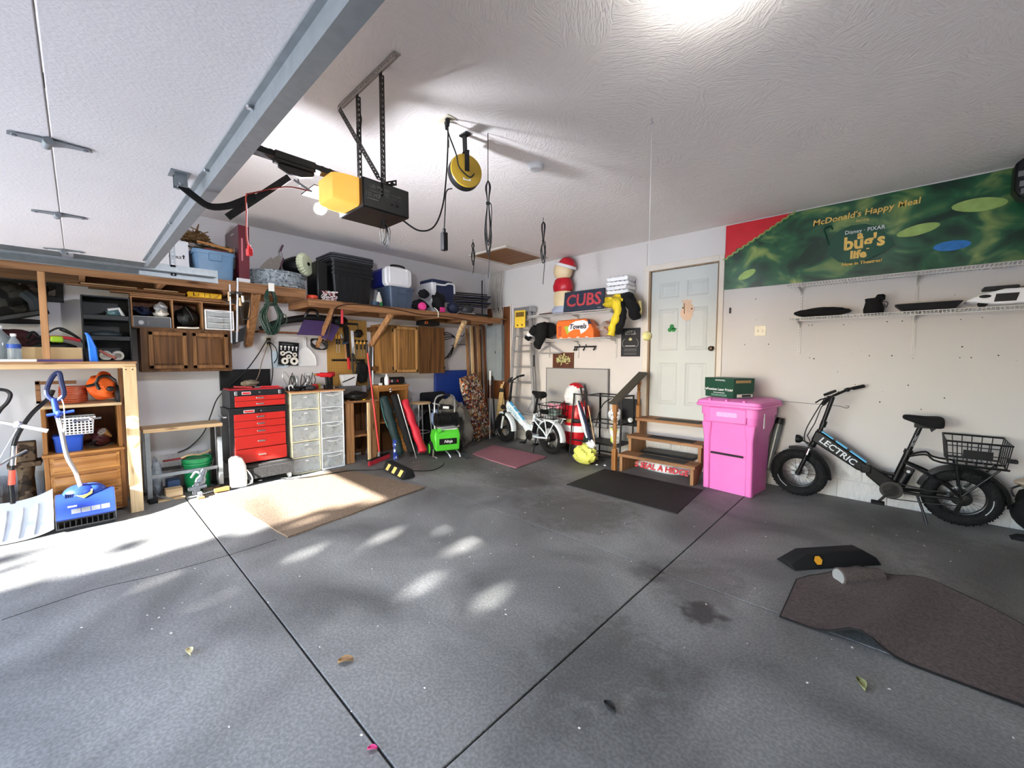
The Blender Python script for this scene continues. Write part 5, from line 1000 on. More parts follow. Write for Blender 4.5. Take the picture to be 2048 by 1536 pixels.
for k, (x, y, z, r, mt, lb) in enumerate([(-5.72, 1.42, 1.16, (.06, .09, .04), 'paper', 'grey-tan cloth lump on top of the tool chest')]): one('rag', G().blob((x, y, z), r, 77, .3), M('tanrag', (134, 122, 104), .8), lb, 'rag')
g = G(); g.bar((-5.6, 1.5, 1.138), (-5.58, 1.7, 1.138), .02, .016); o = thing('pliers', 'red-handled pliers lying on the tool chest', 'pliers', (-5.6, 1.6, 1.128)); part('handle', g, MATS['redp'], o); part('jaw', G().bar((-5.6, 1.44, 1.137), (-5.6, 1.5, 1.137), .03, .012), MATS['steel'], o)
g = G(); g.bar((-5.7, 1.25, 1.145), (-5.62, 1.42, 1.135), .03, .02); one('red_level', g, MATS['dkred2'], 'dark red tool lying at the chest lid hinge', 'tool', bevel=.004)

# ------------------------------------------------------------------ two clear drawer towers
M('drw', (214, 220, 222), .25, var=.12, sc=14, alpha=.34, spec=.6); M('drwin', (150, 150, 148), .7, var=.5, sc=24); M('yframe', (224, 220, 190), .4); M('wframe', (230, 232, 236), .35)
for k, (ya, yb, fm, lb) in enumerate([(1.80, 2.155, 'yframe', 'clear five-drawer tower with yellowed frame next to the tool cabinet'), (2.165, 2.475, 'wframe', 'clear five-drawer tower with white frame beside the plywood posts')]):
    o = thing('drawer_tower', lb, 'drawer unit', (-5.68, (ya+yb)/2, 0)); xf = -5.5; hh = 1.03
    for y in (ya, yb-.014): part('side', G().box(-5.88, xf, y, y+.014, .0, hh), MATS[fm], o, bevel=.003)
    part('top_panel', G().box(-5.88, xf, ya, yb, hh, hh+.015), MATS[fm], o, bevel=.003); part('back', G().box(-5.89, -5.88, ya, yb, 0, hh), MATS['wframe'], o)
    dh = hh/5
    for j in range(5):
        z = j*dh; part('rail', G().box(-5.86, xf+.004, ya+.014, yb-.014, z, z+.014), MATS[fm], o, bevel=.002)
        g = G().box(xf-.006, xf, ya+.018, yb-.018, z+.018, z+dh-.008).box(-5.85, xf-.006, ya+.018, ya+.022, z+.018, z+dh-.03).box(-5.85, xf-.006, yb-.022, yb-.018, z+.018, z+dh-.03)
        d = part('drawer', g, MATS['drw'], o, bevel=.002)
        lipz = z+dh-.03
        if k == 0: subpart('label_tab', G().box(xf, xf+.003, (ya+yb)/2-.02, (ya+yb)/2+.02, lipz-.02, lipz-.008), MATS['whitep'], d)
        else: subpart('lip', G().tube(spl([(xf+.002, ya+.07, lipz), (xf+.012, (ya+yb)/2, lipz-.012), (xf+.002, yb-.05, lipz)], 5), .005, 6), MATS['whitep'], d)
        rr = random.Random(j+10*k)
        for i in range(5): subpart('small_part', G().blob((rr.uniform(-5.75, -5.56), rr.uniform(ya+.06, yb-.06), z+.018+rr.uniform(.03, .05)), (rr.uniform(.03, .06), rr.uniform(.03, .06), rr.uniform(.03, .05)), i, .4, nu=10, nv=7), [MATS['ltgrey'], MATS['dkgrey'], MATS['paper'], MATS['drwin'], MATS['card']][(i+j) % 5], d)
one('plywood_sheet', G().box(-5.9, -5.47, 1.79, 2.485, 1.0455, 1.063), wood('plytop', (166, 112, 72), (200, 150, 104), 'y'), 'plywood board lying across both drawer towers', 'board', bevel=.002)
ZP = 1.0635
o = thing('plier_rack', 'black rack with upright pliers on the plywood board', 'tool rack', (-5.75, 2.02, ZP)); part('rack_bar', G().box(-5.8, -5.7, 1.84, 2.2, ZP, ZP+.05), MATS['black'], o, bevel=.008)
rr = random.Random(2)
for k in range(9):
    y = 1.87+.037*k; g = G(); t = rr.uniform(-.03, .03); g.tube(spl([(-5.75, y, ZP+.05), (-5.75, y-.02+t, ZP+.12), (-5.75, y+t, ZP+.19+.02*(k % 3))], 4), .006, 6); g.tube(spl([(-5.74, y, ZP+.05), (-5.74, y+.03+t, ZP+.12), (-5.74, y+.012+t, ZP+.19)], 4), .006, 6); part('pliers', g, MATS['steel'] if k % 2 else MATS['dkmetal'], o)
part('whisk_loop', G().tube(spl([(-5.76, 1.86, ZP+.05), (-5.76, 1.8, ZP+.18), (-5.76, 1.83, ZP+.24), (-5.76, 1.88, ZP+.15), (-5.76, 1.87, ZP+.05)], 5), .004, 5), MATS['steel'], o)
o = thing('cordless_drill', 'red and black cordless drill standing on the plywood board', 'drill', (-5.62, 2.3, ZP)); part('barrel', G().cyl((-5.62, 2.22, ZP+.2), (-5.62, 2.36, ZP+.19), .032).cyl((-5.62, 2.17, ZP+.203), (-5.62, 2.22, ZP+.2), .02), MATS['redp'], o); part('handle', G().bar((-5.62, 2.3, ZP+.18), (-5.62, 2.315, ZP+.06), .035, .04, (0, 1, 0)), MATS['black'], o, bevel=.006); part('battery', G().box(-5.655, -5.585, 2.27, 2.37, ZP, ZP+.06), MATS['black'], o, bevel=.006); part('chuck', G().cyl((-5.62, 2.14, ZP+.204), (-5.62, 2.175, ZP+.203), .012, .018), M('brass', (176, 130, 70), .35, .7), o)
o = thing('impact_driver', 'second red cordless driver behind the drill', 'drill', (-5.72, 2.4, ZP)); part('barrel', G().cyl((-5.72, 2.36, ZP+.2), (-5.72, 2.45, ZP+.2), .035), MATS['dkred2'], o, bevel=.004); part('handle', G().bar((-5.72, 2.4, ZP+.19), (-5.72, 2.4, ZP), .04, .045, (0, 1, 0)), MATS['black'], o, bevel=.006)
for k, (x, y, r, mt, lb) in enumerate([(-5.6, 1.92, (.07, .07, .03), 'black', 'black tool pouch on the plywood board in front of the rack'), (-5.58, 2.08, (.05, .06, .035), 'dkgrey', 'dark grey tool on the plywood board, middle'), (-5.66, 2.16, (.05, .05, .04), 'dkred2', 'dark red tool on the plywood board near the drill')]): one('hand_tool', G().blob((x, y, ZP+r[2]*.98), r, 80+k, .3), MATS[mt], lb, 'tool')
one('green_jar', G().lathe([(.03, ZP), (.03, ZP+.06), (.02, ZP+.07)], Matrix.Translation((-5.82, 2.27, 0)), 14), M('olive', (170, 164, 60), .5), 'olive jar behind the cordless drill', 'jar')
one('white_hook', G().tube(spl([(-5.62, 1.83, ZP+.01), (-5.6, 1.82, ZP+.06), (-5.6, 1.85, ZP+.08), (-5.6, 1.87, ZP+.04)], 4), .009, 6), MATS['whitep'], 'curved white plastic handle at the board corner', 'handle')

# ------------------------------------------------------------------ wall above: outlet, charts, dustpan
o = thing('wall_outlet', 'wall outlet with a stack of black plugs and cords', 'outlet', (-5.99, 1.715, 1.6)); part('plate', G().box(-5.999, -5.992, 1.68, 1.75, 1.64, 1.77), MATS['ivory'], o, bevel=.002)
for z in (1.73, 1.68): part('plug', G().box(-5.992, -5.95, 1.695, 1.735, z-.018, z+.018), MATS['black'], o, bevel=.005)
part('cord', G().tube(spl([(-5.95, 1.71, 1.68), (-5.9, 1.72, 1.6), (-5.92, 1.73, 1.5), (-5.93, 1.74, 1.3), (-5.9, 1.7, 1.12)], 6), .006, 6), MATS['blackcord'], o); part('cord', G().tube(spl([(-5.96, 1.72, 1.7), (-5.92, 1.78, 1.62), (-5.93, 1.8, 1.5), (-5.94, 1.76, 1.42)], 6), .006, 6), MATS['blackcord'], o)
part('cord', G().tube(spl([(-5.94, 1.70, 1.67), (-5.92, 1.62, 1.45), (-5.9, 1.56, 1.25), (-5.86, 1.48, 1.15)], 6), .005, 6), M('palecord', (150, 128, 110), .5), o)
one('power_cable', G().tube(spl([(-5.95, 1.69, 1.72), (-5.9, 1.55, 1.5), (-5.88, 1.4, 1.3), (-5.89, 1.25, 1.15), (-5.88, 1.12, 1.0), (-5.9, 1.05, .8), (-5.93, .98, .6), (-5.95, .85, .45), (-5.96, .74, .4)], 8), .006, 6), MATS['blackcord'], 'long black cord running down the wall behind the tool chest', 'cord')
o = thing('router_bit_chart', 'black display card of white router bits pinned to the wall', 'poster', (-5.985, 1.95, 1.38)); Tm = onL(-5.95, 1.945, 1.545) @ Matrix.Rotation(-.06, 4, 'Z')
part('board', G().box(-.125, .125, -.155, .155, -.006, 0, Tm), MATS['blackp'], o)
for i in range(5): part('bit', G().box(-.1+.047*i, -.09+.047*i, .045, .085, 0, .006, Tm).add([], []), MATS['whitep'], o); part('bit_head', G().cyl(Tm @ V(-.095+.047*i, .09, 0), Tm @ V(-.095+.047*i, .09, .008), .013), MATS['whitep'], o)
for (a, b, r) in ((-.075, .0, .032), (.075, -.01, .03), (-.045, -.1, .045), (.07, -.095, .052), (.0, -.04, .03)):
    d = part('dial_ring', G().lathe([(r*.4, 0), (r, 0), (r, .008), (r*.4, .008), (r*.4, 0)], Tm @ Matrix.Translation((a, b, .001)), 20), MATS['paper'], o)
part('arc', G().tube([Tm @ V(.0+.035*math.cos(t), .0+.025*math.sin(t), .005) for t in [i*PI/8 for i in range(9)]], .011, 6), MATS['whitep'], o); part('title_line', G().box(-.09, .05, .12, .128, 0, .001, Tm), MATS['grey'], o)
o = thing('radio_box', 'pale blue rounded box partly hidden behind the router chart', 'box', (-5.95, 1.84, 1.37)); part('body', G().prism(rpoly(.2, .22, .03, 4), .03, onL(-5.998, 1.845, 1.47)), M('paleblue', (196, 214, 226), .4), o); part('small_print', G().box(-5.968, -5.966, 1.80, 1.89, 1.38, 1.39), MATS['navy'], o)
o = thing('dustpan', 'white plastic dustpan hanging on the wall beside the pegboard', 'dustpan', (-5.97, 2.16, 1.37))
P = [(-.14, -.2), (.14, -.2), (.145, -.15), (.13, -.06), (.07, .02), (.025, .06), (.018, .2), (-.018, .2), (-.025, .06), (-.07, .02), (-.13, -.06), (-.145, -.15)]
part('pan', G().prism(P, .012, onL(-5.99, 2.165, 1.575)), MATS['whitep'], o, bevel=.004); part('front_lip', G().box(-5.978, -5.968, 2.03, 2.30, 1.375, 1.4), MATS['whitep'], o, bevel=.003); part('rim', G().tube([(-5.975, 2.165+a, 1.575+b) for a, b in P[1:6]], .006, 5), MATS['whitep'], o); part('rim', G().tube([(-5.975, 2.165+a, 1.575+b) for a, b in P[7:12]], .006, 5), MATS['whitep'], o)
# leaf blower and purple folder on the brace
o = thing('leaf_blower', 'long black blower tube resting behind the pine braces', 'leaf blower', (-5.85, 2.2, 1.8)); part('tube', G().tube(spl([(-5.85, 1.58, 1.82), (-5.85, 1.75, 1.9), (-5.85, 1.95, 1.96), (-5.85, 2.2, 2.0), (-5.85, 2.5, 1.99)], 5), [.03+.0015*i for i in range(21)], 9), MATS['black'], o); part('motor', G().blob((-5.88, 2.6, 1.98), (.06, .12, .08), 4, .1), MATS['black'], o); part('grip', G().tube(spl([(-5.82, 2.1, 2.0), (-5.8, 2.16, 2.1), (-5.8, 2.25, 2.09), (-5.82, 2.28, 2.0)], 4), .018, 7), MATS['blackp'], o); part('support', G().box(-5.998, -5.84, 1.56, 2.08, 1.78, 1.8), MATS['brown_z'], o)
one('purple_folder', G().prism([(1.97, 1.79), (2.27, 1.79), (2.27, 1.99), (2.06, 1.99)], .006, MX((-5.70, 0, 0), (.0, 1, 0), (.0, 0, 1))).prism([(2.28, 1.76), (2.42, 1.72), (2.53, 1.93), (2.36, 1.99), (2.28, 1.99)], .006, MX((-5.70, 0, 0), (.0, 1, 0), (0, 0, 1))).box(-5.7, -5.694, 2.27, 2.28, 1.79, 1.99), M('purplef', (64, 46, 92), .5), 'purple vinyl folder hanging behind the pine brace', 'folder')
one('red_handle_saw', G().bar((-5.36, 2.42, 2.12), (-5.36, 2.415, 1.94), .012, .03, (0, 1, 0)).cyl((-5.36, 2.42, 2.12), (-5.36, 2.42, 2.16), .006, .002), M('redpk', (206, 60, 74), .4), 'red utility handle hanging from the shelf by the brace', 'tool', bevel=.004)
g = G()
for k in range(6): g.tube([V(-5.86+.02*math.sin(k), 2.31, 1.68)+V(.06*math.cos(t), .09*math.cos(t+.2*k), .075*math.sin(t)) for t in [i*2*PI/16 for i in range(16)]], .006, 5, True)
one('black_cord_coil', g, MATS['blackcord'], 'black cord coiled round the foot of the pine brace', 'cord')
# pegboard
pb = thing('pegboard', 'tan perforated pegboard with hung tools', 'pegboard', (-5.99, 2.78, 1.07))
def pegm():
    m = bpy.data.materials.new('pegm'); m.use_nodes = True; n = m.node_tree; b = n.nodes['Principled BSDF']; L = n.links.new
    tc = n.nodes.new('ShaderNodeTexCoord'); mp = n.nodes.new('ShaderNodeMapping'); mp.inputs['Scale'].default_value = (0, 39.4, 39.4); L(tc.outputs['Object'], mp.inputs[0])
    fr = n.nodes.new('ShaderNodeVectorMath'); fr.operation = 'FRACTION'; L(mp.outputs[0], fr.inputs[0])
    ds_ = n.nodes.new('ShaderNodeVectorMath'); ds_.operation = 'DISTANCE'; ds_.inputs[1].default_value = (0, .5, .5); L(fr.outputs[0], ds_.inputs[0])
    cr = n.nodes.new('ShaderNodeValToRGB'); cr.color_ramp.elements[0].position = .17; cr.color_ramp.elements[1].position = .22; cr.color_ramp.elements[0].color = lin((60, 40, 16))+(1,); cr.color_ramp.elements[1].color = lin((178, 136, 66))+(1,)
    L(ds_.outputs['Value'], cr.inputs[0]); L(cr.outputs[0], b.inputs['Base Color']); b.inputs['Roughness'].default_value = .7; return m
part('board', G().box(-5.999, -5.985, 2.47, 3.08, 1.07, 2.06), pegm(), pb)
for (y0, y1, z) in ((2.53, 3.03, 1.46), (2.76, 2.93, 2.0), (2.87, 3.08, 1.75)): part('tool_holder', G().box(-5.985, -5.955, y0, y1, z-.015, z+.012), MATS['black'], pb, bevel=.003)
M('amberh', (232, 176, 70), .35)
sp = [(2.60, 1.79, 0), (2.64, 1.79, 0), (2.70, 1.80, .35), (2.91, 1.72, 0), (2.97, 1.72, .03), (3.03, 1.72, 0)]
for k, (y, z, t) in enumerate(sp):
    o = thing('screwdriver', ['yellow-tipped screwdriver at the pegboard edge, first of the upper three', 'yellow-tipped screwdriver, second of the upper three on the pegboard', 'tilted pale screwdriver on the pegboard beside the upper pair', 'yellow-tipped screwdriver in the lower holder, nearest the white level', 'yellow-tipped screwdriver in the middle of the lower holder', 'yellow-tipped screwdriver at the outer end of the lower holder'][k], 'screwdriver', (-5.965, y, z-.24), group='screwdrivers on the pegboard')
    T = Matrix.Translation((-5.965, y, z)) @ Matrix.Rotation(t, 4, 'X')
    part('handle', G().lathe([(.008, -.1), (.013, -.09), (.011, -.05), (.013, -.02)], T, 10), MATS['black'], o); part('grip_tip', G().lathe([(.013, -.02), (.012, .035), (.006, .045)], T, 10), MATS['amberh'] if k != 2 else MATS['ltgrey'], o); part('blade', G().lathe([(.003, -.23), (.004, -.1)], T, 8), MATS['chrome'], o)
o = thing('spirit_level', 'white vertical level hanging on the pegboard', 'level', (-5.95, 2.84, 1.54)); part('body', G().bar((-5.95, 2.83, 1.90), (-5.95, 2.845, 1.54), .02, .045, (0, 1, 0)), MATS['whitep'], o, bevel=.008)
o = thing('bar_clamp', 'dark bar clamp with red handle hung on the pegboard', 'clamp', (-5.95, 2.76, 1.3)); part('bar', G().bar((-5.955, 2.735, 1.97), (-5.95, 2.755, 1.48), .03, .05, (0, 1, 0)), MATS['black'], o); part('handle', G().bar((-5.94, 2.755, 1.5), (-5.94, 2.77, 1.32), .03, .035, (0, 1, 0)), MATS['redp'], o, bevel=.006); part('slide', G().bar((-5.955, 2.775, 1.95), (-5.95, 2.79, 1.45), .008, .014, (0, 1, 0)), MATS['dkmetal'], o)
o = thing('caulk_gun', 'black caulking gun hung near the pegboard corner', 'tool', (-5.94, 2.92, 1.78)); part('body', G().blob((-5.95, 2.92, 1.86), (.03, .06, .06), 12, .3), MATS['black'], o); part('hook', G().tube(spl([(-5.96, 2.9, 2.0), (-5.94, 2.91, 1.94), (-5.95, 2.92, 1.88)], 4), .006, 5), MATS['dkmetal'], o)
o = thing('hammer', 'blue-handled hammer hung between the screwdrivers', 'hammer', (-5.94, 2.7, 1.5)); part('head', G().cyl((-5.95, 2.66, 1.70), (-5.95, 2.74, 1.72), .018), M('hblue', (44, 62, 84), .4), o); part('handle', G().cyl((-5.95, 2.70, 1.70), (-5.95, 2.715, 1.48), .012, .014), MATS['pine_z'], o)
o = thing('loppers', 'long-handled loppers leaning against the pegboard', 'loppers', (-5.88, 2.83, 1.1)); part('handle', G().tube([(-5.9, 2.80, 1.56), (-5.9, 2.80, 1.4), (-5.88, 2.83, 1.12)], .013, 7), MATS['black'], o); part('handle', G().tube([(-5.9, 2.81, 1.56), (-5.9, 2.88, 1.38), (-5.88, 2.95, 1.12)], .013, 7), MATS['black'], o); part('blade', G().tube([(-5.9, 2.805, 1.56), (-5.9, 2.82, 1.66)], [.016, .004], 6), MATS['steel'], o)
one('folded_jacket', G().blob((-5.93, 2.97, 1.28), (.05, .1, .17), 44, .2), MATS['blkcloth'], 'black cloth bag hanging low on the pegboard', 'bag')

# ------------------------------------------------------------------ plywood-post bench, bucket and bench clutter
o = thing('post_bench', 'rough wooden bench with wide pale posts next to the clear drawers', 'bench', (-5.72, 2.8, 0))
for (y, w_) in ((2.525, .115), (2.87, .1)): part('post', G().box(-5.58, -5.545, y, y+w_, 0, .855), MATS['pine_z'], o, bevel=.003)
part('post', G().box(-5.545, -5.51, 2.83, 2.868, 0, .85), MATS['pale_z'], o, bevel=.003)
part('top', G().box(-5.95, -5.53, 2.5, 3.02, .856, .885), MATS['pine_y'], o, bevel=.003); part('shelf_panel', G().box(-5.95, -5.57, 2.53, 2.97, .36, .385), MATS['pine_y'], o); part('back_panel', G().box(-5.97, -5.95, 2.5, 3.02, .05, .856), MATS['oak_z'], o)
for y in (2.53, 2.93): part('back_post', G().box(-5.95, -5.91, y, y+.05, 0, .856), MATS['oak_z'], o)
one('belt_sander', G().blob((-5.72, 2.72, .95), (.14, .16, .065), 23, .25), MATS['black'], 'black tool heap on the post bench', 'tool')
rr = random.Random(6)
for k in range(4): one('spare_part', G().box(-5.6+.01*k, -5.57+.01*k, 2.56+.11*k, 2.6+.11*k, .886, .9), [MATS['brass'], MATS['dkmetal'], MATS['yellow'], MATS['grey']][k], ['brass fitting at the post bench edge', 'dark metal fitting at the post bench edge', 'yellow fitting at the post bench edge', 'grey fitting at the post bench edge'][k], 'fitting', bevel=.003)
o = thing('shop_heater', 'grey metal box behind the post bench clutter', 'box', (-5.85, 2.72, .886)); part('body', G().box(-5.95, -5.8, 2.55, 2.9, .886, 1.08), M('warmgrey', (104, 102, 100), .5), o, bevel=.004)
o = thing('white_caddy', 'white plastic caddy with black handle on the grey box', 'caddy', (-5.86, 2.72, 1.082)); part('tub', G().loft([[(-5.87+b, 2.72+a, 1.083) for a, b in rpoly(.19, .1, .02)], [(-5.87+b*1.15, 2.72+a*1.3, 1.25) for a, b in rpoly(.19, .1, .02)]]), MATS['whitep'], o); part('handle', G().bar((-5.795, 2.6, 1.14), (-5.795, 2.78, 1.21), .006, .012), MATS['black'], o)
# poles and broom
o = thing('push_broom', 'red push broom leaning against the pegboard', 'broom', (-5.5, 2.92, 0)); part('handle', G().cyl((-5.62, 2.83, 1.62), (-5.50, 2.93, .1), .012), M('brred', (204, 46, 50), .35), o); part('grip', G().cyl((-5.626, 2.826, 1.70), (-5.615, 2.833, 1.56), .014), MATS['black'], o)
part('block', G().bar((-5.38, 2.69, .055), (-5.62, 3.14, .055), .06, .035), MATS['black'], o, bevel=.008); g = G()
for k in range(26):
    c = V(-5.36, 2.69, .03).lerp(V(-5.6, 3.14, .03), k/25); g.box(-.035, .03, -.007, .007, -.028, .03, Matrix.Translation(c) @ Matrix.Rotation(-.3, 4, 'Z'))
part('bristles', g, M('brist', (176, 40, 52), .8), o, smooth=0, kind='stuff'); part('socket', G().cyl((-5.51, 2.92, .06), (-5.503, 2.926, .14), .02), MATS['grey'], o)
one('aluminium_pole', G().bar((-5.9, 3.16, 1.66), (-5.75, 3.06, .02), .03, .03), MATS['alu'], 'square aluminium pole leaning on the wall by the broom', 'pole'); one('fluted_black_pole', G().bar((-5.93, 3.14, 1.75), (-5.82, 3.02, 1.0), .04, .04), M('ridg', (34, 34, 36), .5, bump=.8, bsc=90), 'dark ridged straightedge leaning beside the aluminium pole', 'straightedge')
# small wooden cabinet with drink bottle
o = thing('small_wood_cabinet', 'small honey wood cabinet behind the folded chair bags', 'cabinet', (-5.75, 3.3, 0)); y0, y1 = 3.04, 3.56
for y in (y0, y1-.02): part('side', G().box(-5.93, -5.6, y, y+.02, 0, 1.05), MATS['honey_z'], o, bevel=.002)
part('top', G().box(-5.95, -5.58, y0-.01, y1+.01, 1.05, 1.078), MATS['honey_y'], o, bevel=.004); part('back', G().box(-5.95, -5.93, y0, y1, 0, 1.05), MATS['oak_z'], o); part('shelf_panel', G().box(-5.93, -5.62, y0+.02, y1-.02, .5, .52), MATS['honey_y'], o); part('front_rail', G().box(-5.62, -5.6, y0+.02, y1-.02, .99, 1.05), MATS['honey_y'], o)
bottle('white_bottle', -5.64, 3.21, 1.0785, [(.03, 0), (.035, .01), (.035, .1), (.02, .135), (.012, .14)], MATS['whitep'], 'small white bottle on the honey cabinet', MATS['whitep'], [(.014, .14), (.014, .165)])
o = thing('tool_case', 'black open tool case with red tools on the honey cabinet', 'tool case', (-5.76, 3.4, 1.079)); part('shell', G().prism(rpoly(.4, .11, .03, 4), .06, onL(-5.82, 3.4, 1.136)), MATS['black'], o, bevel=.004)
for k in range(4): part('tool', G().box(-5.76, -5.745, 3.3+.05*k, 3.33+.05*k, 1.1+.01*(k % 2), 1.15), MATS[('dkred2', 'ltgrey', 'dkgrey', 'dkred2')[k]], o, bevel=.003)
one('tape_measure', G().box(-5.66, -5.62, 3.08, 3.13, 1.0785, 1.115), MATS['whitep'], 'white tape measure at the honey cabinet corner', 'tape measure', bevel=.008)
# oak cabinet with its second door open
oc = thing('two_door_wall_cabinet', 'lighter oak wall cabinet with one door swung open', 'cabinet', (-5.85, 3.55, 1.25)); part('carcass', G().box(-5.999, -5.7, 3.15, 3.84, 1.255, 2.0), MATS['oak2_z'], oc, bevel=.002)
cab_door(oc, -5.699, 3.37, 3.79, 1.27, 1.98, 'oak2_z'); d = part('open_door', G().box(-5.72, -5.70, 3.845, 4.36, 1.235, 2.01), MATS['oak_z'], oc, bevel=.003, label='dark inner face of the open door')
for z in (1.33, 1.92): part('hinge', G().box(-5.7, -5.685, 3.345, 3.362, z-.025, z+.025), MATS['black'], oc); subpart('hinge', G().box(-5.70, -5.69, 4.345, 4.36, z-.03, z+.02), MATS['black'], d)
part('side_block', G().box(-5.98, -5.75, 3.08, 3.15, 1.9, 1.96), MATS['oak_z'], oc); part('side_block', G().box(-5.98, -5.75, 3.08, 3.15, 1.3, 1.36), MATS['oak_z'], oc)
one('black_clamp_light', G().box(-5.8, -5.55, 3.85, 4.15, 2.03, 2.1), MATS['black'], 'black box hung under the shelf above the open cabinet door', 'box', bevel=.01)
one('orange_clip', G().tube([(-5.54, 3.86, 2.08), (-5.54, 3.9, 2.08), (-5.54, 3.9, 2.05), (-5.54, 3.86, 2.05)], .006, 5, True), MATS['orange'], 'small orange clip hanging under the long shelf', 'clip')

# ------------------------------------------------------------------ chair bags, stool, washer
def bag(name, a, b, r, mat, label, strap=None, seed=1, flat=1.0):
    a = Vector(a); b = Vector(b); o = thing(name, label, 'bag', (b.x, b.y, 0)); rr = random.Random(seed); n = 30; P = [a.lerp(b, i/n) for i in range(n+1)]
    R = [r*(.55 if i in (0, n) else 1)*(1+.07*math.sin(3.1*i+seed)) for i in range(n+1)]
    part('body', crm(G().tube(P, R, 18), .007, 24, seed), mat, o)
    return o
M('tealbag', (16, 40, 42), .7, bump=.3, bsc=30, dist=.01); M('redbag', (196, 30, 52), .55, bump=.4, bsc=24, dist=.012)
o = bag('teal_chair_bag', (-5.47, 3.06, .93), (-5.27, 3.2, .07), .062, MATS['tealbag'], 'dark teal folded-chair bag leaning on the honey cabinet', seed=3)
part('piping', G().tube(spl([(-5.5, 3.02, .9), (-5.44, 3.05, .6), (-5.35, 3.13, .3), (-5.29, 3.18, .05)], 6), .008, 5), M('piping', (60, 110, 112), .6), o)
o = bag('black_chair_bag', (-5.45, 3.215, .95), (-5.2, 3.36, .07), .062, MATS['blkcloth'], 'black folded-chair bag between the teal and red bags', seed=5); part('drawstring', G().tube(spl([(-5.43, 3.19, .75), (-5.4, 3.2, .68), (-5.42, 3.27, .76), (-5.4, 3.22, .62)], 5), .005, 5), MATS['piping'], o)
o = bag('red_chair_bag', (-5.42, 3.365, .86), (-5.13, 3.51, .07), .062, MATS['redbag'], 'bright red folded-chair bag leaning beside the black one', seed=7)
part('strap', G().tube(spl([(-5.41, 3.4, .62), (-5.36, 3.36, .5), (-5.30, 3.4, .38), (-5.24, 3.5, .25), (-5.3, 3.56, .24)], 6), .009, 6), MATS['black'], o); part('neck_tie', G().tube([(-5.47+.05*math.cos(t), 3.375+.055*math.sin(t), .745+.01*math.cos(t)) for t in [i*2*PI/14 for i in range(14)]], .008, 5, True), MATS['redbag'], o)
one('trekking_pole', G().cyl((-5.40, 3.15, .97), (-5.22, 3.33, .03), .009, .006), MATS['alu'], 'thin silver trekking pole leaning on the black chair bag', 'pole')
one('small_globe_light', G().ell((-5.52, 3.2, 1.02), .02).ell((-5.515, 3.2, .985), .018), MATS['chrome'], 'small chrome knob above the black chair bag', 'knob')
bottle('blue_spray_can', -5.42, 3.02, 0.0, [(.032, 0), (.034, .01), (.034, .3), (.02, .33), (.01, .34)], patches('bluecan', [(40, 60, 140), (70, 90, 170), (200, 206, 220), (30, 44, 110)], 40), 'blue printed tall canister on the floor by the teal bag', cat='canister')
o = thing('round_stool', 'round wooden stool with metal legs behind the red bag', 'stool', (-5.55, 3.75, 0)); part('seat', G().lathe([(.15, .755), (.165, .762), (.165, .78), (.15, .787)], Matrix.Translation((-5.55, 3.75, 0)), 28), MATS['pale_y'], o)
for (a, b) in ((-.11, -.11), (.11, -.11), (.11, .11), (-.11, .11)): part('leg', G().cyl((-5.55+a*.9, 3.75+b*.9, .757), (-5.55+a*1.3, 3.75+b*1.3, 0), .012), MATS['steel'], o)
part('foot_ring', G().tube([(-5.55+.15*math.cos(t), 3.75+.15*math.sin(t), .3) for t in [i*2*PI/20 for i in range(20)]], .008, 6, True), MATS['steel'], o)
one('denim_cloth', G().blob((-5.3, 3.86, .55), (.05, .06, .13), 91, .3), M('denim', (104, 120, 150), .85), 'faded blue cloth hanging on the stool side', 'cloth')
one('chrome_bar', G().tube(spl([(-5.42, 3.82, .77), (-5.36, 3.9, .74), (-5.34, 3.95, .62)], 4), .012, 7), MATS['steel'], 'bent chrome tube beside the stool seat', 'tube')
one('navy_chair_back', G().prism(rpoly(.5, .3, .04, 4), .03, onL(-5.82, 4.17, .76)), M('navyd', (16, 20, 27), .6), 'dark navy padded chair back against the wall', 'chair back'); one('dark_seat_cushion', G().blob((-5.85, 4.18, .29), (.07, .26, .29), 17, .1), MATS['blkcloth'], 'dark folded chair stowed behind the pressure washer', 'folded chair')
one('dark_roller_bag', G().blob((-5.84, 3.72, .22), (.08, .12, .22), 28, .1), M('dkpurp', (40, 38, 50), .8), 'dark grey bag on the floor under the stool', 'bag')
# pressure washer
o = thing('pressure_washer', 'bright green pressure washer with black hose reel and silver frame', 'pressure washer', (-5.02, 3.72, 0), rz=-.38); M('lawngr', (78, 190, 48), .35)
# own frame: x faces the room, y runs to its right
part('body', G().loft([[(-.14, -.2, .12), (.14, -.2, .1), (.14, .17, .1), (-.14, .17, .12)], [(-.16, -.22, .3), (.15, -.22, .33), (.15, .18, .33), (-.16, .18, .33)], [(-.13, -.2, .4), (.1, -.19, .42), (.1, .17, .42), (-.13, .17, .42)]]), MATS['lawngr'], o, bevel=.02)
part('white_tank', G().box(-.1, .1, -.12, .15, .36, .45), MATS['whitep'], o, bevel=.02); part('name_plate', G().box(.142, .152, -.15, .12, .2, .29), MATS['black'], o, bevel=.004); text('lettering', 'Ninja', MX((.153, -.015, .245), (0, 1, 0), (0, 0, 1)), .06, MATS['whitep'], o, shear=.3, bold=.001)
part('knob', G().cyl((.12, -.15, .4), (.16, -.15, .42), .03), MATS['lawngr'], o); part('side_label', G().box(-.03, .08, .171, .178, .17, .3), MATS['paper'], o)
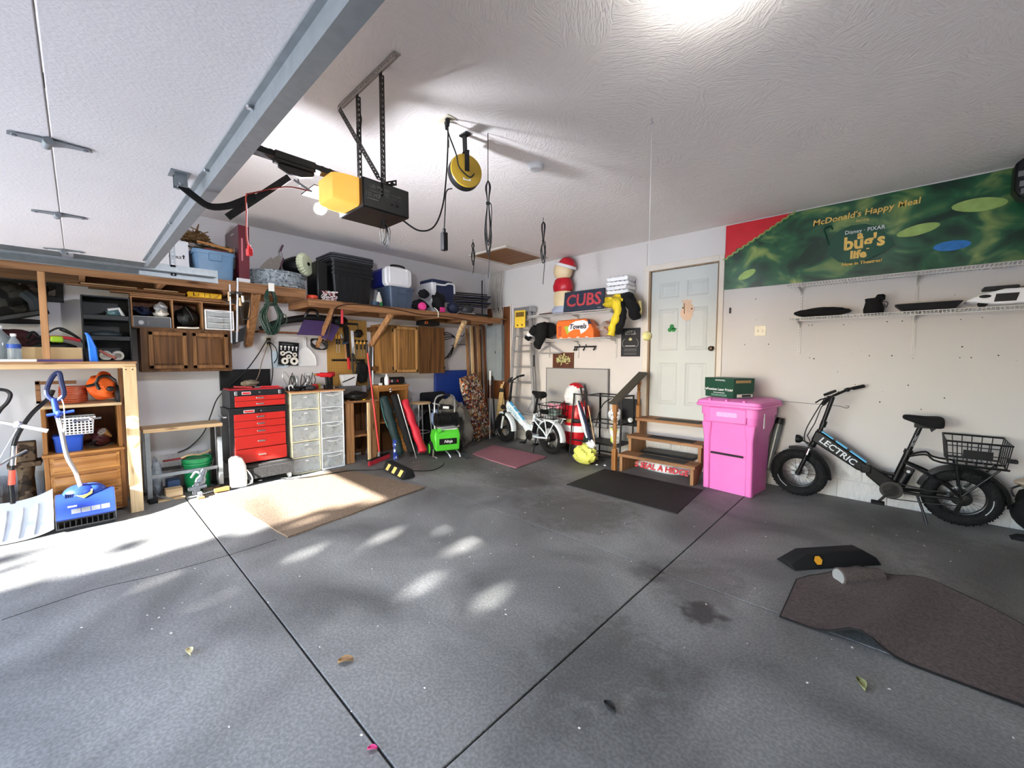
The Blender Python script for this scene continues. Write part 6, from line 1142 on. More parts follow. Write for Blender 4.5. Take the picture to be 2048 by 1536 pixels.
g = G(); g.tube(spl([(-.02, -.2, .14), (.06, -.22, .08), (.12, -.24, .012)], 4), .013, 7); g.tube(spl([(.1, -.24, .02), (.17, -.22, .03), (.2, -.2, .012)], 4), .012, 7); g.tube(spl([(.1, -.05, .1), (.19, -.02, .06), (.22, 0, .01)], 4), .013, 7); g.tube(spl([(.1, .12, .1), (.19, .14, .06), (.22, .15, .01)], 4), .013, 7); part('front_leg', g, MATS['steel'], o)
for y in (-.22, .22):
    part('wheel', G().cyl((-.08, y-.03, .11), (-.08, y+.03, .11), .11, n=28), MATS['rubber'], o); part('wheel_hub', G().lathe([(.075, 0), (.07, .008), (.02, .012)], MX((-.08, y+(.031 if y > 0 else -.031), .11), (1, 0, 0), (0, 0, 1 if y < 0 else -1)), 20), MATS['lawngr'], o)
g = G()
for k in range(10): t = k*2*PI/10; g.bar(V(-.08+.02*math.cos(t), .262, .11+.02*math.sin(t)), V(-.08+.075*math.cos(t), .262, .11+.075*math.sin(t)), .008, .008)
part('wheel_spokes', g, MATS['lawngr'], o)
for y in (-.15, .17): part('frame_tube', G().tube(spl([(-.12, y, .2), (-.12, y, .6), (-.12, y, .78), (-.1, y*.93, .86)], 4), .013, 8), MATS['steel'], o)
part('handle', G().tube(spl([(-.1, -.14, .86), (-.08, -.1, .91), (-.07, 0, .925), (-.08, .12, .91), (-.1, .158, .86)], 4), .014, 8), MATS['steel'], o); part('handle_grip', G().tube([(-.078, -.05, .918), (-.07, .01, .925), (-.078, .08, .918)], .019, 8), MATS['black'], o)
g = G(); g.cyl((0, -.17, .56), (0, -.155, .56), .11, n=24); g.cyl((0, .155, .56), (0, .17, .56), .11, n=24); g.cyl((0, -.16, .56), (0, .16, .56), .03); part('reel_flange', g, MATS['black'], o)
g = G()
for k in range(13): g.tube([(.088*math.cos(t), -.14+.0235*k, .56+.088*math.sin(t)) for t in [i*2*PI/20 for i in range(20)]], .0125, 6, True)
part('hose', g, MATS['blackp'], o); part('crank', G().tube([(0, .17, .56), (.02, .21, .57), (.02, .24, .57)], .012, 7), MATS['black'], o); part('reel_bar', G().tube(spl([(-.12, -.15, .47), (.08, -.15, .45), (.12, 0, .44), (.08, .17, .45), (-.12, .17, .47)], 4), .012, 7), MATS['steel'], o)
part('gun_holder', G().box(-.12, -.04, -.11, .13, .7, .75), MATS['black'], o, bevel=.008); part('spray_gun', G().tube([(-.06, -.08, .77), (-.05, 0, .76), (-.06, .09, .75)], .022, 8), MATS['black'], o); part('nozzle', G().cyl((-.04, -.04, .74), (-.03, .05, .73), .02), MATS['whitep'], o); part('clip', G().cyl((-.12, .165, .46), (-.09, .2, .46), .03), MATS['lawngr'], o)
o = one('grey_cover', crm(G().blob((-5.25, 4.2, .33), (.3, .19, .36), 101, .35, 3.0, 34, 22).blob((-5.35, 4.1, .55), (.22, .22, .3), 102, .3, 3.0, 30, 18), .02, 17), M('covergrey', (120, 116, 108), .75, bump=.4, bsc=12, dist=.03), 'grey fabric cover bunched behind the pressure washer', 'cover')
one('small_black_ramp', G().loft([[(-4.9, 3.98, .001), (-4.6, 3.86, .001), (-4.56, 3.96, .001), (-4.86, 4.08, .001)], [(-4.86, 4.0, .05), (-4.62, 3.91, .03), (-4.6, 3.94, .03), (-4.84, 4.03, .05)]]), MATS['dkgrey'], 'dark rubber wedge by the washer wheel', 'wedge')
# floral lounger cushion and boards in the corner
o = thing('floral_cushion', 'tall floral-print lounger cushion leaning in the corner', 'cushion', (-5.6, 5.05, 0))
patches('floral', [(120, 52, 48), (190, 150, 96), (60, 54, 50), (204, 196, 182), (96, 92, 70), (176, 96, 54), (72, 44, 60), (150, 140, 130)], 30, bump=.3)
def pillow(cx, cy, w_, h_, th, n=14):
    """soft slab in y-z: bulging face with rounded edge"""
    g = G(); N = n; vs = []
    def pt(u, v, s):
        a = 2*u-1; b = 2*v-1; d = (1-a**8)*(1-b**8); r = th*(.35+.65*(max(0, d))**.5)+.008*math.sin(14*v)*s
        return (s*r, a*w_/2*(1-.03*b*b), (b+1)/2*h_)
    F = [[pt(i/N, j/N, 1) for j in range(N+1)] for i in range(N+1)]; B = [[pt(i/N, j/N, -1) for j in range(N+1)] for i in range(N+1)]; w2 = N+1
    vs = [p for r in F for p in r]+[p for r in B for p in r]; k = w2*w2; fs = []
    for i in range(N):
        for j in range(N):
            a, b, c, d = i*w2+j, (i+1)*w2+j, (i+1)*w2+j+1, i*w2+j+1; fs += [(a, b, c, d), (k+d, k+c, k+b, k+a)]
    for i in range(N): fs += [(i*w2, k+i*w2, k+(i+1)*w2, (i+1)*w2), ((i+1)*w2+N, k+(i+1)*w2+N, k+i*w2+N, i*w2+N)]
    for j in range(N): fs += [(j+1, k+j+1, k+j, j), (N*w2+j, k+N*w2+j, k+N*w2+j+1, N*w2+j+1)]
    g.add(vs, fs); return g
g = pillow(0, 0, .56, 1.2, .075); T = Matrix.Translation((-5.52, 5.1, .015)) @ Matrix.Rotation(.25, 4, 'Z') @ Matrix.Rotation(.17, 4, 'X') @ Matrix.Rotation(-.16, 4, 'Y'); g.v = [T @ p for p in g.v]
part('pad', g, MATS['floral'], o); part('piping', G().tube([T @ V(.05, .27*math.copysign(1, a)*min(1, abs(a)), 0) for a in (-1, -.5, .5, 1)], .008, 5), MATS['floral'], o)
one('blue_foam_board', G().box(-5.93, -5.87, 4.42, 5.2, .02, 1.27), M('royal', (28, 58, 140), .45), 'royal blue plastic board standing against the wall', 'board', bevel=.01)
for k, (y, x, h, t, mt) in enumerate([(5.05, -5.9, 2.05, .05, 'pine_z'), (5.13, -5.86, 2.1, .06, 'pale_z'), (5.21, -5.88, 2.1, .04, 'brown_z'), (5.28, -5.84, 2.12, .07, 'pine_z'), (5.36, -5.88, 2.05, .05, 'oak_z'), (5.43, -5.84, 2.12, .05, 'brown_z')]):
    one('leaning_board', G().bar((x+.14, y-.05, .005), (x-.03, y, h), .02, t, (0, 1, 0)), MATS[mt], ['honey pine board nearest the blue board in the corner stack', 'palest board of the corner stack', 'narrow dark board, third in the corner stack', 'widest pine board of the corner stack', 'dark oak board beside the electric panel', 'brown board closest to the back wall corner'][k], 'board', 'boards leaning in the corner', bevel=.002)
g = G()
for k in range(4): g.tube(spl([(-5.9, 4.35, 1.86-.03*k), (-5.88, 4.55, 1.95-.04*k), (-5.86, 4.72, 1.85), (-5.87, 4.62, 1.62-.03*k), (-5.9, 4.45, 1.42+.03*k), (-5.9, 4.36, 1.46), (-5.88, 4.5, 1.6)], 6), .007, 5)
g.tube(spl([(-5.86, 4.62, 1.72), (-5.88, 4.8, 1.74), (-5.9, 5.0, 1.75)], 4), .006, 5); g.tube(spl([(-5.86, 4.75, 1.92), (-5.86, 4.9, 1.9), (-5.88, 4.95, 1.96)], 4), .008, 5)
one('black_rope', g, MATS['blackcord'], 'loose black cord draped on the round brace by the open cabinet', 'cord')
# rugs
def rug(name, P, th, mat, label, seed=0, nu=24, nv=16, amp=.004):
    P = [Vector(p) for p in P]; rr = random.Random(seed); ph = [rr.uniform(0, 6) for _ in range(6)]
    def fn(u, v):
        p = (P[0]*(1-u)+P[1]*u)*(1-v)+(P[3]*(1-u)+P[2]*u)*v; p = p.copy()
        e = amp*(math.sin(21*u+ph[0])*(v in (0, 1))+math.sin(23*v+ph[1])*(u in (0, 1)))
        return (p.x+e, p.y+e, th+amp*(1+math.sin(5*u+ph[2])*math.sin(4*v+ph[3])))
    return one(name, G().sheet(fn, nu, nv, th), mat, label, 'rug')
M('tanrug', (122, 104, 86), .95, var=.5, sc=70, bump=.8, bsc=160, dist=.01); M('pinkrug', (156, 104, 112), .95, var=.2, sc=60, bump=.8, bsc=120, dist=.01); M('blkmat', (32, 32, 33), .7, var=.25, sc=12, bump=.3, bsc=120)
rug('tan_rug', [(-5.16, .98, 0), (-3.59, 1.12, 0), (-3.86, 2.65, 0), (-5.33, 2.36, 0)], .014, MATS['tanrug'], 'tan shag rug lying in the sunlight before the drawers', 2)
rug('pink_rug', [(-4.72, 4.12, 0), (-3.66, 3.98, 0), (-3.77, 4.78, 0), (-4.95, 4.8, 0)], .012, MATS['pinkrug'], 'dusty pink rug in front of the white electric bike', 4)
o = thing('wheel_stop', 'small black rubber wheel stop with yellow stripes on the tan rug corner', 'wheel stop', (-4.62, 2.76, 0)); a, b = V(-4.9, 2.8, .02), V(-4.28, 2.72, .02); d = (b-a).normalized(); s = V(-d.y, d.x, 0); pr = [(-.085, 0), (.085, 0), (.05, .1), (-.05, .1)]
part('body', G().loft([[tuple(a+d*.0+s*p+V(0, 0, q)) for p, q in pr], [tuple(b+s*p+V(0, 0, q)) for p, q in pr]]), MATS['rubber'], o, bevel=.012)
for k in range(3): c = a.lerp(b, .15+.3*k); part('stripe', G().loft([[tuple(c+s*-.0855+V(0, 0, .01)), tuple(c+d*.08+s*-.0855+V(0, 0, .01)), tuple(c+d*.12+s*-.0565+V(0, 0, .09)), tuple(c+d*.04+s*-.0565+V(0, 0, .09))], [tuple(c+s*-.0875+V(0, 0, .01)), tuple(c+d*.08+s*-.0875+V(0, 0, .01)), tuple(c+d*.12+s*-.0585+V(0, 0, .09)), tuple(c+d*.04+s*-.0585+V(0, 0, .09))]]), M('stripey', (222, 190, 110), .6), o)
one('floor_extension_cord', G().tube(spl([(-4.62, 3.5, .006), (-4.5, 3.38, .006), (-4.42, 3.15, .006), (-4.6, 2.95, .006), (-4.85, 2.9, .006), (-5.0, 2.62, .006), (-5.13, 2.38, .02), (-5.15, 2.1, .03), (-5.2, 1.85, .03), (-5.35, 1.66, .03), (-5.48, 1.66, .006), (-5.52, 1.78, .006), (-5.4, 1.86, .006)], 8), .006, 6), MATS['blackcord'], 'black extension cord winding across the floor to the washer', 'cord')

# ================================================================== back wall, from the corner to the right
o = thing('breaker_box', 'grey electrical breaker panel on the back wall', 'breaker panel', (-5.62, 5.53, 1.06)); M('panelg', (138, 148, 154), .45, .2)
part('box', G().box(-5.83, -5.42, 5.49, 5.578, 1.07, 2.12), MATS['panelg'], o, bevel=.004); part('cover', G().box(-5.82, -5.43, 5.482, 5.49, 1.09, 2.10), MATS['panelg'], o, bevel=.002); d = part('door', G().box(-5.79, -5.55, 5.474, 5.482, 1.15, 2.06), MATS['panelg'], o, bevel=.002); subpart('latch', G().box(-5.575, -5.56, 5.468, 5.474, 1.58, 1.63), MATS['black'], d)
o = thing('plywood_backer', 'brown plywood backer board behind the electric panel', 'board', (-5.45, 5.57, .7)); part('board', G().box(-5.9, -5.27, 5.566, 5.579, .7, 2.46), MATS['brown_z'], o); part('edge_trim', G().box(-5.28, -5.255, 5.56, 5.579, .7, 2.5), MATS['trimw'], o)
g = G(); rr = random.Random(4)
for k in range(30):
    x = -5.77+.011*k; xb = -5.72+.0095*k; g.tube(spl([(x, 5.55, 3.135), (x+rr.uniform(-.03, .03), 5.52+rr.uniform(-.02, .02), 2.85), (x+rr.uniform(-.03, .03), 5.52+rr.uniform(-.02, .02), 2.55), (xb+.02, 5.52, 2.3), (xb, 5.53, 2.12)], 4), .0042, 5)
one('wire_bundle', g, M('romex', (178, 172, 162), .5, var=.3, sc=4), 'bundle of grey cables running from the ceiling into the panel', 'cables', kind='stuff')
# corner tools
o = thing('corn_broom', 'old straw broom standing upside down in the corner', 'broom', (-5.35, 5.4, .2)); g = G(); rr = random.Random(9)
for k in range(46): t = rr.uniform(-1, 1); g.tube([(-5.38+.03*t, 5.44, .95+rr.uniform(-.02, .06)), (-5.38+.1*t, 5.42, .55), (-5.36+.16*t, 5.40, .12)], .005, 4)
part('straw', g, M('straw', (190, 164, 112), .85, var=.3, sc=30), o, kind='stuff'); part('binding', G().cyl((-5.38, 5.44, .86), (-5.38, 5.44, .93), .05, .035), MATS['black'], o); part('stick', G().cyl((-5.38, 5.44, .93), (-5.38, 5.5, 1.05), .014), MATS['pale_z'], o)
o = thing('golf_club', 'single golf club with white grip leaning in the corner', 'golf club', (-5.3, 5.2, .02)); part('shaft', G().cyl((-5.52, 5.42, 1.1), (-5.25, 5.15, .02), .008), MATS['steel'], o); part('grip', G().cyl((-5.56, 5.46, 1.25), (-5.50, 5.40, .98), .022, .016), MATS['whitep'], o)
one('dark_yard_tool', G().tube([(-5.62, 5.42, 1.15), (-5.5, 5.35, .6), (-5.4, 5.28, .02)], .016, 7), MATS['black'], 'dark tool handle leaning under the electric panel', 'tool')
# aluminium step ladder
o = thing('step_ladder', 'tall aluminium step ladder folded against the back wall', 'ladder', (-4.85, 5.4, 0)); T0, B0 = (-4.98, -4.66, 2.36), (-5.13, -4.45, 0)
def lx(t): return (B0[0]+(T0[0]-B0[0])*t, B0[1]+(T0[1]-B0[1])*t, .0+2.36*t)
for s in (0, 1):
    part('front_rail', G().bar((lx(0)[s], 5.33, 0), (lx(1)[s], 5.40, 2.30), .03, .06, (0, 1, 0)), MATS['alu'], o, bevel=.003); part('rear_rail', G().bar((lx(0)[s]+(.06 if s == 0 else -.03), 5.46, 0), (lx(1)[s]+(.03 if s == 0 else -.01), 5.50, 2.30), .025, .04, (0, 1, 0)), MATS['alu'], o); part('foot', G().box(lx(0)[s]-.025, lx(0)[s]+.025, 5.29, 5.37, 0, .04), MATS['black'], o)
for k in range(8):
    t = (k+.9)/8.6; a, b, z = lx(t); part('step', G().box(a+.012, b-.012, 5.31+.07*t, 5.40+.07*t, z-.02, z+.008), MATS['alu'], o, bevel=.003)
    if k > 4: part('rear_bar', G().cyl((a+.04, 5.48, z+.1), (b-.02, 5.48, z+.1), .01), MATS['alu'], o)
for s in (0, 1): part('knee_brace', G().bar((lx(.28)[s]+(.02 if s == 0 else -.02), 5.34, .78), (lx(.2)[s]+(.14 if s == 0 else -.14), 5.34, .6), .01, .03), MATS['alu'], o)
part('top_cap', G().box(-5.0, -4.62, 5.36, 5.54, 2.30, 2.38), MATS['alu'], o, bevel=.006)
part('warning_plate', G().box(-4.965, -4.72, 5.352, 5.36, 2.03, 2.33), M('ladyel', (232, 196, 64), .5, var=.12, sc=30), o, label='yellow warning label'); part('warning_lines', G().box(-4.94, -4.75, 5.349, 5.352, 2.22, 2.3), M('ladbr', (110, 84, 30), .6, var=.5, sc=60), o)
for x in (-4.9, -4.79): part('warning_dot', G().cyl((x, 5.352, 2.075), (x, 5.348, 2.075), .018), MATS['ladbr'], o)
part('side_label', G().box(-4.525, -4.52, 5.34, 5.38, 1.35, 1.55), MATS['dkgrey'], o)

# ------------------------------------------------------------------ wire shelving
M('wirew', (206, 204, 200), .45, var=.03)
def standard(par, x, z0, z1):
    g = G(); y = YB
    g.box(x-.012, x-.004, y-.014, y-.001, z0, z1); g.box(x+.004, x+.012, y-.014, y-.001, z0, z1); k = int((z1-z0)/.032)
    for i in range(k+1): g.box(x-.004, x+.004, y-.014, y-.010, z0+i*(z1-z0)/k-.008*(i > 0), z0+i*(z1-z0)/k+.008*(i < k))
    part('standard', g, MATS['wirew'], par, smooth=0)
def bracket(par, x, z, dep=.3):
    part('bracket', G().prism([(-.012, -.004), (-.012, -.075), (-.03, -.085), (-.05, -.05), (-dep+.02, -.018), (-dep+.02, -.004)], .004, MX((x-.002, YB, z), (0, 1, 0), (0, 0, 1), (1, 0, 0))), MATS['wirew'], par)
def wire_shelf(par, x0, x1, z, dep=.305, lip=.032):
    y0, y1 = YB-dep, YB-.012; g = G(); n = int((x1-x0)/.0254)
    for i in range(n+1):
        x = x0+i*(x1-x0)/n; g.box(x-.0022, x+.0022, y0, y1, z-.0022, z+.0022); g.box(x-.0022, x+.0022, y0-.003, y0+.001, z-lip, z)
    part('deck_wires', g, MATS['wirew'], par, smooth=0, kind='stuff')
    for y, zz in ((y0, z), (y0, z-lip), (y1, z), ((y0+y1)/2, z-.003)): part('rod', G().cyl((x0-.01, y, zz), (x1+.01, y, zz), .0044, n=6), MATS['wirew'], par)
ws = thing('wire_shelf_rack', 'white wire wall shelves holding the folded towels pack and sign', 'shelf', (-3.75, 5.42, 1.45))
wire_shelf(ws, -4.6, -3.02, 2.205); wire_shelf(ws, -4.55, -3.02, 1.80)
for x in (-4.35, -3.76, -3.08): standard(ws, x, 1.5, 2.3); bracket(ws, x, 2.2); bracket(ws, x, 1.795)
wr = thing('wire_shelf_unit', 'white wire wall shelves below the green banner', 'shelf', (.2, 5.42, 1.5))
wire_shelf(wr, -.89, 1.3, 2.285); wire_shelf(wr, -.86, 1.3, 1.925)
for x in (-.80, .115, 1.03): standard(wr, x, 1.54, 2.31); bracket(wr, x, 2.28); bracket(wr, x, 1.92)
part('zip_tie', G().tube(spl([(-.84, 5.3, 2.25), (-.83, 5.29, 2.2), (-.81, 5.3, 2.15)], 4), .002, 4), MATS['whitep'], wr)

# ------------------------------------------------------------------ on the wire shelves, corner side
ZC = 2.2075
o = thing('holiday_lawn_figure', 'tan and red moulded plastic lawn figure with a red cap', 'lawn ornament', (-3.98, 5.42, ZC)); T = Matrix.Translation((-3.97, 5.42, ZC)); M('tanpl', (222, 200, 158), .4, var=.03); M('redpl', (190, 30, 44), .35)
part('base', G().lathe([(.13, 0), (.17, .02), (.17, .08), (.13, .13)], T, 24, 1.15, .75), M('snowbl', (168, 176, 196), .4), o); part('lower_body', G().lathe([(.13, .12), (.15, .2), (.15, .3), (.13, .36)], T, 24, 1.1, .8), MATS['tanpl'], o)
part('scarf_band', G().lathe([(.13, .355), (.155, .38), (.16, .46), (.13, .55), (.1, .57)], T, 24, 1.1, .8), MATS['redpl'], o); part('round_top', G().lathe([(.09, .56), (.14, .6), (.16, .68), (.15, .76), (.1, .83)], T, 24, 1.05, .8), MATS['tanpl'], o)
part('cap', G().lathe([(.155, .74), (.15, .79), (.1, .86), (.03, .89)], Matrix.Translation((-3.93, 5.43, ZC)) @ Matrix.Rotation(.35, 4, 'Y') @ Matrix.Translation((-.24, 0, -.03)), 24, 1, .8), MATS['redpl'], o); part('cap_brim', G().tube([(-3.95+.165*math.cos(t)*1.0+.02, 5.42+.125*math.sin(t), ZC+.765-.06*math.cos(t)) for t in [i*2*PI/24 for i in range(24)]], .026, 8, True), MATS['whitep'], o)
o = thing('team_sign', 'dark navy plank sign with red block lettering on the wire shelf', 'sign', (-3.5, 5.3, ZC)); Tm = MX((-3.51, 5.28, 2.36), (1, 0.02, 0), (0, .12, 1)); M('signnavy', (40, 50, 66), .6, var=.2, sc=6); M('signred', (196, 66, 72), .6)
for k in range(4): part('plank', G().box(-.355, .355, -.155+.078*k, -.08+.078*k, -.02, 0, Tm), MATS['signnavy'], o, bevel=.002)
text('lettering', 'CUBS', Tm @ MX((0, .0, .0005)), .26, MATS['signred'], o, bold=.006, sx=.98)
g = G()
for k in range(1, 4): g.box(-.33, .33, -.081+.078*(k-1), -.077+.078*(k-1), .0, .0022, Tm)
part('plank_gap', g, MATS['signnavy'], o, smooth=0)
for x in (.27, .3): part('mark', G().cyl(Tm @ V(x, -.13, 0), Tm @ V(x, -.13, .001), .006), MATS['paper'], o)
def carton(z, dz, rot, label, top=False):
    o = thing('egg_carton', label, 'egg carton', (-2.93, 5.4, z), group='egg cartons stacked on the shelf'); T = Matrix.Translation((-2.94, 5.42, z)) @ Matrix.Rotation(rot, 4, 'Z')
    part('tray', G().loft([[(a*.92, b*.92, 0) for a, b in rpoly(.34, .28, .02, 3)], [(a, b, dz*.6) for a, b in rpoly(.34, .28, .02, 3)]], T), MATS['whitep'], o); part('lip', G().loft([[(a*1.03, b*1.03, dz*.6) for a, b in rpoly(.34, .28, .02, 3)], [(a*1.03, b*1.03, dz*.68) for a, b in rpoly(.34, .28, .02, 3)]], T), MATS['whitep'], o)
    g = G()
    for i in range(5):
        for j in range(4): g.lathe([(.032, dz*.6), (.024, dz*.9), (.012, dz)], T @ Matrix.Translation((-.13+.065*i, -.1+.066*j, 0)), 8)
    part('cups', g, MATS['whitep'], o, kind='stuff')
carton(2.41, .06, .1, 'lowest white egg carton of the stack on the folded jacket'); carton(2.471, .06, -.05, 'second white egg carton from the bottom of the stack'); carton(2.532, .06, .12, 'third white egg carton from the bottom of the stack'); carton(2.593, .065, .05, 'topmost white egg carton of the stack', True)
o = thing('yellow_jacket', 'yellow and black sports jacket draped over the wire shelf end', 'jacket', (-2.9, 5.3, 1.8)); M('jacky', (232, 206, 50), .6, bump=.4, bsc=14, dist=.02)
part('folded_body', crm(G().blob((-2.93, 5.38, ZC+.09), (.25, .16, .09), 3, .2), .012, 30), MATS['jacky'], o)
part('yellow_sleeve', crm(G().tube(spl([(-2.95, 5.25, 2.3), (-2.87, 5.20, 2.24), (-2.86, 5.19, 2.1), (-2.93, 5.2, 1.95), (-2.97, 5.21, 1.82)], 4), [.05, .06, .065, .065, .065, .064, .062, .06, .058, .056, .055, .054, .053, .052, .05, .05, .05], 14), .014, 34), MATS['jacky'], o)
part('black_sleeve', crm(G().tube(spl([(-2.84, 5.32, 2.34), (-2.74, 5.28, 2.32), (-2.67, 5.28, 2.2), (-2.64, 5.29, 2.03)], 4), [.06]+[.08]*11+[.06], 14), .014, 30), MATS['blkcloth'], o); part('black_lining', crm(G().tube(spl([(-2.83, 5.24, 2.26), (-2.79, 5.22, 2.1), (-2.83, 5.22, 1.95), (-2.88, 5.23, 1.83)], 4), [.05]*12+[.03], 9), .012, 30), MATS['blkcloth'], o); part('tan_lining', G().tube([(-2.6, 5.33, 2.28), (-2.585, 5.33, 2.15), (-2.6, 5.33, 2.06)], .02, 7), M('jlin', (196, 180, 120), .7), o)
ZE = 1.8025
o = thing('paper_towel_pack', 'orange wrapped pack of paper towels on the lower wire shelf', 'paper towels', (-3.65, 5.35, ZE)); P = [(-.33, 0), (.36, 0), (.36, .1), (.31, .2), (.23, .29), (-.3, .29), (-.34, .22)]
part('wrapper', G().prism(P, .2, MX((-3.68, 5.48, ZE+.002), (1, 0, 0), (0, 0, 1))), M('twor', (232, 116, 50), .35, var=.08), o, bevel=.02)
Tt = onB(-3.66, 5.2775, ZE+.16); part('swoosh', G().prism([(.12, -.1), (.2, -.06), (.26, .0), (.24, .08), (.16, .11), (.02, .1), (-.08, .06), (-.12, .0), (-.1, -.06), (.0, -.02), (.1, -.03)], .003, Tt), MATS['whitep'], o); part('green_swirl', G().prism([(-.2, .02), (-.12, .04), (-.08, -.06), (-.14, -.1), (-.16, -.04)], .002, Tt), M('swg', (170, 190, 70), .5), o)
text('lettering', 'Towels', onB(-3.6, 5.272, ZE+.175), .105, M('ink', (30, 34, 60), .5), o, bold=.003, shear=.25); part('corner_flash', G().prism([(.2, .125), (.235, .11), (.25, .04), (.31, .05), (.27, .11)], .003, onB(-3.66, 5.2775, ZE+.16)), MATS['navy'], o); part('side_print', G().box(-.31, -.25, -.12, .04, .0, .003, Tt), M('sidep', (200, 90, 60), .5, var=.5, sc=50), o)
g = G()
for k in range(4): g.ell((-3.92+.16*k, 5.36, ZE+.015), (.07, .09, .015))
part('roll_edge', g, MATS['whitep'], o, kind='stuff')
o = thing('bagged_blanket', 'clear bag with a brown blanket beside the paper towels', 'bag', (-3.15, 5.4, ZE)); part('blanket', G().blob((-3.16, 5.42, ZE+.12), (.13, .1, .12), 14, .25), M('blank', (140, 92, 64), .8, var=.3), o); part('clear_bag', G().blob((-3.16, 5.42, ZE+.125), (.18, .13, .125), 15, .2), M('bagclr', (214, 208, 204), .2, alpha=.4), o)
o = thing('black_jacket', 'black jacket hanging over the lower wire shelf', 'jacket', (-4.35, 5.25, 1.65)); part('body', crm(G().blob((-4.26, 5.38, 1.955), (.2, .09, .13), 20, .2, 3, 30, 18), .01, 30), MATS['blkcloth'], o)
part('sleeve', crm(G().tube(spl([(-4.25, 5.24, 2.05), (-4.24, 5.21, 1.9), (-4.28, 5.2, 1.78), (-4.32, 5.21, 1.66)], 4), [.09, .1, .1, .1, .1, .095, .09, .085, .08, .075, .07, .065, .06], 14), .012, 28), MATS['blkcloth'], o); part('sleeve', crm(G().tube(spl([(-4.4, 5.28, 2.0), (-4.5, 5.26, 1.9), (-4.58, 5.25, 1.82)], 4), [.07, .07, .065, .065, .06, .06, .06, .055, .05], 12), .01, 28), MATS['blkcloth'], o); part('cuff_band', G().tube([(-4.5, 5.26, 1.915), (-4.545, 5.258, 1.875)], .068, 10), MATS['whitep'], o)
one('brown_strap', G().tube([(-4.4, 5.35, ZC+.01), (-4.2, 5.34, ZC+.015), (-4.1, 5.35, ZC+.012)], .012, 6), M('brstrap', (70, 50, 40), .7), 'brown strap lying on the upper wire shelf', 'strap')
g = G(); g.tube(spl([(-4.3, 5.5, 1.70), (-4.24, 5.5, 1.69), (-4.1, 5.5, 1.62), (-4.07, 5.5, 1.585), (-4.3, 5.5, 1.58), (-4.52, 5.5, 1.58), (-4.53, 5.5, 1.60), (-4.42, 5.5, 1.67)], 5, True), .011, 7, True); g.tube([(-4.3, 5.5, 1.70), (-4.3, 5.52, 1.76), (-4.31, 5.53, 1.775)], .004, 5); one('grey_hanger', g, M('hangg', (160, 160, 162), .5), 'grey plastic clothes hanger below the wire shelf', 'hanger')
o = thing('hook_rail', 'black wall hook rail with four hooks', 'hook rail', (-3.63, 5.56, 1.6)); part('rail', G().box(-3.83, -3.42, YB-.012, YB-.001, 1.665, 1.69), MATS['black'], o, bevel=.002)
for x in (-3.81, -3.77, -3.63, -3.44): part('hook', G().tube(spl([(x, YB-.01, 1.68), (x, YB-.03, 1.63), (x, YB-.045, 1.62), (x, YB-.05, 1.64)], 4), .009, 6), MATS['black'], o)
for x in (-3.72, -3.6): part('upper_hook', G().tube([(x, YB-.01, 1.68), (x, YB-.02, 1.715)], .007, 6), MATS['black'], o)
o = thing('flower_picture', 'small brown picture of pale flowers on the wall', 'picture', (-4.06, 5.56, 1.32)); part('print', G().box(-4.26, -3.85, 5.555, 5.566, 1.325, 1.58), M('picbr', (84, 44, 30), .5, var=.4, sc=12), o)
rr = random.Random(3)
for k in range(44):
    a = rr.uniform(0, 2*PI); r = rr.uniform(.02, .14); c = V(-4.055+r*1.1*math.cos(a), 5.5548, 1.475+.6*r*math.sin(a)); d = rr.uniform(0, PI)
    part('petal', G().prism([(.035*math.cos(d), .035*math.sin(d)), (.008*math.cos(d+1.57), .008*math.sin(d+1.57)), (-.035*math.cos(d), -.035*math.sin(d)), (-.008*math.cos(d+1.57), -.008*math.sin(d+1.57))], .0015, onB(*c)), M('petal', (214, 216, 150), .6, var=.2), o)
g = G().box(-4.265, -3.845, 5.55, 5.568, 1.575, 1.588).box(-4.265, -3.845, 5.55, 5.568, 1.317, 1.328).box(-4.265, -4.252, 5.55, 5.568, 1.328, 1.575).box(-3.858, -3.845, 5.55, 5.568, 1.328, 1.575); part('frame', g, MATS['brown_z'], o)
o = thing('chalkboard_sign', "black chalkboard-style sign with white lettering beside the door", 'sign', (-2.85, 5.57, 1.52)); part('board', G().box(-3.0, -2.70, 5.566, 5.578, 1.52, 1.935), M('chalk', (40, 41, 44), .7, var=.1), o, bevel=.002); cm = M('chalkw', (190, 190, 186), .8)
for i, ch in enumerate("DADDY'S"):
    a = (i-3)*.2; text('lettering', ch, onB(-2.85+.2*math.sin(a)*.58, 5.5655, 1.80+.085*math.cos(a)) @ Matrix.Rotation(-a*.5, 4, 'Z'), .045, cm, o)
text('lettering', 'FIX-IT SHOP', onB(-2.85, 5.5655, 1.845), .032, cm, o); part('small_print', G().box(-2.93, -2.77, 5.5645, 5.5655, 1.668, 1.68), cm, o)
for z in (1.632, 1.616, 1.6, 1.568, 1.552): part('small_print', G().box(-2.95, -2.75, 5.5645, 5.5655, z-.002, z+.003), MATS['grey'], o)
part('emblem', G().prism([(-.03, 0), (-.012, .02), (0, .026), (.012, .02), (.03, 0), (.012, -.018), (-.012, -.018)], .001, onB(-2.85, 5.5655, 1.77)), M('chalky', (200, 196, 150), .8), o)
for s in (-1, 1): part('scroll', G().tube(spl([(-2.85+s*.09, 5.565, 1.78), (-2.85+s*.12, 5.565, 1.74), (-2.85+s*.12, 5.565, 1.68), (-2.85+s*.09, 5.565, 1.66)], 4), .002, 4), cm, o)
o = one('grey_panel_board', G().box(-4.38, -3.19, 5.53, 5.54, .42, 1.325), M('greypan', (166, 165, 163), .2, var=.05, sc=1), 'large pale grey panel leaning against the back wall', 'panel'); 
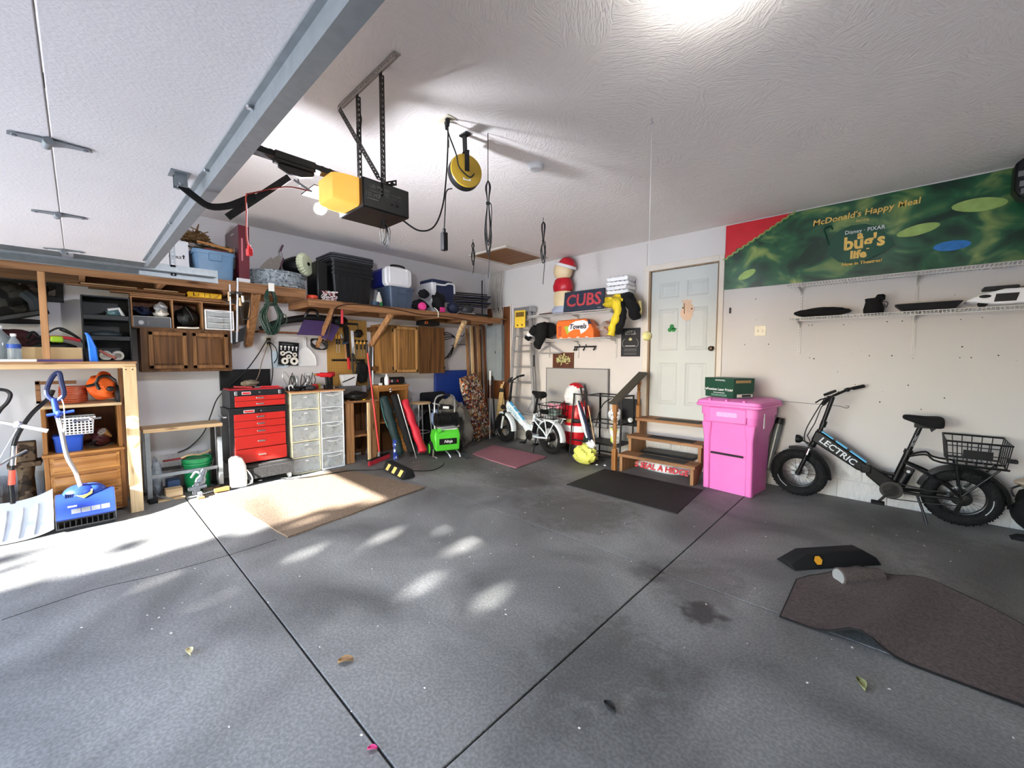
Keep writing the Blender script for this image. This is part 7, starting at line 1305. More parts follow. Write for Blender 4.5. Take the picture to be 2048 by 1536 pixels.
g = G().box(-4.39, -3.18, 5.526, 5.544, 1.318, 1.332).box(-3.195, -3.18, 5.526, 5.544, .41, 1.325).box(-4.39, -4.378, 5.526, 5.544, .41, 1.325).box(-4.39, -3.18, 5.526, 5.544, .41, .425); part('edge_strip', g, MATS['grey'], o)
one('white_plastic_sheet', G().blob((-4.28, 5.44, .33), (.1, .05, .33), 5, .15), MATS['whitep'], 'white plastic sack standing behind the white bike', 'sack'); one('white_block_bag', G().blob((-3.75, 5.3, .1), (.12, .1, .1), 8, .15), MATS['white'], 'white lump of salt block by the bike wheel', 'block')

# ------------------------------------------------------------------ yard figure, rack, clubs, bag
o = thing('holiday_yard_figure', 'red and white moulded plastic bearded holiday figure by the wall', 'lawn ornament', (-3.64, 5.24, 0)); T = Matrix.Translation((-3.64, 5.24, 0)); M('santar', (190, 24, 36), .3); M('flesh', (226, 190, 160), .5)
part('boots', G().lathe([(.15, 0), (.16, .04), (.15, .16)], T, 22, 1.1, .8), MATS['black'], o); part('trousers', G().lathe([(.15, .15), (.18, .22), (.18, .36)], T, 24, 1.05, .85), MATS['santar'], o); part('coat_trim', G().lathe([(.185, .35), (.2, .38), (.2, .43), (.185, .45)], T, 24, 1.05, .85), MATS['whitep'], o)
part('coat', G().lathe([(.185, .44), (.2, .52), (.21, .62), (.19, .74), (.13, .83)], T, 26, 1.05, .85), MATS['santar'], o); part('belt', G().lathe([(.205, .5), (.212, .51), (.212, .55), (.205, .56)], T, 26, 1.05, .85), MATS['black'], o); part('buckle', G().box(-3.69, -3.6, 5.05, 5.062, .5, .56), M('gold', (190, 170, 110), .3, .6), o, bevel=.004)
for s in (-1, 1): part('arm', G().tube(spl([(-3.64+s*.16, 5.22, .76), (-3.64+s*.24, 5.16, .66), (-3.64+s*.17, 5.07, .58)], 4), [.07]*5+[.06]*4, 10), MATS['santar'], o)
part('head', G().ell((-3.64, 5.22, .93), (.13, .12, .14)), MATS['flesh'], o); part('beard', G().blob((-3.645, 5.155, .9), (.155, .1, .185), 3, .06, 6), M('beard', (226, 226, 226), .6, bump=1, bsc=26, dist=.03), o)
part('hat', G().lathe([(.13, 0), (.125, .04), (.09, .09), (.03, .115)], T @ Matrix.Translation((.0, -.02, 1.0)), 22), MATS['santar'], o); part('hat_brim', G().tube([(-3.64+.13*math.cos(t), 5.215+.12*math.sin(t), 1.01) for t in [i*2*PI/22 for i in range(22)]], .022, 8, True), MATS['whitep'], o); part('green_sack', G().blob((-3.44, 5.25, .17), (.07, .08, .17), 9, .1), M('sackgrn', (24, 84, 48), .5), o)
o = thing('metal_rack', 'black metal sports rack beside the steps', 'rack', (-3.25, 5.3, 0)); x0, x1, ya, yb = -3.55, -2.75, 5.14, 5.5
for x in (x0, -3.33, x1): part('upright', G().bar((x-(.05 if x == x0 else 0), ya-.02, 0), (x, ya+.02, .96), .018, .018), MATS['black'], o); part('upright', G().bar((max(x, -3.3), yb, 0), (max(x, -3.3), yb, .96), .018, .018), MATS['black'], o)
for z in (.06, .25, .56, .95): part('rail', G().bar((x0, ya, z), (x1, ya, z), .014, .018), MATS['black'], o); part('rail', G().bar((-3.3, yb, z), (x1, yb, z), .014, .018), MATS['black'], o)
for x in (-3.3, x1):
    for z in (.06, .56, .95): part('side_rail', G().bar((x, ya, z), (x, yb, z), .014, .014), MATS['black'], o)
part('shelf_panel', G().box(-3.3, x1, ya, yb, .26, .27), MATS['black'], o); part('curved_bar', G().tube(spl([(-3.15, ya, .5), (-3.1, ya, .7), (-3.02, ya, .85), (-2.9, ya, .93)], 5), .008, 6), MATS['black'], o); part('net', G().box(-3.0, -2.66, 5.51, 5.52, .5, .9), M('netd', (40, 40, 42), .8), o)
one('golf_ball_jar', G().lathe([(.05, .272), (.075, .3), (.09, .48), (.085, .5)], Matrix.Translation((-2.86, 5.2, 0)), 18), patches('ballsj', [(236, 236, 230), (226, 226, 220), (206, 222, 90), (190, 190, 184)], 26, bump=.6), 'basket full of white and yellow golf balls on the rack', 'basket')
o = thing('volleyball', 'white volleyball resting on the rack', 'ball', (-2.87, 5.2, .58)); part('ball', G().ell((-2.87, 5.2, .685), .1, nu=24, nv=16), MATS['whitep'], o); g = G()
for k in range(3): g.tube([V(-2.87, 5.2, .685)+Matrix.Rotation(k*1.05, 3, 'Y') @ V(.1005*math.cos(t), .1005*math.sin(t), 0) for t in [i*2*PI/28 for i in range(28)]], .0025, 4, True)
part('seam', g, MATS['grey'], o)
one('baseball', G().ell((-2.70, 5.32, .62), .037), MATS['whitep'], 'small white ball behind the volleyball', 'ball')
for k, (a, b) in enumerate((((-3.42, 5.22, 1.06), (-3.13, 5.1, .04)), ((-3.37, 5.24, 1.09), (-3.05, 5.12, .04)))):
    o = thing('golf_iron', ['golf club with black grip leaning in the rack, nearer the umbrella', 'golf club with black grip leaning in the rack, taller of the two'][k], 'golf club', (b[0], b[1], 0)); A, B2 = V(*a), V(*b); part('shaft', G().cyl(A, B2, .007), MATS['steel'] if k == 0 else MATS['pale_z'], o); part('grip', G().cyl(A, A.lerp(B2, .28), .015, .011), MATS['black'], o)
o = thing('folded_umbrella', 'folded navy and white golf umbrella leaning in the rack', 'umbrella', (-3.12, 5.1, .25)); A, B2 = V(-3.37, 5.17, .86), V(-3.12, 5.12, .28); part('canopy', G().tube([A.lerp(B2, t) for t in (0, .15, .4, .7, .95, 1)], [.012, .022, .035, .045, .035, .01], 9), MATS['navy'], o); part('white_panel', G().tube([A.lerp(B2, t)+V(-.02, -.02, 0) for t in (.08, .3, .6, .9)], [.008, .024, .034, .02], 8), MATS['whitep'], o); part('ferrule', G().cyl(B2, B2+V(.03, -.01, -.08), .012, .004), MATS['ltgrey'], o)
one('antenna_wire', G().tube(spl([(-3.42, 5.4, 1.0), (-3.43, 5.4, 1.1), (-3.425, 5.4, 1.14), (-3.44, 5.4, 1.17)], 4), .0025, 4), MATS['steel'], 'thin bent wire sticking up beside the golf clubs', 'wire')
o = thing('yellow_plastic_bag', 'knotted yellow plastic shopping bag on the floor by the rack', 'bag', (-3.14, 5.0, 0)); part('body', G().blob((-3.15, 5.0, .135), (.175, .13, .14), 61, .22, 3.5, 30, 18), M('ybag', (226, 226, 110), .3, var=.12, sc=10, bump=.8, bsc=16, dist=.03), o); part('white_inner', G().blob((-3.05, 5.0, .29), (.07, .05, .06), 62, .3), MATS['whitep'], o)
for k, (x, y) in enumerate(((-2.98, 4.9), (-2.88, 4.95))): one('paper_scrap', G().ell((x, y, .008), (.02, .015, .008)), MATS['whitep'], ['white paper scrap on the floor by the yellow bag', 'white paper scrap on the floor close to the stair post'][k], 'scrap')

# ------------------------------------------------------------------ steps with turned posts
o = thing('wooden_steps', 'three wooden steps with dark grip mats leading up to the door', 'steps', (-2.12, 5.2, 0)); TR = [(4.84, .235), (5.08, .45), (5.32, .662)]; M('grip', (58, 58, 58), .85, var=.2, bump=.4, bsc=120)
for k, (y, z) in enumerate(TR):
    part('tread', G().box(-2.63, -1.64, y, y+.262 if k < 2 else YB-.03, z-.038, z), MATS['pine_x'], o, bevel=.004); part('grip_mat', G().box(-2.36, -1.78, y+.03, y+.22, z, z+.005), MATS['grip'], o)
for x in (-2.61, -1.70):
    part('stringer', G().prism([(4.86, 0), (5.57, 0), (5.57, .62), (5.34, .62), (5.34, .41), (5.1, .41), (5.1, .195), (4.86, .195)], .04, MX((x, 0, 0), (0, 1, 0), (0, 0, 1), (1, 0, 0))) if x < -2 else G().prism([(4.86, 0), (5.0, 0), (5.57, .5), (5.57, .62), (5.34, .62), (5.34, .41), (5.1, .41), (5.1, .195), (4.86, .195)], .04, MX((x, 0, 0), (0, 1, 0), (0, 0, 1), (1, 0, 0))), MATS['pine_z'], o, bevel=.003)
hr = thing('stair_handrail', 'dark plank handrail on two turned honey-wood posts', 'handrail', (-2.64, 5.1, 0))
def newel(x, y, z0, z1, s=.022):
    h = z1-z0; part('post_base', G().box(x-s, x+s, y-s, y+s, z0, z0+h*.32), MATS['honey_z'], hr, bevel=.003); part('post_top', G().box(x-s, x+s, y-s, y+s, z1-h*.13, z1), MATS['honey_z'], hr, bevel=.003)
    pr = [(s*.9, .32), (s*.6, .335), (s*1.0, .35), (s*.6, .365), (s*1.0, .38), (s*.62, .395), (s*.75, .5), (s*1.0, .65), (s*.7, .72), (s*1.05, .735), (s*.6, .75), (s*1.05, .765), (s*.6, .79), (s*1.05, .82), (s*.8, .87)]
    part('turned_spindle', G().lathe([(r, z0+h*t) for r, t in pr], Matrix.Translation((x, y, 0)), 14), MATS['honey_z'], hr)
newel(-2.668, 4.83, 0, .9, .03); newel(-2.60, 5.36, .667, 1.19, .026)
part('rail_plank', G().bar((-2.66, 4.76, .90), (-2.585, 5.45, 1.29), .13, .028, (0, -.5, .85)), M('railbr', (70, 66, 58), .5, var=.15), hr, bevel=.004)
one('ice_melt_bag', G().blob((-2.18, 5.22, .06), (.38, .12, .075), 7, .12), MATS['whitep'], 'white bag with red print under the bottom step', 'bag')
bg_ = bpy.data.objects['ice_melt_bag']; text('lettering', 'S SEAL A HIDGE', onB(-2.15, 5.09, .07) @ Matrix.Rotation(-.35, 4, 'X'), .1, MATS['redp'], bg_, bold=.003)
one('dark_boot_tray', G().box(-2.5, -1.8, 5.24, 5.5, .2, .235), MATS['black'], 'dark tray stowed under the middle step', 'tray', bevel=.008); 
rug('rubber_mat', [(-2.76, 3.88, 0), (-1.46, 3.86, 0), (-1.53, 4.78, 0), (-2.79, 4.79, 0)], .008, MATS['blkmat'], 'black rubber mat on the floor before the steps', 6, amp=.001)

# ------------------------------------------------------------------ pink bin and carton
o = thing('pink_waste_bin', 'tall pink wheeled waste bin standing by the steps', 'waste bin', (-1.28, 5.15, 0), rz=-.13)
ring = lambda w_, d_, z, cy=0: [(a, b+cy, z) for a, b in rpoly(w_, d_, .06, 4)]
part('tub', G().loft([ring(.47, .5, .0), ring(.48, .52, .3), ring(.49, .54, .62), ring(.57, .58, .76), ring(.58, .6, .93)]), MATS['pinkp'], o); part('upper_band', G().loft([ring(.6, .62, .86), ring(.6, .62, .97)]), MATS['pinkp'], o)
part('rim', G().loft([ring(.67, .68, .955), ring(.69, .7, .965), ring(.69, .7, .985), ring(.66, .68, .99)]), MATS['pinkp'], o); part('lid', G().loft([ring(.67, .68, .99), ring(.66, .67, 1.02), ring(.54, .56, 1.045)]), MATS['pinkp'], o)
for s in (-1, 1): part('front_fin', G().loft([[(s*.225-.035, -.275, .0), (s*.225+.035, -.275, .0), (s*.225+.035, -.2, .0), (s*.225-.035, -.2, .0)], [(s*.225-.035, -.29, .6), (s*.225+.035, -.29, .6), (s*.225+.035, -.2, .6), (s*.225-.035, -.2, .6)], [(s*.225-.05, -.315, .78), (s*.225+.06, -.315, .78), (s*.225+.06, -.2, .78), (s*.225-.05, -.2, .78)]]), MATS['pinkp'], o, bevel=.015)
part('front_header', G().box(-.2, .2, -.32, -.28, .78, .95), MATS['pinkp'], o, bevel=.015); part('lift_bar', G().cyl((-.17, -.29, .43), (.17, -.29, .43), .011), MATS['black'], o); part('embossed_name', G().prism(rpoly(.22, .05, .015, 3), .003, MX((0, -.3205, .875), (1, 0, 0), (0, 0, 1))), M('pinkl', (240, 166, 214), .5, var=.25, sc=60), o)
for k in range(3): part('lid_rib', G().box(-.2+.18*k, -.17+.18*k, -.335, -.2, 1.0, 1.045), MATS['pinkp'], o, bevel=.008)
for s in (-1, 1): part('wheel', G().cyl((s*.12, .27, .1), (s*.18, .27, .1), .1, n=24), MATS['rubber'], o)
part('handle', G().cyl((-.25, .37, .97), (.25, .37, .97), .016), MATS['pinkp'], o); part('side_sticker', G().box(.298, .304, -.12, -.1, .74, .9), MATS['whitep'], o)
o = thing('paper_carton', 'dark green printer-paper carton on top of the pink bin', 'box', (-1.40, 5.17, 1.046), rz=-.49); M('paperg', (30, 72, 54), .5); M('paperd', (24, 50, 40), .5)
part('box', G().box(-.2, .2, -.145, .145, 0, .2), MATS['paperg'], o); part('lid', G().box(-.206, .206, -.151, .151, .07, .222), MATS['paperg'], o); text('lettering', 'Premium Laser Print', MX((.0, -.152, .09), (1, 0, 0), (0, 0, 1)), .041, MATS['whitep'], o, bold=.0005); text('lettering', 'HAMMERMILL', MX((0.02, -.152, .195), (1, 0, 0), (0, 0, 1)), .024, MATS['whitep'], o)
part('small_print', G().box(-.08, .08, -.147, -.1455, .05, .056), MATS['whitep'], o); part('info_strip', G().box(-.11, .11, -.1465, -.1455, .012, .038), M('infog', (96, 132, 116), .5, var=.4, sc=60), o)
for s in (-1, 1): part('butterfly', G().prism([(0, 0), (.016, .016), (.018, .002), (.01, -.014), (0, -.004), (-.01, -.014), (-.018, .002), (-.016, .016)], .001, MX((s*.178, -.152, .09), (1, 0, 0), (0, 0, 1))), MATS['paper'], o)
part('side_label', G().box(.206, .2075, -.1, .13, .01, .045), MATS['paper'], o); part('barcode', G().box(.2075, .2085, -.03, .1, .014, .04), MATS['dkgrey'], o); part('tape', G().box(.206, .207, -.12, .1, .17, .2), MATS['card'], o)
o = one('leaning_tube', G().cyl((-.95, 5.50, .74), (-1.03, 5.42, .2), .045, .035), M('tubeg', (110, 116, 116), .2, alpha=.75), 'clear grey plastic tube leaning behind the pink bin', 'tube'); part('cap', G().cyl((-.948, 5.502, .74), (-.935, 5.51, .81), .05, .04), MATS['blackp'], o)

# ------------------------------------------------------------------ on the house door and wall
o = thing('shamrock_cutout', 'green shamrock cutout stuck on the door', 'decoration', (-2.26, YB+.02, 1.85)); g = G(); T = onB(-2.26, YB+.0275, 1.9)
for a in (90, 210, 330): 
    c = V(.03*math.cos(math.radians(a)), .03*math.sin(math.radians(a)), 0); g.prism([(c.x+.03*math.cos(t), c.y+.03*math.sin(t)) for t in [i*2*PI/14 for i in range(14)]], .002, T)
part('leaflet', g, M('shamg', (36, 130, 60), .6), o); part('stem', G().bar(T @ V(0, 0, .001), T @ V(.07, -.005, .001), .002, .01, (0, 0, 1)), MATS['shamg'], o)
o = thing('paper_pumpkin', 'faded tan paper pumpkin cutout on the door', 'decoration', (-2.06, YB+.02, 2.05)); T = onB(-2.06, YB+.0275, 2.15); part('body', G().prism([(.085*math.cos(t)*(1+.1*math.sin(t*4)), .125*math.sin(t)-.03) for t in [i*2*PI/22 for i in range(22)]], .002, T), M('fade', (206, 176, 150), .8, var=.12, sc=14), o); part('stem', G().prism([(-.06, .08), (-.075, .13), (-.03, .115), (0, .135), (.03, .11), (.06, .13), (.055, .08)], .003, T), MATS['fade'], o)
for (a, b) in ((-.055, .02), (.06, .0)): part('eye', G().cyl(T @ V(a, b, .002), T @ V(a, b, .004), .01), MATS['black'], o)
part('ribbon', G().bar(T @ V(-.04, .08, .004), T @ V(-.035, -.06, .004), .003, .01, (0, 0, 1)), M('brr', (110, 84, 60), .7), o)
o = thing('light_switch', 'ivory double light switch on the wall beside the door', 'light switch', (-1.19, YB, 1.75)); part('plate', G().box(-1.25, -1.13, YB-.008, YB-.001, 1.76, 1.88), MATS['ivory'], o, bevel=.003)
for x in (-1.215, -1.165): part('toggle', G().box(x-.006, x+.006, YB-.02, YB-.008, 1.805, 1.835), MATS['ivory'], o, bevel=.002)
one('door_chime_button', G().box(-1.535, -1.515, YB-.015, YB-.001, 2.05, 2.12), MATS['black'], 'small black wall holder beside the house door', 'holder', bevel=.003)
one('wall_wire', G().tube(spl([(-1.0, YB-.004, 1.0), (-.7, YB-.004, .99), (-.45, YB-.004, .985), (-.36, YB-.006, .965), (-.34, YB-.006, .99), (-.37, YB-.006, .985)], 5), .003, 5), MATS['grey'], 'thin grey wire with a curl on the wall behind the black bike', 'wire')
one('drop_string', G().cyl((-2.62, YB-.012, 3.1), (-2.62, YB-.012, 2.8), .0015, n=5), MATS['grey'], 'thin vertical wire above the door corner', 'wire')

# ------------------------------------------------------------------ banner
def bannerm():
    m = bpy.data.materials.new('bannerm'); m.use_nodes = True; n = m.node_tree; b = n.nodes['Principled BSDF']; L = n.links.new
    tc = n.nodes.new('ShaderNodeTexCoord'); mp = n.nodes.new('ShaderNodeMapping'); mp.inputs['Scale'].default_value = (1.6, 1, 2.2); mp.inputs['Rotation'].default_value = (0, .5, 0); L(tc.outputs['Object'], mp.inputs[0])
    no = n.nodes.new('ShaderNodeTexNoise'); no.inputs['Scale'].default_value = 2.2; no.inputs['Detail'].default_value = 2.5; no.inputs['Distortion'].default_value = .6; L(mp.outputs[0], no.inputs['Vector'])
    cr = n.nodes.new('ShaderNodeValToRGB'); e = cr.color_ramp.elements; e[0].position = .36; e[0].color = lin((14, 46, 34))+(1,); e[1].position = .76; e[1].color = lin((150, 166, 90))+(1,); q = e.new(.54); q.color = lin((38, 92, 58))+(1,)
    L(no.outputs[0], cr.inputs[0]); L(cr.outputs[0], b.inputs['Base Color']); b.inputs['Roughness'].default_value = .32; b.inputs['Specular IOR Level'].default_value = .5; return m
bn = thing('green_banner', "long green vinyl banner with yellow lettering high on the back wall", 'banner', (-.3, 5.56, 2.33))
def bfn(u, v):
    x = -1.6+2.6*u; z = 2.345+(.78)*v-.04*u*(1-v)*.6; return (x, YB-.012-.008*math.sin(9*u+2*v)*math.sin(PI*v)-.004*math.sin(23*u), z)
part('vinyl', G().sheet(bfn, 60, 10, .003), bannerm(), bn); yb = YB-.0235
part('red_corner', G().prism([(-1.598, 3.122), (-1.598, 2.72), (-.9, 3.122)], .002, onB(0, YB-.021, 0)), M('banred', (196, 30, 42), .35), bn)
g = G()
for k in range(26):
    t = k/25; c = V(-1.598, yb, 2.72).lerp(V(-.9, yb, 3.122), t); g.prism([(-.03, 0), (0, .012), (.03, 0), (0, -.012)], .002, onB(c.x, YB-.0225, c.z) @ Matrix.Rotation(.52+(.7 if k % 2 else -.5), 4, 'Z'))
part('leaf_border', g, M('leafb', (130, 156, 84), .5, var=.3, sc=40), bn, kind='stuff')
part('logo_leaf', G().prism([(-.28, .02), (-.26, .1), (-.2, .16), (-.1, .2), (.02, .19), (.12, .14), (.19, .04), (.25, -.06), (.16, -.12), (.05, -.17), (-.08, -.19), (-.18, -.16), (-.25, -.09)], .002, onB(-.3, YB-.0225, 2.67)), M('logol', (20, 74, 52), .4, var=.15, sc=5), bn)
part('logo_stem', G().tube(spl([(-.57, yb, 2.70), (-.6, yb, 2.8), (-.62, yb, 2.88), (-.57, yb, 2.9), (-.55, yb, 2.86)], 4), .008, 5), MATS['logol'], bn)
for (x, z, w_, h_, rot, nm, col) in ((.1, 2.72, .15, .05, .15, 'rleaf', (150, 176, 96)), (.48, 2.86, .17, .06, -.1, 'rleaf', (150, 176, 96)), (.33, 2.53, .12, .045, 0, 'pebble', (44, 120, 190)), (-1.35, 2.5, .1, .045, .45, 'rleaf', (150, 176, 96))):
    part('printed_'+('leaf' if nm == 'rleaf' else 'pebble'), G().prism([(w_*math.cos(t)*(1 if nm == 'pebble' else abs(math.cos(t))**.2), h_*math.sin(t)) for t in [i*2*PI/20 for i in range(20)]], .001, onB(x, YB-.0225, z) @ Matrix.Rotation(rot, 4, 'Z')), M(nm, col, .4, var=.25, sc=14), bn)
M('bantxt', (232, 190, 96), .5); yt = YB-.0255
text('lettering', "McDonald's Happy Meal", onB(-.31, yt, 2.975) @ Matrix.Rotation(.045, 4, 'Z'), .085, MATS['bantxt'], bn, bold=.001, shear=.15); text('lettering', 'Starring', onB(-.31, yt, 2.905), .032, MATS['bantxt'], bn); text('lettering', 'Disney · PIXAR', onB(-.29, yt, 2.80), .055, MATS['whitep'], bn, sx=.9)
text('lettering', 'a', onB(-.32, yt, 2.755), .11, MATS['bantxt'], bn, bold=.004); text('lettering', "bug's", onB(-.29, yt, 2.68), .18, MATS['bantxt'], bn, bold=.006, sx=.9); text('lettering', 'life', onB(-.33, yt, 2.562), .11, MATS['bantxt'], bn, bold=.005); text('lettering', 'Now in Theatres!', onB(-.3, yt, 2.475), .044, MATS['bantxt'], bn, bold=.0012)

# ------------------------------------------------------------------ on the right-hand wire shelves
ZR = 1.9285
one('flat_black_pouch', G().blob((-.6, 5.42, ZR+.05), (.24, .12, .05), 11, .1, 2, 24, 10), MATS['blkcloth'], 'flat black pouch lying on the lower right wire shelf', 'pouch')
o = thing('drawstring_pouch', 'black drawstring pouch standing on the wire shelf', 'pouch', (-.30, 5.38, ZR)); part('body', G().tube([(-.31, 5.38, ZR+.0), (-.31, 5.38, ZR+.05), (-.315, 5.38, ZR+.12), (-.315, 5.38, ZR+.15)], [.075, .08, .06, .065], 12), MATS['blkcloth'], o); part('flap', G().blob((-.265, 5.38, ZR+.15), (.035, .03, .035), 4, .3), MATS['blkcloth'], o); part('drawstring', G().tube(spl([(-.25, 5.33, ZR+.11), (-.21, 5.32, ZR+.1), (-.22, 5.32, ZR+.05), (-.235, 5.32, ZR+.09)], 4), .004, 5), MATS['blackcord'], o)
one('black_tray', G().loft([[(.1, 5.34, ZR), (.42, 5.34, ZR), (.42, 5.52, ZR), (.1, 5.52, ZR)], [(.03, 5.31, ZR+.07), (.47, 5.31, ZR+.07), (.47, 5.54, ZR+.07), (.03, 5.54, ZR+.07)], [(.06, 5.325, ZR+.075), (.45, 5.325, ZR+.075), (.45, 5.53, ZR+.075), (.06, 5.53, ZR+.075)]]), MATS['black'], 'shallow black tray on the wire shelf beside the white toy', 'tray')
o = thing('remote_control_racer', 'white and black remote-control toy racer on the wire shelf', 'toy', (.62, 5.4, ZR)); P = [(-.22, .06), (-.2, .05), (-.05, .02), (.25, .02), (.3, .06), (.27, .1), (.14, .14), (.0, .145), (-.13, .11)]
part('shell', G().prism(P, .2, MX((.64, 5.5, ZR), (1, 0, 0), (0, 0, 1))), MATS['whitep'], o, bevel=.012); part('canopy', G().prism(rpoly(.2, .03, .012, 3), .12, MX((.62, 5.46, ZR+.16), (1, 0, 0), (0, 0, 1))), MATS['black'], o); part('window', G().prism([(-.06, .0), (.06, .0), (.075, .065), (-.05, .065)], .004, MX((.64, 5.3, ZR+.04), (1, 0, 0), (0, 0, 1))), MATS['black'], o)
for x in (.52, .80): part('wheel', G().cyl((x, 5.31, ZR+.03), (x, 5.34, ZR+.03), .03), MATS['rubber'], o); part('vent', G().ell((x+.01, 5.3, ZR+.09), (.035, .006, .014)), MATS['black'], o)
part('antenna', G().tube([(.72, 5.42, ZR+.16), (.8, 5.42, ZR+.17), (.84, 5.42, ZR+.14)], .003, 4), MATS['black'], o)
o = thing('black_power_supply', 'black device with grey vents hung at the top corner of the back wall', 'device', (.75, 5.3, 2.75)); part('case', G().prism([(.0, 2.86), (.03, 2.80), (.1, 2.76), (.3, 2.76), (.3, 3.12), (.06, 3.12), (.0, 3.07)], .16, MX((.64, 5.43, 0), (1, 0, 0), (0, 0, 1))), MATS['black'], o, bevel=.015)
for k, z in enumerate((2.98, 2.9, 2.84)): part('vent', G().box(.655+.01*k, .75, 5.262, 5.27, z-.025, z+.02), MATS['grey'], o, bevel=.003)
part('wall_mount', G().box(.7, .9, 5.43, YB-.03, 2.85, 3.05), MATS['black'], o)
o = thing('tan_backpack', 'tan and black pack standing on the floor at the right edge', 'backpack', (.95, 5.38, 0)); part('body', G().blob((.98, 5.4, .22), (.2, .12, .22), 31, .12), MATS['blkcloth'], o); part('top_flap', G().blob((.98, 5.38, .45), (.2, .12, .07), 32, .15), M('tanf', (176, 160, 140), .8), o); part('strap', G().tube(spl([(.8, 5.3, .44), (.75, 5.29, .4), (.77, 5.29, .34)], 4), .008, 5), MATS['black'], o)
one('rubber_door_wedge', G().loft([[(.76, 5.25, .0), (1.1, 5.25, .0), (1.1, 5.36, .0), (.76, 5.36, .0)], [(.8, 5.26, .03), (1.1, 5.26, .07), (1.1, 5.35, .07), (.8, 5.35, .03)]]), MATS['rubber'], 'black rubber wedge on the floor below the tan pack', 'wedge')

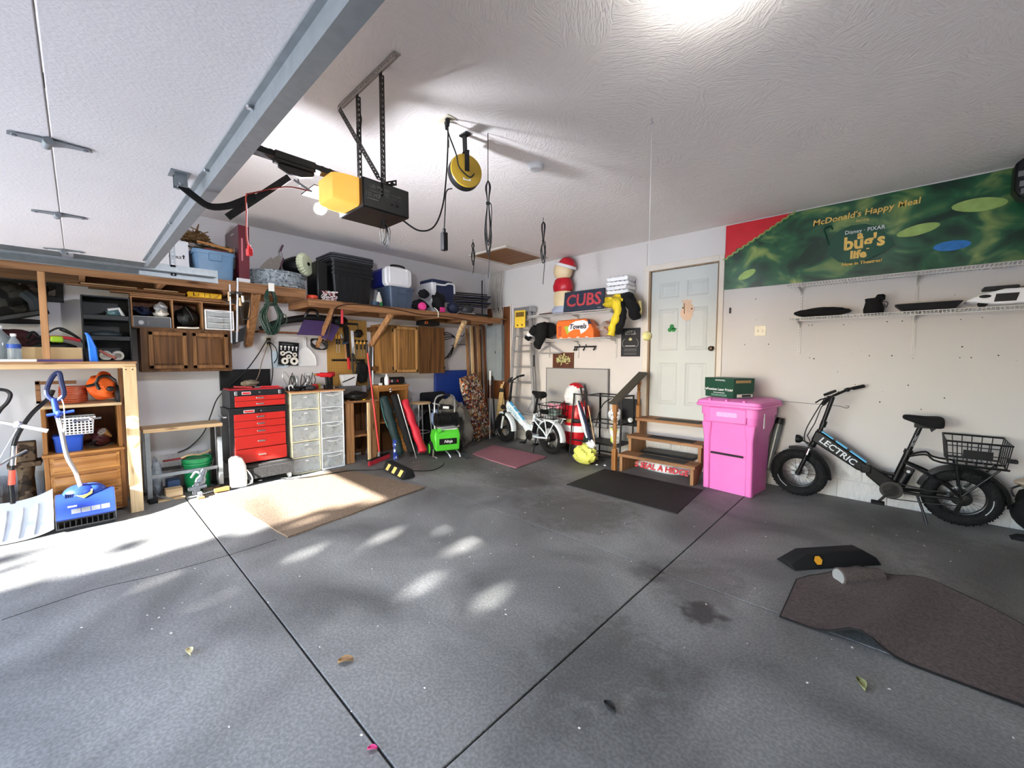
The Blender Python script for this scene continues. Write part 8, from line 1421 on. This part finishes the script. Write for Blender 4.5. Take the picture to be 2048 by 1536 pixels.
# ------------------------------------------------------------------ electric bikes
M('spoke', (120, 122, 124), .3, .9); M('tyre', (14, 14, 15), .85, var=.2, sc=40, bump=1, bsc=60, dist=.012)
def ebike(label, loc, rz, lean, fm, fend, decal, batt, letter, bar_steer, white):
    o = thing('electric_bike', label, 'bicycle', loc, rz=rz); o.rotation_euler = (lean, 0, rz)
    fx, rx, wz = -.6, .595, .258
    def wheel(x, steer=0):
        n = 36; q = part('tyre', G().tube([(x+.208*math.cos(t), 0, wz+.208*math.sin(t)) for t in [i*2*PI/n for i in range(n)]], .05, 12, True), MATS['tyre'], o)
        g = G()
        for k in range(72):
            t = 2*PI*k/72; c = V(x+.256*math.cos(t), 0, wz+.256*math.sin(t)); g.box(-.004, .003, -.03+.015*(k % 2), .015+.015*(k % 2), -.006, .006, Matrix.Translation(c) @ Matrix.Rotation(-t, 4, 'Y'))
        subpart('tread', g, MATS['tyre'], q); subpart('rim', G().tube([(x+.163*math.cos(t), 0, wz+.163*math.sin(t)) for t in [i*2*PI/n for i in range(n)]], .014, 8, True), MATS['blackp'], q)
        for s in (-1, 1): subpart('sidewall_print', G().tube([(x+.19*math.cos(t), s*.047, wz+.19*math.sin(t)) for t in [(3.4 if x < 0 else 5.6)+i*.06 for i in range(14)]], .0035, 4), MATS['ltgrey'], q)
        g = G()
        for k in range(28):
            t = 2*PI*k/28; s = 1 if k % 2 else -1; t2 = t+.35*(1 if k % 4 < 2 else -1); g.cyl((x+.03*math.cos(t2), s*.03, wz+.03*math.sin(t2)), (x+.152*math.cos(t), s*.006, wz+.152*math.sin(t)), .0015, n=4, cap=False)
        subpart('spokes', g, MATS['spoke'], q)
        h = part('hub', G().cyl((x, -.05, wz), (x, .05, wz), .028 if x < 0 else .07, n=20), MATS['blackp'], o); subpart('disc_rotor', G().lathe([(.055, 0), (.08, 0), (.08, .002), (.055, .002), (.055, 0)], MX((x, .045, wz), (1, 0, 0), (0, 0, -1), (0, 1, 0)), 26), MATS['steel'], h)
    wheel(fx); wheel(rx)
    # fork and head
    for s in (-1, 1): part('fork_leg', G().cyl((fx, s*.072, wz), (fx+.075, s*.072, .48), .02), fm if white else MATS['blackp'], o); part('fork_stanchion', G().cyl((fx+.07, s*.072, .46), (fx+.1, s*.06, .56), .015), MATS['chrome'] if not white else MATS['blackp'], o)
    part('fork_crown', G().bar((fx+.1, -.085, .565), (fx+.1, .085, .565), .04, .035), MATS['blackp'], o, bevel=.006)
    part('head_tube', G().cyl((fx+.11, 0, .56), (fx+.175, 0, .74), .03), fm, o); part('stem', G().cyl((fx+.175, 0, .74), (fx+.265, 0, 1.1), .02), MATS['blackp'], o); part('stem_clamp', G().cyl((fx+.19, 0, .78), (fx+.205, 0, .84), .028), MATS['blackp'], o)
    T = Matrix.Translation((fx+.265, 0, 1.1)) @ Matrix.Rotation(.22 if not white else .1, 4, 'X') @ Matrix.Rotation(bar_steer, 4, 'Z')
    part('handlebar', G().tube([T @ V(*p) for p in spl([(.1, -.31, .045), (.06, -.18, .05), (.0, -.05, .01), (0, .05, .01), (.06, .18, .05), (.1, .31, .045)], 4)], .013, 8), MATS['blackp'], o)
    for s in (-1, 1): part('grip', G().cyl(T @ V(.073, s*.2, .05), T @ V(.1, s*.32, .045), .018), MATS['rubber'], o); part('brake_lever', G().tube([T @ V(*p) for p in [(.05, s*.15, .045), (-.0, s*.19, .03), (-.0, s*.27, .02)]], .007, 6), MATS['blackp'], o); part('brake_clamp', G().ell(T @ V(.05, s*.15, .045), .022), MATS['blackp'], o)
    part('display', G().box(-.03, .035, -.07, .045, .035, .06, T @ Matrix.Rotation(-.5, 4, 'Y')), MATS['black'], o, bevel=.006)
    part('cable', G().tube([T @ V(.0, .1, .03), V(fx+.17, .06, .98), V(fx+.12, .05, .8), V(fx+.06, .04, .66), V(fx+.1, .02, .58)], .005, 6), MATS['blackcord'], o); part('cable', G().tube(spl([T @ V(.0, -.12, .03), V(fx+.14, -.07, .95), V(fx+.06, -.06, .75), V(fx+.05, -.05, .62), V(fx+.12, -.04, .55)], 4), .005, 6), MATS['blackcord'], o)
    part('headlamp', G().lathe([(.02, -.03), (.042, 0), (.045, .03), (.04, .036)], MX((fx-.0, 0, .625), (0, 1, 0), (0, 0, 1), (-1, 0, 0)), 18), MATS['black'], o); part('headlamp_lens', G().cyl((fx-.034, 0, .625), (fx-.039, 0, .625), .037), MATS['ltgrey'], o); part('lamp_bracket', G().bar((fx+.03, 0, .61), (fx+.1, 0, .58), .02, .012), MATS['blackp'], o)
    # frame
    P = [(fx+.14, .74), (fx+.2, .72), (-.045, .455), (-.035, .40), (-.07, .365), (-.12, .38), (fx+.1, .63)]
    part('main_tube', G().prism(P, .08, MX((0, -.04, 0), (1, 0, 0), (0, 0, 1), (0, 1, 0))), fm, o, bevel=.014)
    A, B2 = V(fx+.17, 0, .742), V(-.05, 0, .462); d = (B2-A).normalized()
    g = G(); g.bar(A+d*.02, B2, .05, .02); part('battery_cover', g, batt, o, bevel=.004)
    for k in range(2): part('cover_slash', G().bar(A.lerp(B2, .3+.3*k)+V(0, 0, .006), A.lerp(B2, .36+.3*k)+V(0, 0, .006), .052, .014), fm, o)
    for s in (-1,): text('lettering', letter, MX(A.lerp(B2, .5)+V(-.035, s*.0415, -.055), d, V(-d.z, 0, d.x) if d.x > 0 else V(d.z, 0, -d.x)), .085, decal, o, bold=.0015, sx=1.1)
    part('fold_hinge', G().box(-.09, -.01, -.045, .045, .36, .45), MATS['blackp'] if not white else fm, o, bevel=.01)
    part('lower_tube', G().prism([(-.05, .44), (.02, .42), (.2, .3), (.17, .2), (.08, .22), (-.05, .34)], .07, MX((0, -.035, 0), (1, 0, 0), (0, 0, 1), (0, 1, 0))), fm, o, bevel=.012); part('down_tube', G().tube(spl([(-.03, 0, .43), (.06, 0, .385), (.16, 0, .38), (.2, 0, .42)], 4), .016, 8), fm, o)
    part('seat_tube', G().cyl((.14, 0, .25), (.245, 0, .62), .026), fm, o); part('seat_clamp', G().cyl((.238, 0, .6), (.248, 0, .635), .033), MATS['blackp'], o); part('seat_post', G().cyl((.245, 0, .62), (.31, 0, .86), .019), MATS['blackp'], o)
    if not white: text('lettering', letter, MX((.279, -.0205, .73), V(.26, 0, .965), V(-.965, 0, .26)), .03, MATS['ltgrey'], o)
    R_ = []
    for t, w_, z0, z1 in ((0, .014, .0, .022), (.12, .034, -.012, .03), (.35, .06, -.04, .025), (.6, .1, -.07, .02), (.85, .12, -.075, .03), (.97, .1, -.07, .02), (1, .06, -.05, .0)):
        x = .185+.28*t; R_.append([(x, -w_, .925+z0), (x, w_, .925+z0), (x, w_*.8, .925+z1+.012), (x, 0, .925+z1+.02), (x, -w_*.8, .925+z1+.012)])
    part('saddle', G().loft(R_), MATS['blkcloth'], o, sub=1); part('saddle_rail', G().box(.27, .38, -.02, .02, .855, .895), MATS['blackp'], o); part('saddle_grip', G().prism([(.36, .885), (.44, .885), (.385, .82)], .01, MX((0, -.005, 0), (1, 0, 0), (0, 0, 1), (0, 1, 0))), MATS['blackp'], o)
    for s in (-1, 1): part('seat_stay', G().tube(spl([(.215, s*.02, .52), (.36, s*.07, .45), (.5, s*.075, .36), (rx, s*.075, wz)], 4), .012, 7), fm, o); part('chain_stay', G().tube([(.17, s*.03, .23), (.35, s*.07, .235), (rx, s*.075, wz)], .015, 7), fm, o); part('rack_strut', G().cyl((rx, s*.075, wz), (rx-.05 if s > 0 else rx-.05, s*.075, .56), .009), fm, o); part('rack_strut', G().cyl((rx, s*.08, wz+.03), (rx+.2, s*.09, .56), .008), fm, o); part('rack_rail', G().tube(spl([(.25, s*.03, .58), (.36, s*.06, .62), (.45, s*.08, .57), (.85, s*.08, .565)], 4), .009, 6), fm if white else MATS['blackp'], o)
    def fender(x, a0, a1, r=.285):
        n = 16; g = G(); R2 = []
        for i in range(n+1):
            t = a0+(a1-a0)*i/n; R2.append([(x+(r+dz)*math.cos(t), dy, wz+(r+dz)*math.sin(t)) for dy, dz in ((-.055, -.025), (-.04, 0), (0, .008), (.04, 0), (.055, -.025), (.04, -.005), (0, .003), (-.04, -.005))])
        g.loft(R2); part('fender', g, fend, o)
    fender(fx, -.1, 1.9); fender(rx, -.12, 2.9)
    part('fender_stay', G().cyl((fx, -.06, wz), (fx+.285*math.cos(.05), -.05, wz+.285*math.sin(.05)), .003, n=5), MATS['blackp'], o)
    # basket
    x0, x1, w_, z0, z1 = .47, .84, .17, .585, .79; g = G()
    part('basket_rim', G().tube(spl([(x0, -w_, z1), (x1, -w_, z1), (x1, w_, z1), (x0, w_, z1)], 1, True), .009, 6, True), MATS['blackp'], o); part('basket_base', G().tube([(x0+.02, -w_+.02, z0), (x1-.02, -w_+.02, z0), (x1-.02, w_-.02, z0), (x0+.02, w_-.02, z0)], .008, 6, True), MATS['blackp'], o)
    for k in range(7):
        x = x0+(x1-x0)*k/6; xb = x0+.02+(x1-x0-.04)*k/6
        for s in (-1, 1): g.cyl((x, s*w_, z1), (xb, s*(w_-.02), z0), .004, n=5)
        g.cyl((xb, -w_+.02, z0), (xb, w_-.02, z0), .0035, n=5)
    for k in range(1, 5):
        y = -w_+2*w_*k/5
        for x, xb in ((x0, x0+.02), (x1, x1-.02)): g.cyl((x, y, z1), (xb, y*.9, z0), .004, n=5)
    for zz in (z0+.1,):
        t = .5; q = [(x0+.01, -w_+.01, zz), (x1-.01, -w_+.01, zz), (x1-.01, w_-.01, zz), (x0+.01, w_-.01, zz)]; g.tube(q, .0045, 5, True)
    part('basket_wires', g, MATS['blackp'], o); part('basket_panel', G().box(x0+.1, x1-.1, -w_-.004, -w_+.004, z0+.07, z0+.14), MATS['blackp'], o); part('tail_lamp', G().box(x1+.0, x1+.06, -.025, .025, z0+.03, z0+.06), MATS['black'], o, bevel=.006)
    # drive, pedals, kickstand
    part('chainring', G().lathe([(.06, 0), (.085, 0), (.085, .004), (.06, .004), (.06, 0)], MX((.14, -.06, .235), (1, 0, 0), (0, 0, 1)), 28), MATS['dkmetal'], o); part('crank', G().bar((.14, -.075, .235), (.06, -.08, .115), .012, .022, (1, 0, 0)), MATS['blackp'], o); part('pedal', G().box(.0, .1, -.16, -.085, .1, .122), MATS['rubber'], o, bevel=.004); part('crank', G().bar((.14, .075, .235), (.22, .08, .345), .012, .022, (1, 0, 0)), MATS['blackp'], o); part('pedal', G().box(.17, .27, .085, .16, .335, .357), MATS['rubber'], o, bevel=.004)
    g = G(); g.tube([(.14, -.064, .318), (.4, -.066, .29), (rx, -.066, .305)], .005, 5); g.tube([(.14, -.064, .152), (.4, -.066, .17), (rx-.02, -.066, .19)], .005, 5); part('chain', g, MATS['dkmetal'], o); part('cassette', G().lathe([(.02, 0), (.05, .005), (.03, .02)], MX((rx, -.06, wz), (1, 0, 0), (0, 0, 1)), 20), MATS['dkmetal'], o); part('derailleur', G().bar((rx, -.07, wz-.02), (rx-.03, -.072, .12), .012, .03), MATS['blackp'], o)
    part('kickstand', G().tube([(.32, -.06, .22), (.36, -.14, .1), (.385, -.19, .012)], .011, 7), MATS['blackp'], o); part('controller_cap', G().cyl((.25, -.045, .44), (.25, -.06, .44), .03), MATS['blackp'], o); part('lock_disc', G().cyl((.25, -.06, .44), (.25, -.064, .44), .014), MATS['ltgrey'], o); part('bottle_motor', G().cyl((.26, 0, .46), (.2, 0, .28), .04), MATS['blackp'], o)
    return o
M('bikeblk', (10, 10, 11), .35, var=.1); M('bikewht', (224, 232, 236), .3, var=.02); M('bikeblue', (90, 180, 230), .4); M('decw', (200, 204, 208), .4); M('decb', (110, 180, 210), .4)
ebike('black electric folding bike with rear basket leaning along the back wall', (-.16, 5.36, 0), .02, .06, MATS['bikeblk'], MATS['bikeblk'], MATS['decw'], MATS['bikeblue'], 'LECTRIC', -.45, False)
wb_ = ebike('white electric step-through bike with rear basket on the pink rug side', (-4.46, 5.11, 0), -.15, .05, MATS['bikewht'], MATS['bikewht'], MATS['decb'], MATS['bikeblue'], 'LECTRIC', .5, True)
one('basket_parcel', G().box(-3.86, -3.66, 4.93, 5.08, .62, .70), M('parc', (120, 140, 134), .5), 'grey-green packet in the white bike basket', 'packet', bevel=.008)
for k in range(2): one('pink_glove', G().blob((-3.86+.13*k, 4.98, .76), (.06, .04, .035), 70+k, .2), M('gpink', (226, 150, 170), .6), ['pink and white glove in the basket, nearer the saddle', 'pink and white glove in the basket, nearer the bearded figure'][k], 'glove')

# ------------------------------------------------------------------ foreground carpet, wheel stop and litter
M('carpet', (84, 74, 71), .95, var=.5, sc=70, bump=.7, bsc=200, dist=.006)
def carp(u, v):
    x = -.42+1.75*u; y = 2.70+.72*v
    # rounded far-left corner
    if u < .12 and v > .75: y -= .09*(1-u/.12)**2*(v-.75)/.25*1.0; x += .05*(1-u/.12)*(v-.75)/.25
    # ridge running from the near edge up and to the right, second swell on the far side
    c = .34+.30*v+.03*math.sin(5*v); X = x+.42; d = (X-c)/(.10+.05*v); h = .085*math.exp(-d*d)*(1.0-.25*v)
    d2 = (X-.62-.25*v)/.2; h += .07*math.exp(-d2*d2)*(v**1.2)
    d3 = (X-.30)/.13; h += .085*math.exp(-d3*d3)*max(0, (v-.6)/.4)**1.5
    y += .25*math.exp(-((X-.55)/.3)**2)*v-.30*max(0, u-.45)*v
    return (x, y, .009+h)
g = G(); g.sheet(carp, 90, 40, .007); o = carpet = one('brown_carpet', g, MATS['carpet'], 'rumpled dark brown carpet piece in the foreground', 'carpet')
q = [carp(u/40, 0) for u in range(41)]; part('bound_edge', G().tube([V(*p)+V(0, 0, -.004) for p in q], .006, 5), MATS['black'], o); part('bound_edge', G().tube([V(*carp(0, v/16))+V(0, 0, -.004) for v in range(17)], .006, 5), MATS['black'], o); part('bound_edge', G().tube([V(*carp(u/40, 1))+V(0, 0, -.004) for u in range(41)], .006, 5), MATS['black'], o)
o = thing('parking_stop', 'black rubber parking stop with a yellow hexagon in the foreground', 'wheel stop', (-.25, 3.62, 0)); a, b = V(-.47, 3.36, 0), V(-.02, 3.9, 0); d = (b-a).normalized(); s = V(d.y, -d.x, 0); pr = [(-.09, 0), (.09, 0), (.045, .1), (-.045, .1)]
def ringp(t, k): c = a+d*t; return [tuple(c+s*p*(1 if k else .95)+V(0, 0, q*k)) for p, q in pr]
part('body', G().loft([ringp(0, .35), ringp(.12, 1), ringp(.58, 1), ringp(.7, .35)]), MATS['rubber'], o, bevel=.01); nn = (s*.10+V(0, 0, .045)).normalized(); uu = (V(0, 0, 1)-nn*nn.z).normalized(); 
def onstop(t, hgt): return MX(a+d*t+s*(.09-.045*hgt/.1)+V(0, 0, hgt)+nn*.001, d, uu, nn)
part('hexagon', G().prism([(.032*math.cos(k*PI/3), .032*math.sin(k*PI/3)) for k in range(6)], .004, onstop(.2, .055)), M('hexy', (226, 160, 40), .5), o); part('hexagon_ground', G().prism([(.045*math.cos(k*PI/3), .045*math.sin(k*PI/3)) for k in range(6)], .002, onstop(.2, .055)), MATS['black'], o)
part('rolled_end', G().cyl((-.21, 3.36, .06), (-.02, 3.56, .05), .055, n=24), MATS['carpet'], carpet); part('core_end', G().cyl((-.211, 3.359, .06), (-.214, 3.356, .06), .046, n=24), M('pipeg', (150, 150, 146), .5), carpet)
leafs = [(-2.52, .32, .03, 'paleleaf', (200, 190, 150), 'pale curled leaf standing on the open concrete'), (-1.89, .83, .035, 'brownleaf', (150, 118, 82), 'brown crumpled leaf near the floor joint'), (-.05, 2.37, .035, 'grnleaf', (130, 134, 90), 'olive leaf on the floor before the brown carpet'), (-.82, 1.48, .03, 'blkleaf', (34, 34, 32), 'black crumpled leaf on the concrete'), (-1.38, .70, .018, 'pinkbit', (214, 70, 130), 'pink petal beside the floor joint')]
for k, (x, y, r, nm, col, lb) in enumerate(leafs):
    def lf(u, v, x=x, y=y, r=r, k=k):
        w_ = math.sin(PI*u)**.7; return (x+r*(2*u-1)*math.cos(k)+r*.5*w_*(2*v-1)*-math.sin(k), y+r*(2*u-1)*math.sin(k)+r*.5*w_*(2*v-1)*math.cos(k), .004+r*.45*(2*v-1)**2+r*.25*math.sin(3*u))
    one('fallen_leaf', G().sheet(lf, 10, 6, .0012), M(nm, col, .8, var=.2, sc=60), lb, 'leaf')
g = G(); rr = random.Random(77)
for k in range(260):
    x = rr.uniform(-5, 1.2); y = rr.uniform(-.2, 5); s_ = rr.uniform(.002, .0055)
    if -5.3 < x < -3.5 and .9 < y < 2.7: continue
    g.box(-s_, s_, -s_*.6, s_*.6, 0, s_*.4, Matrix.Translation((x, y, .0)) @ Matrix.Rotation(rr.uniform(0, 3), 4, 'Z'))
one('floor_grit', g, MATS['paper'], 'pale grit and flakes scattered on the concrete floor', 'debris', kind='stuff', smooth=0)

# ------------------------------------------------------------------ last nudges so that neighbours touch without running into each other
for nm, d in {'team_sign': (0, .035, .014), 'holiday_yard_figure': (0, .11, 0), 'white_block_bag': (-.28, .13, 0), 'snow_thrower': (.035, 0, 0), 'shop_vac_filter': (0, .03, .06), 'push_broom': (.12, 0, 0), 'green_extension_cord': (.055, 0, 0),
        'golf_club': (-.1, -.05, 0), 'hook_rail': (0, -.017, 0), 'hunting_jacket': (0, 0, .06), 'crossbow_case': (.14, 0, -.02), 'red_pruner': (0, 0, .06), 'gear_bag.002': (0, 0, -.06), 'turned_stick': (0, 0, .02), 'blue_spray_can': (.12, .12, 0), 'black_cable': (.0, 0, .03), 'rag': (0, -.055, .012), 'rag.001': (0, -.01, .035), 'rag.002': (.02, 0, .008), 'rag.003': (0, 0, .018),
        'wet_dry_filter_box': (.05, .05, 0), 'feed_sack': (0, -.12, 0), 'breaker_box': (0, -.02, 0), 'framed_rock_picture': (0, 0, -.016), 'blue_foam_board': (-.02, -.12, 0), 'black_tray': (-.06, 0, 0), 'drawstring_pouch': (.13, 0, 0), 'trekking_pole': (.17, 0, 0), 'aluminium_pole': (.0, -.04, 0), 'fluted_black_pole': (0.02, -.02, 0),
        'wire_basket_net': (0, .035, 0), 'white_carton': (0, -.045, 0), 'pink_life_vest': (0, .02, .004), 'blue_cap_bin': (.07, -.01, 0), 'spray_bottle': (0, .03, 0), 'red_white_cord': (.03, .06, 0), 'yellow_plastic_bag': (0, -.14, 0), 'golf_iron': (0, -.08, 0), 'golf_iron.001': (0, -.075, 0), 'folded_umbrella': (-.05, -.08, 0), 'volleyball': (-.05, .08, 0), 'golf_ball_jar': (-.03, .06, 0),
        'hammer': (.045, 0, 0), 'screwdriver.002': (0, -.018, 0), 'pressure_washer': (.05, .1, 0), 'grey_cover': (-.02, .1, 0), 'denim_cloth': (.06, -.06, 0), 'parking_stop': (-.05, .07, 0), 'brown_strap': (0, 0, .008), 'bagged_blanket': (.05, 0, 0), 'paper_towel_pack': (.02, 0, 0), 'belt_sander': (.1, 0, 0), 'chrome_bar': (.06, .03, 0),
        'duffel_bag': (0, 0, -.0), 'twig_wreath_ball': (0, 0, .03), 'small_black_ramp': (.05, .0, .0), 'rubber_door_wedge': (0, -.03, 0), 'tan_backpack': (0, .02, 0), 'wall_outlet': (0, 0, 0), 'wooden_block': (0, -.01, 0), 'cord_hank': (.07, .03, 0), 'leaf_blower': (.03, 0, .03), 'folded_jacket': (.03, -.02, 0), 'caulk_gun': (.02, 0, 0), 'basket_parcel': (-.05, 0, 0), 'electric_bike': (.04, 0, 0)}.items():
    bpy.data.objects[nm].location += Vector(d)
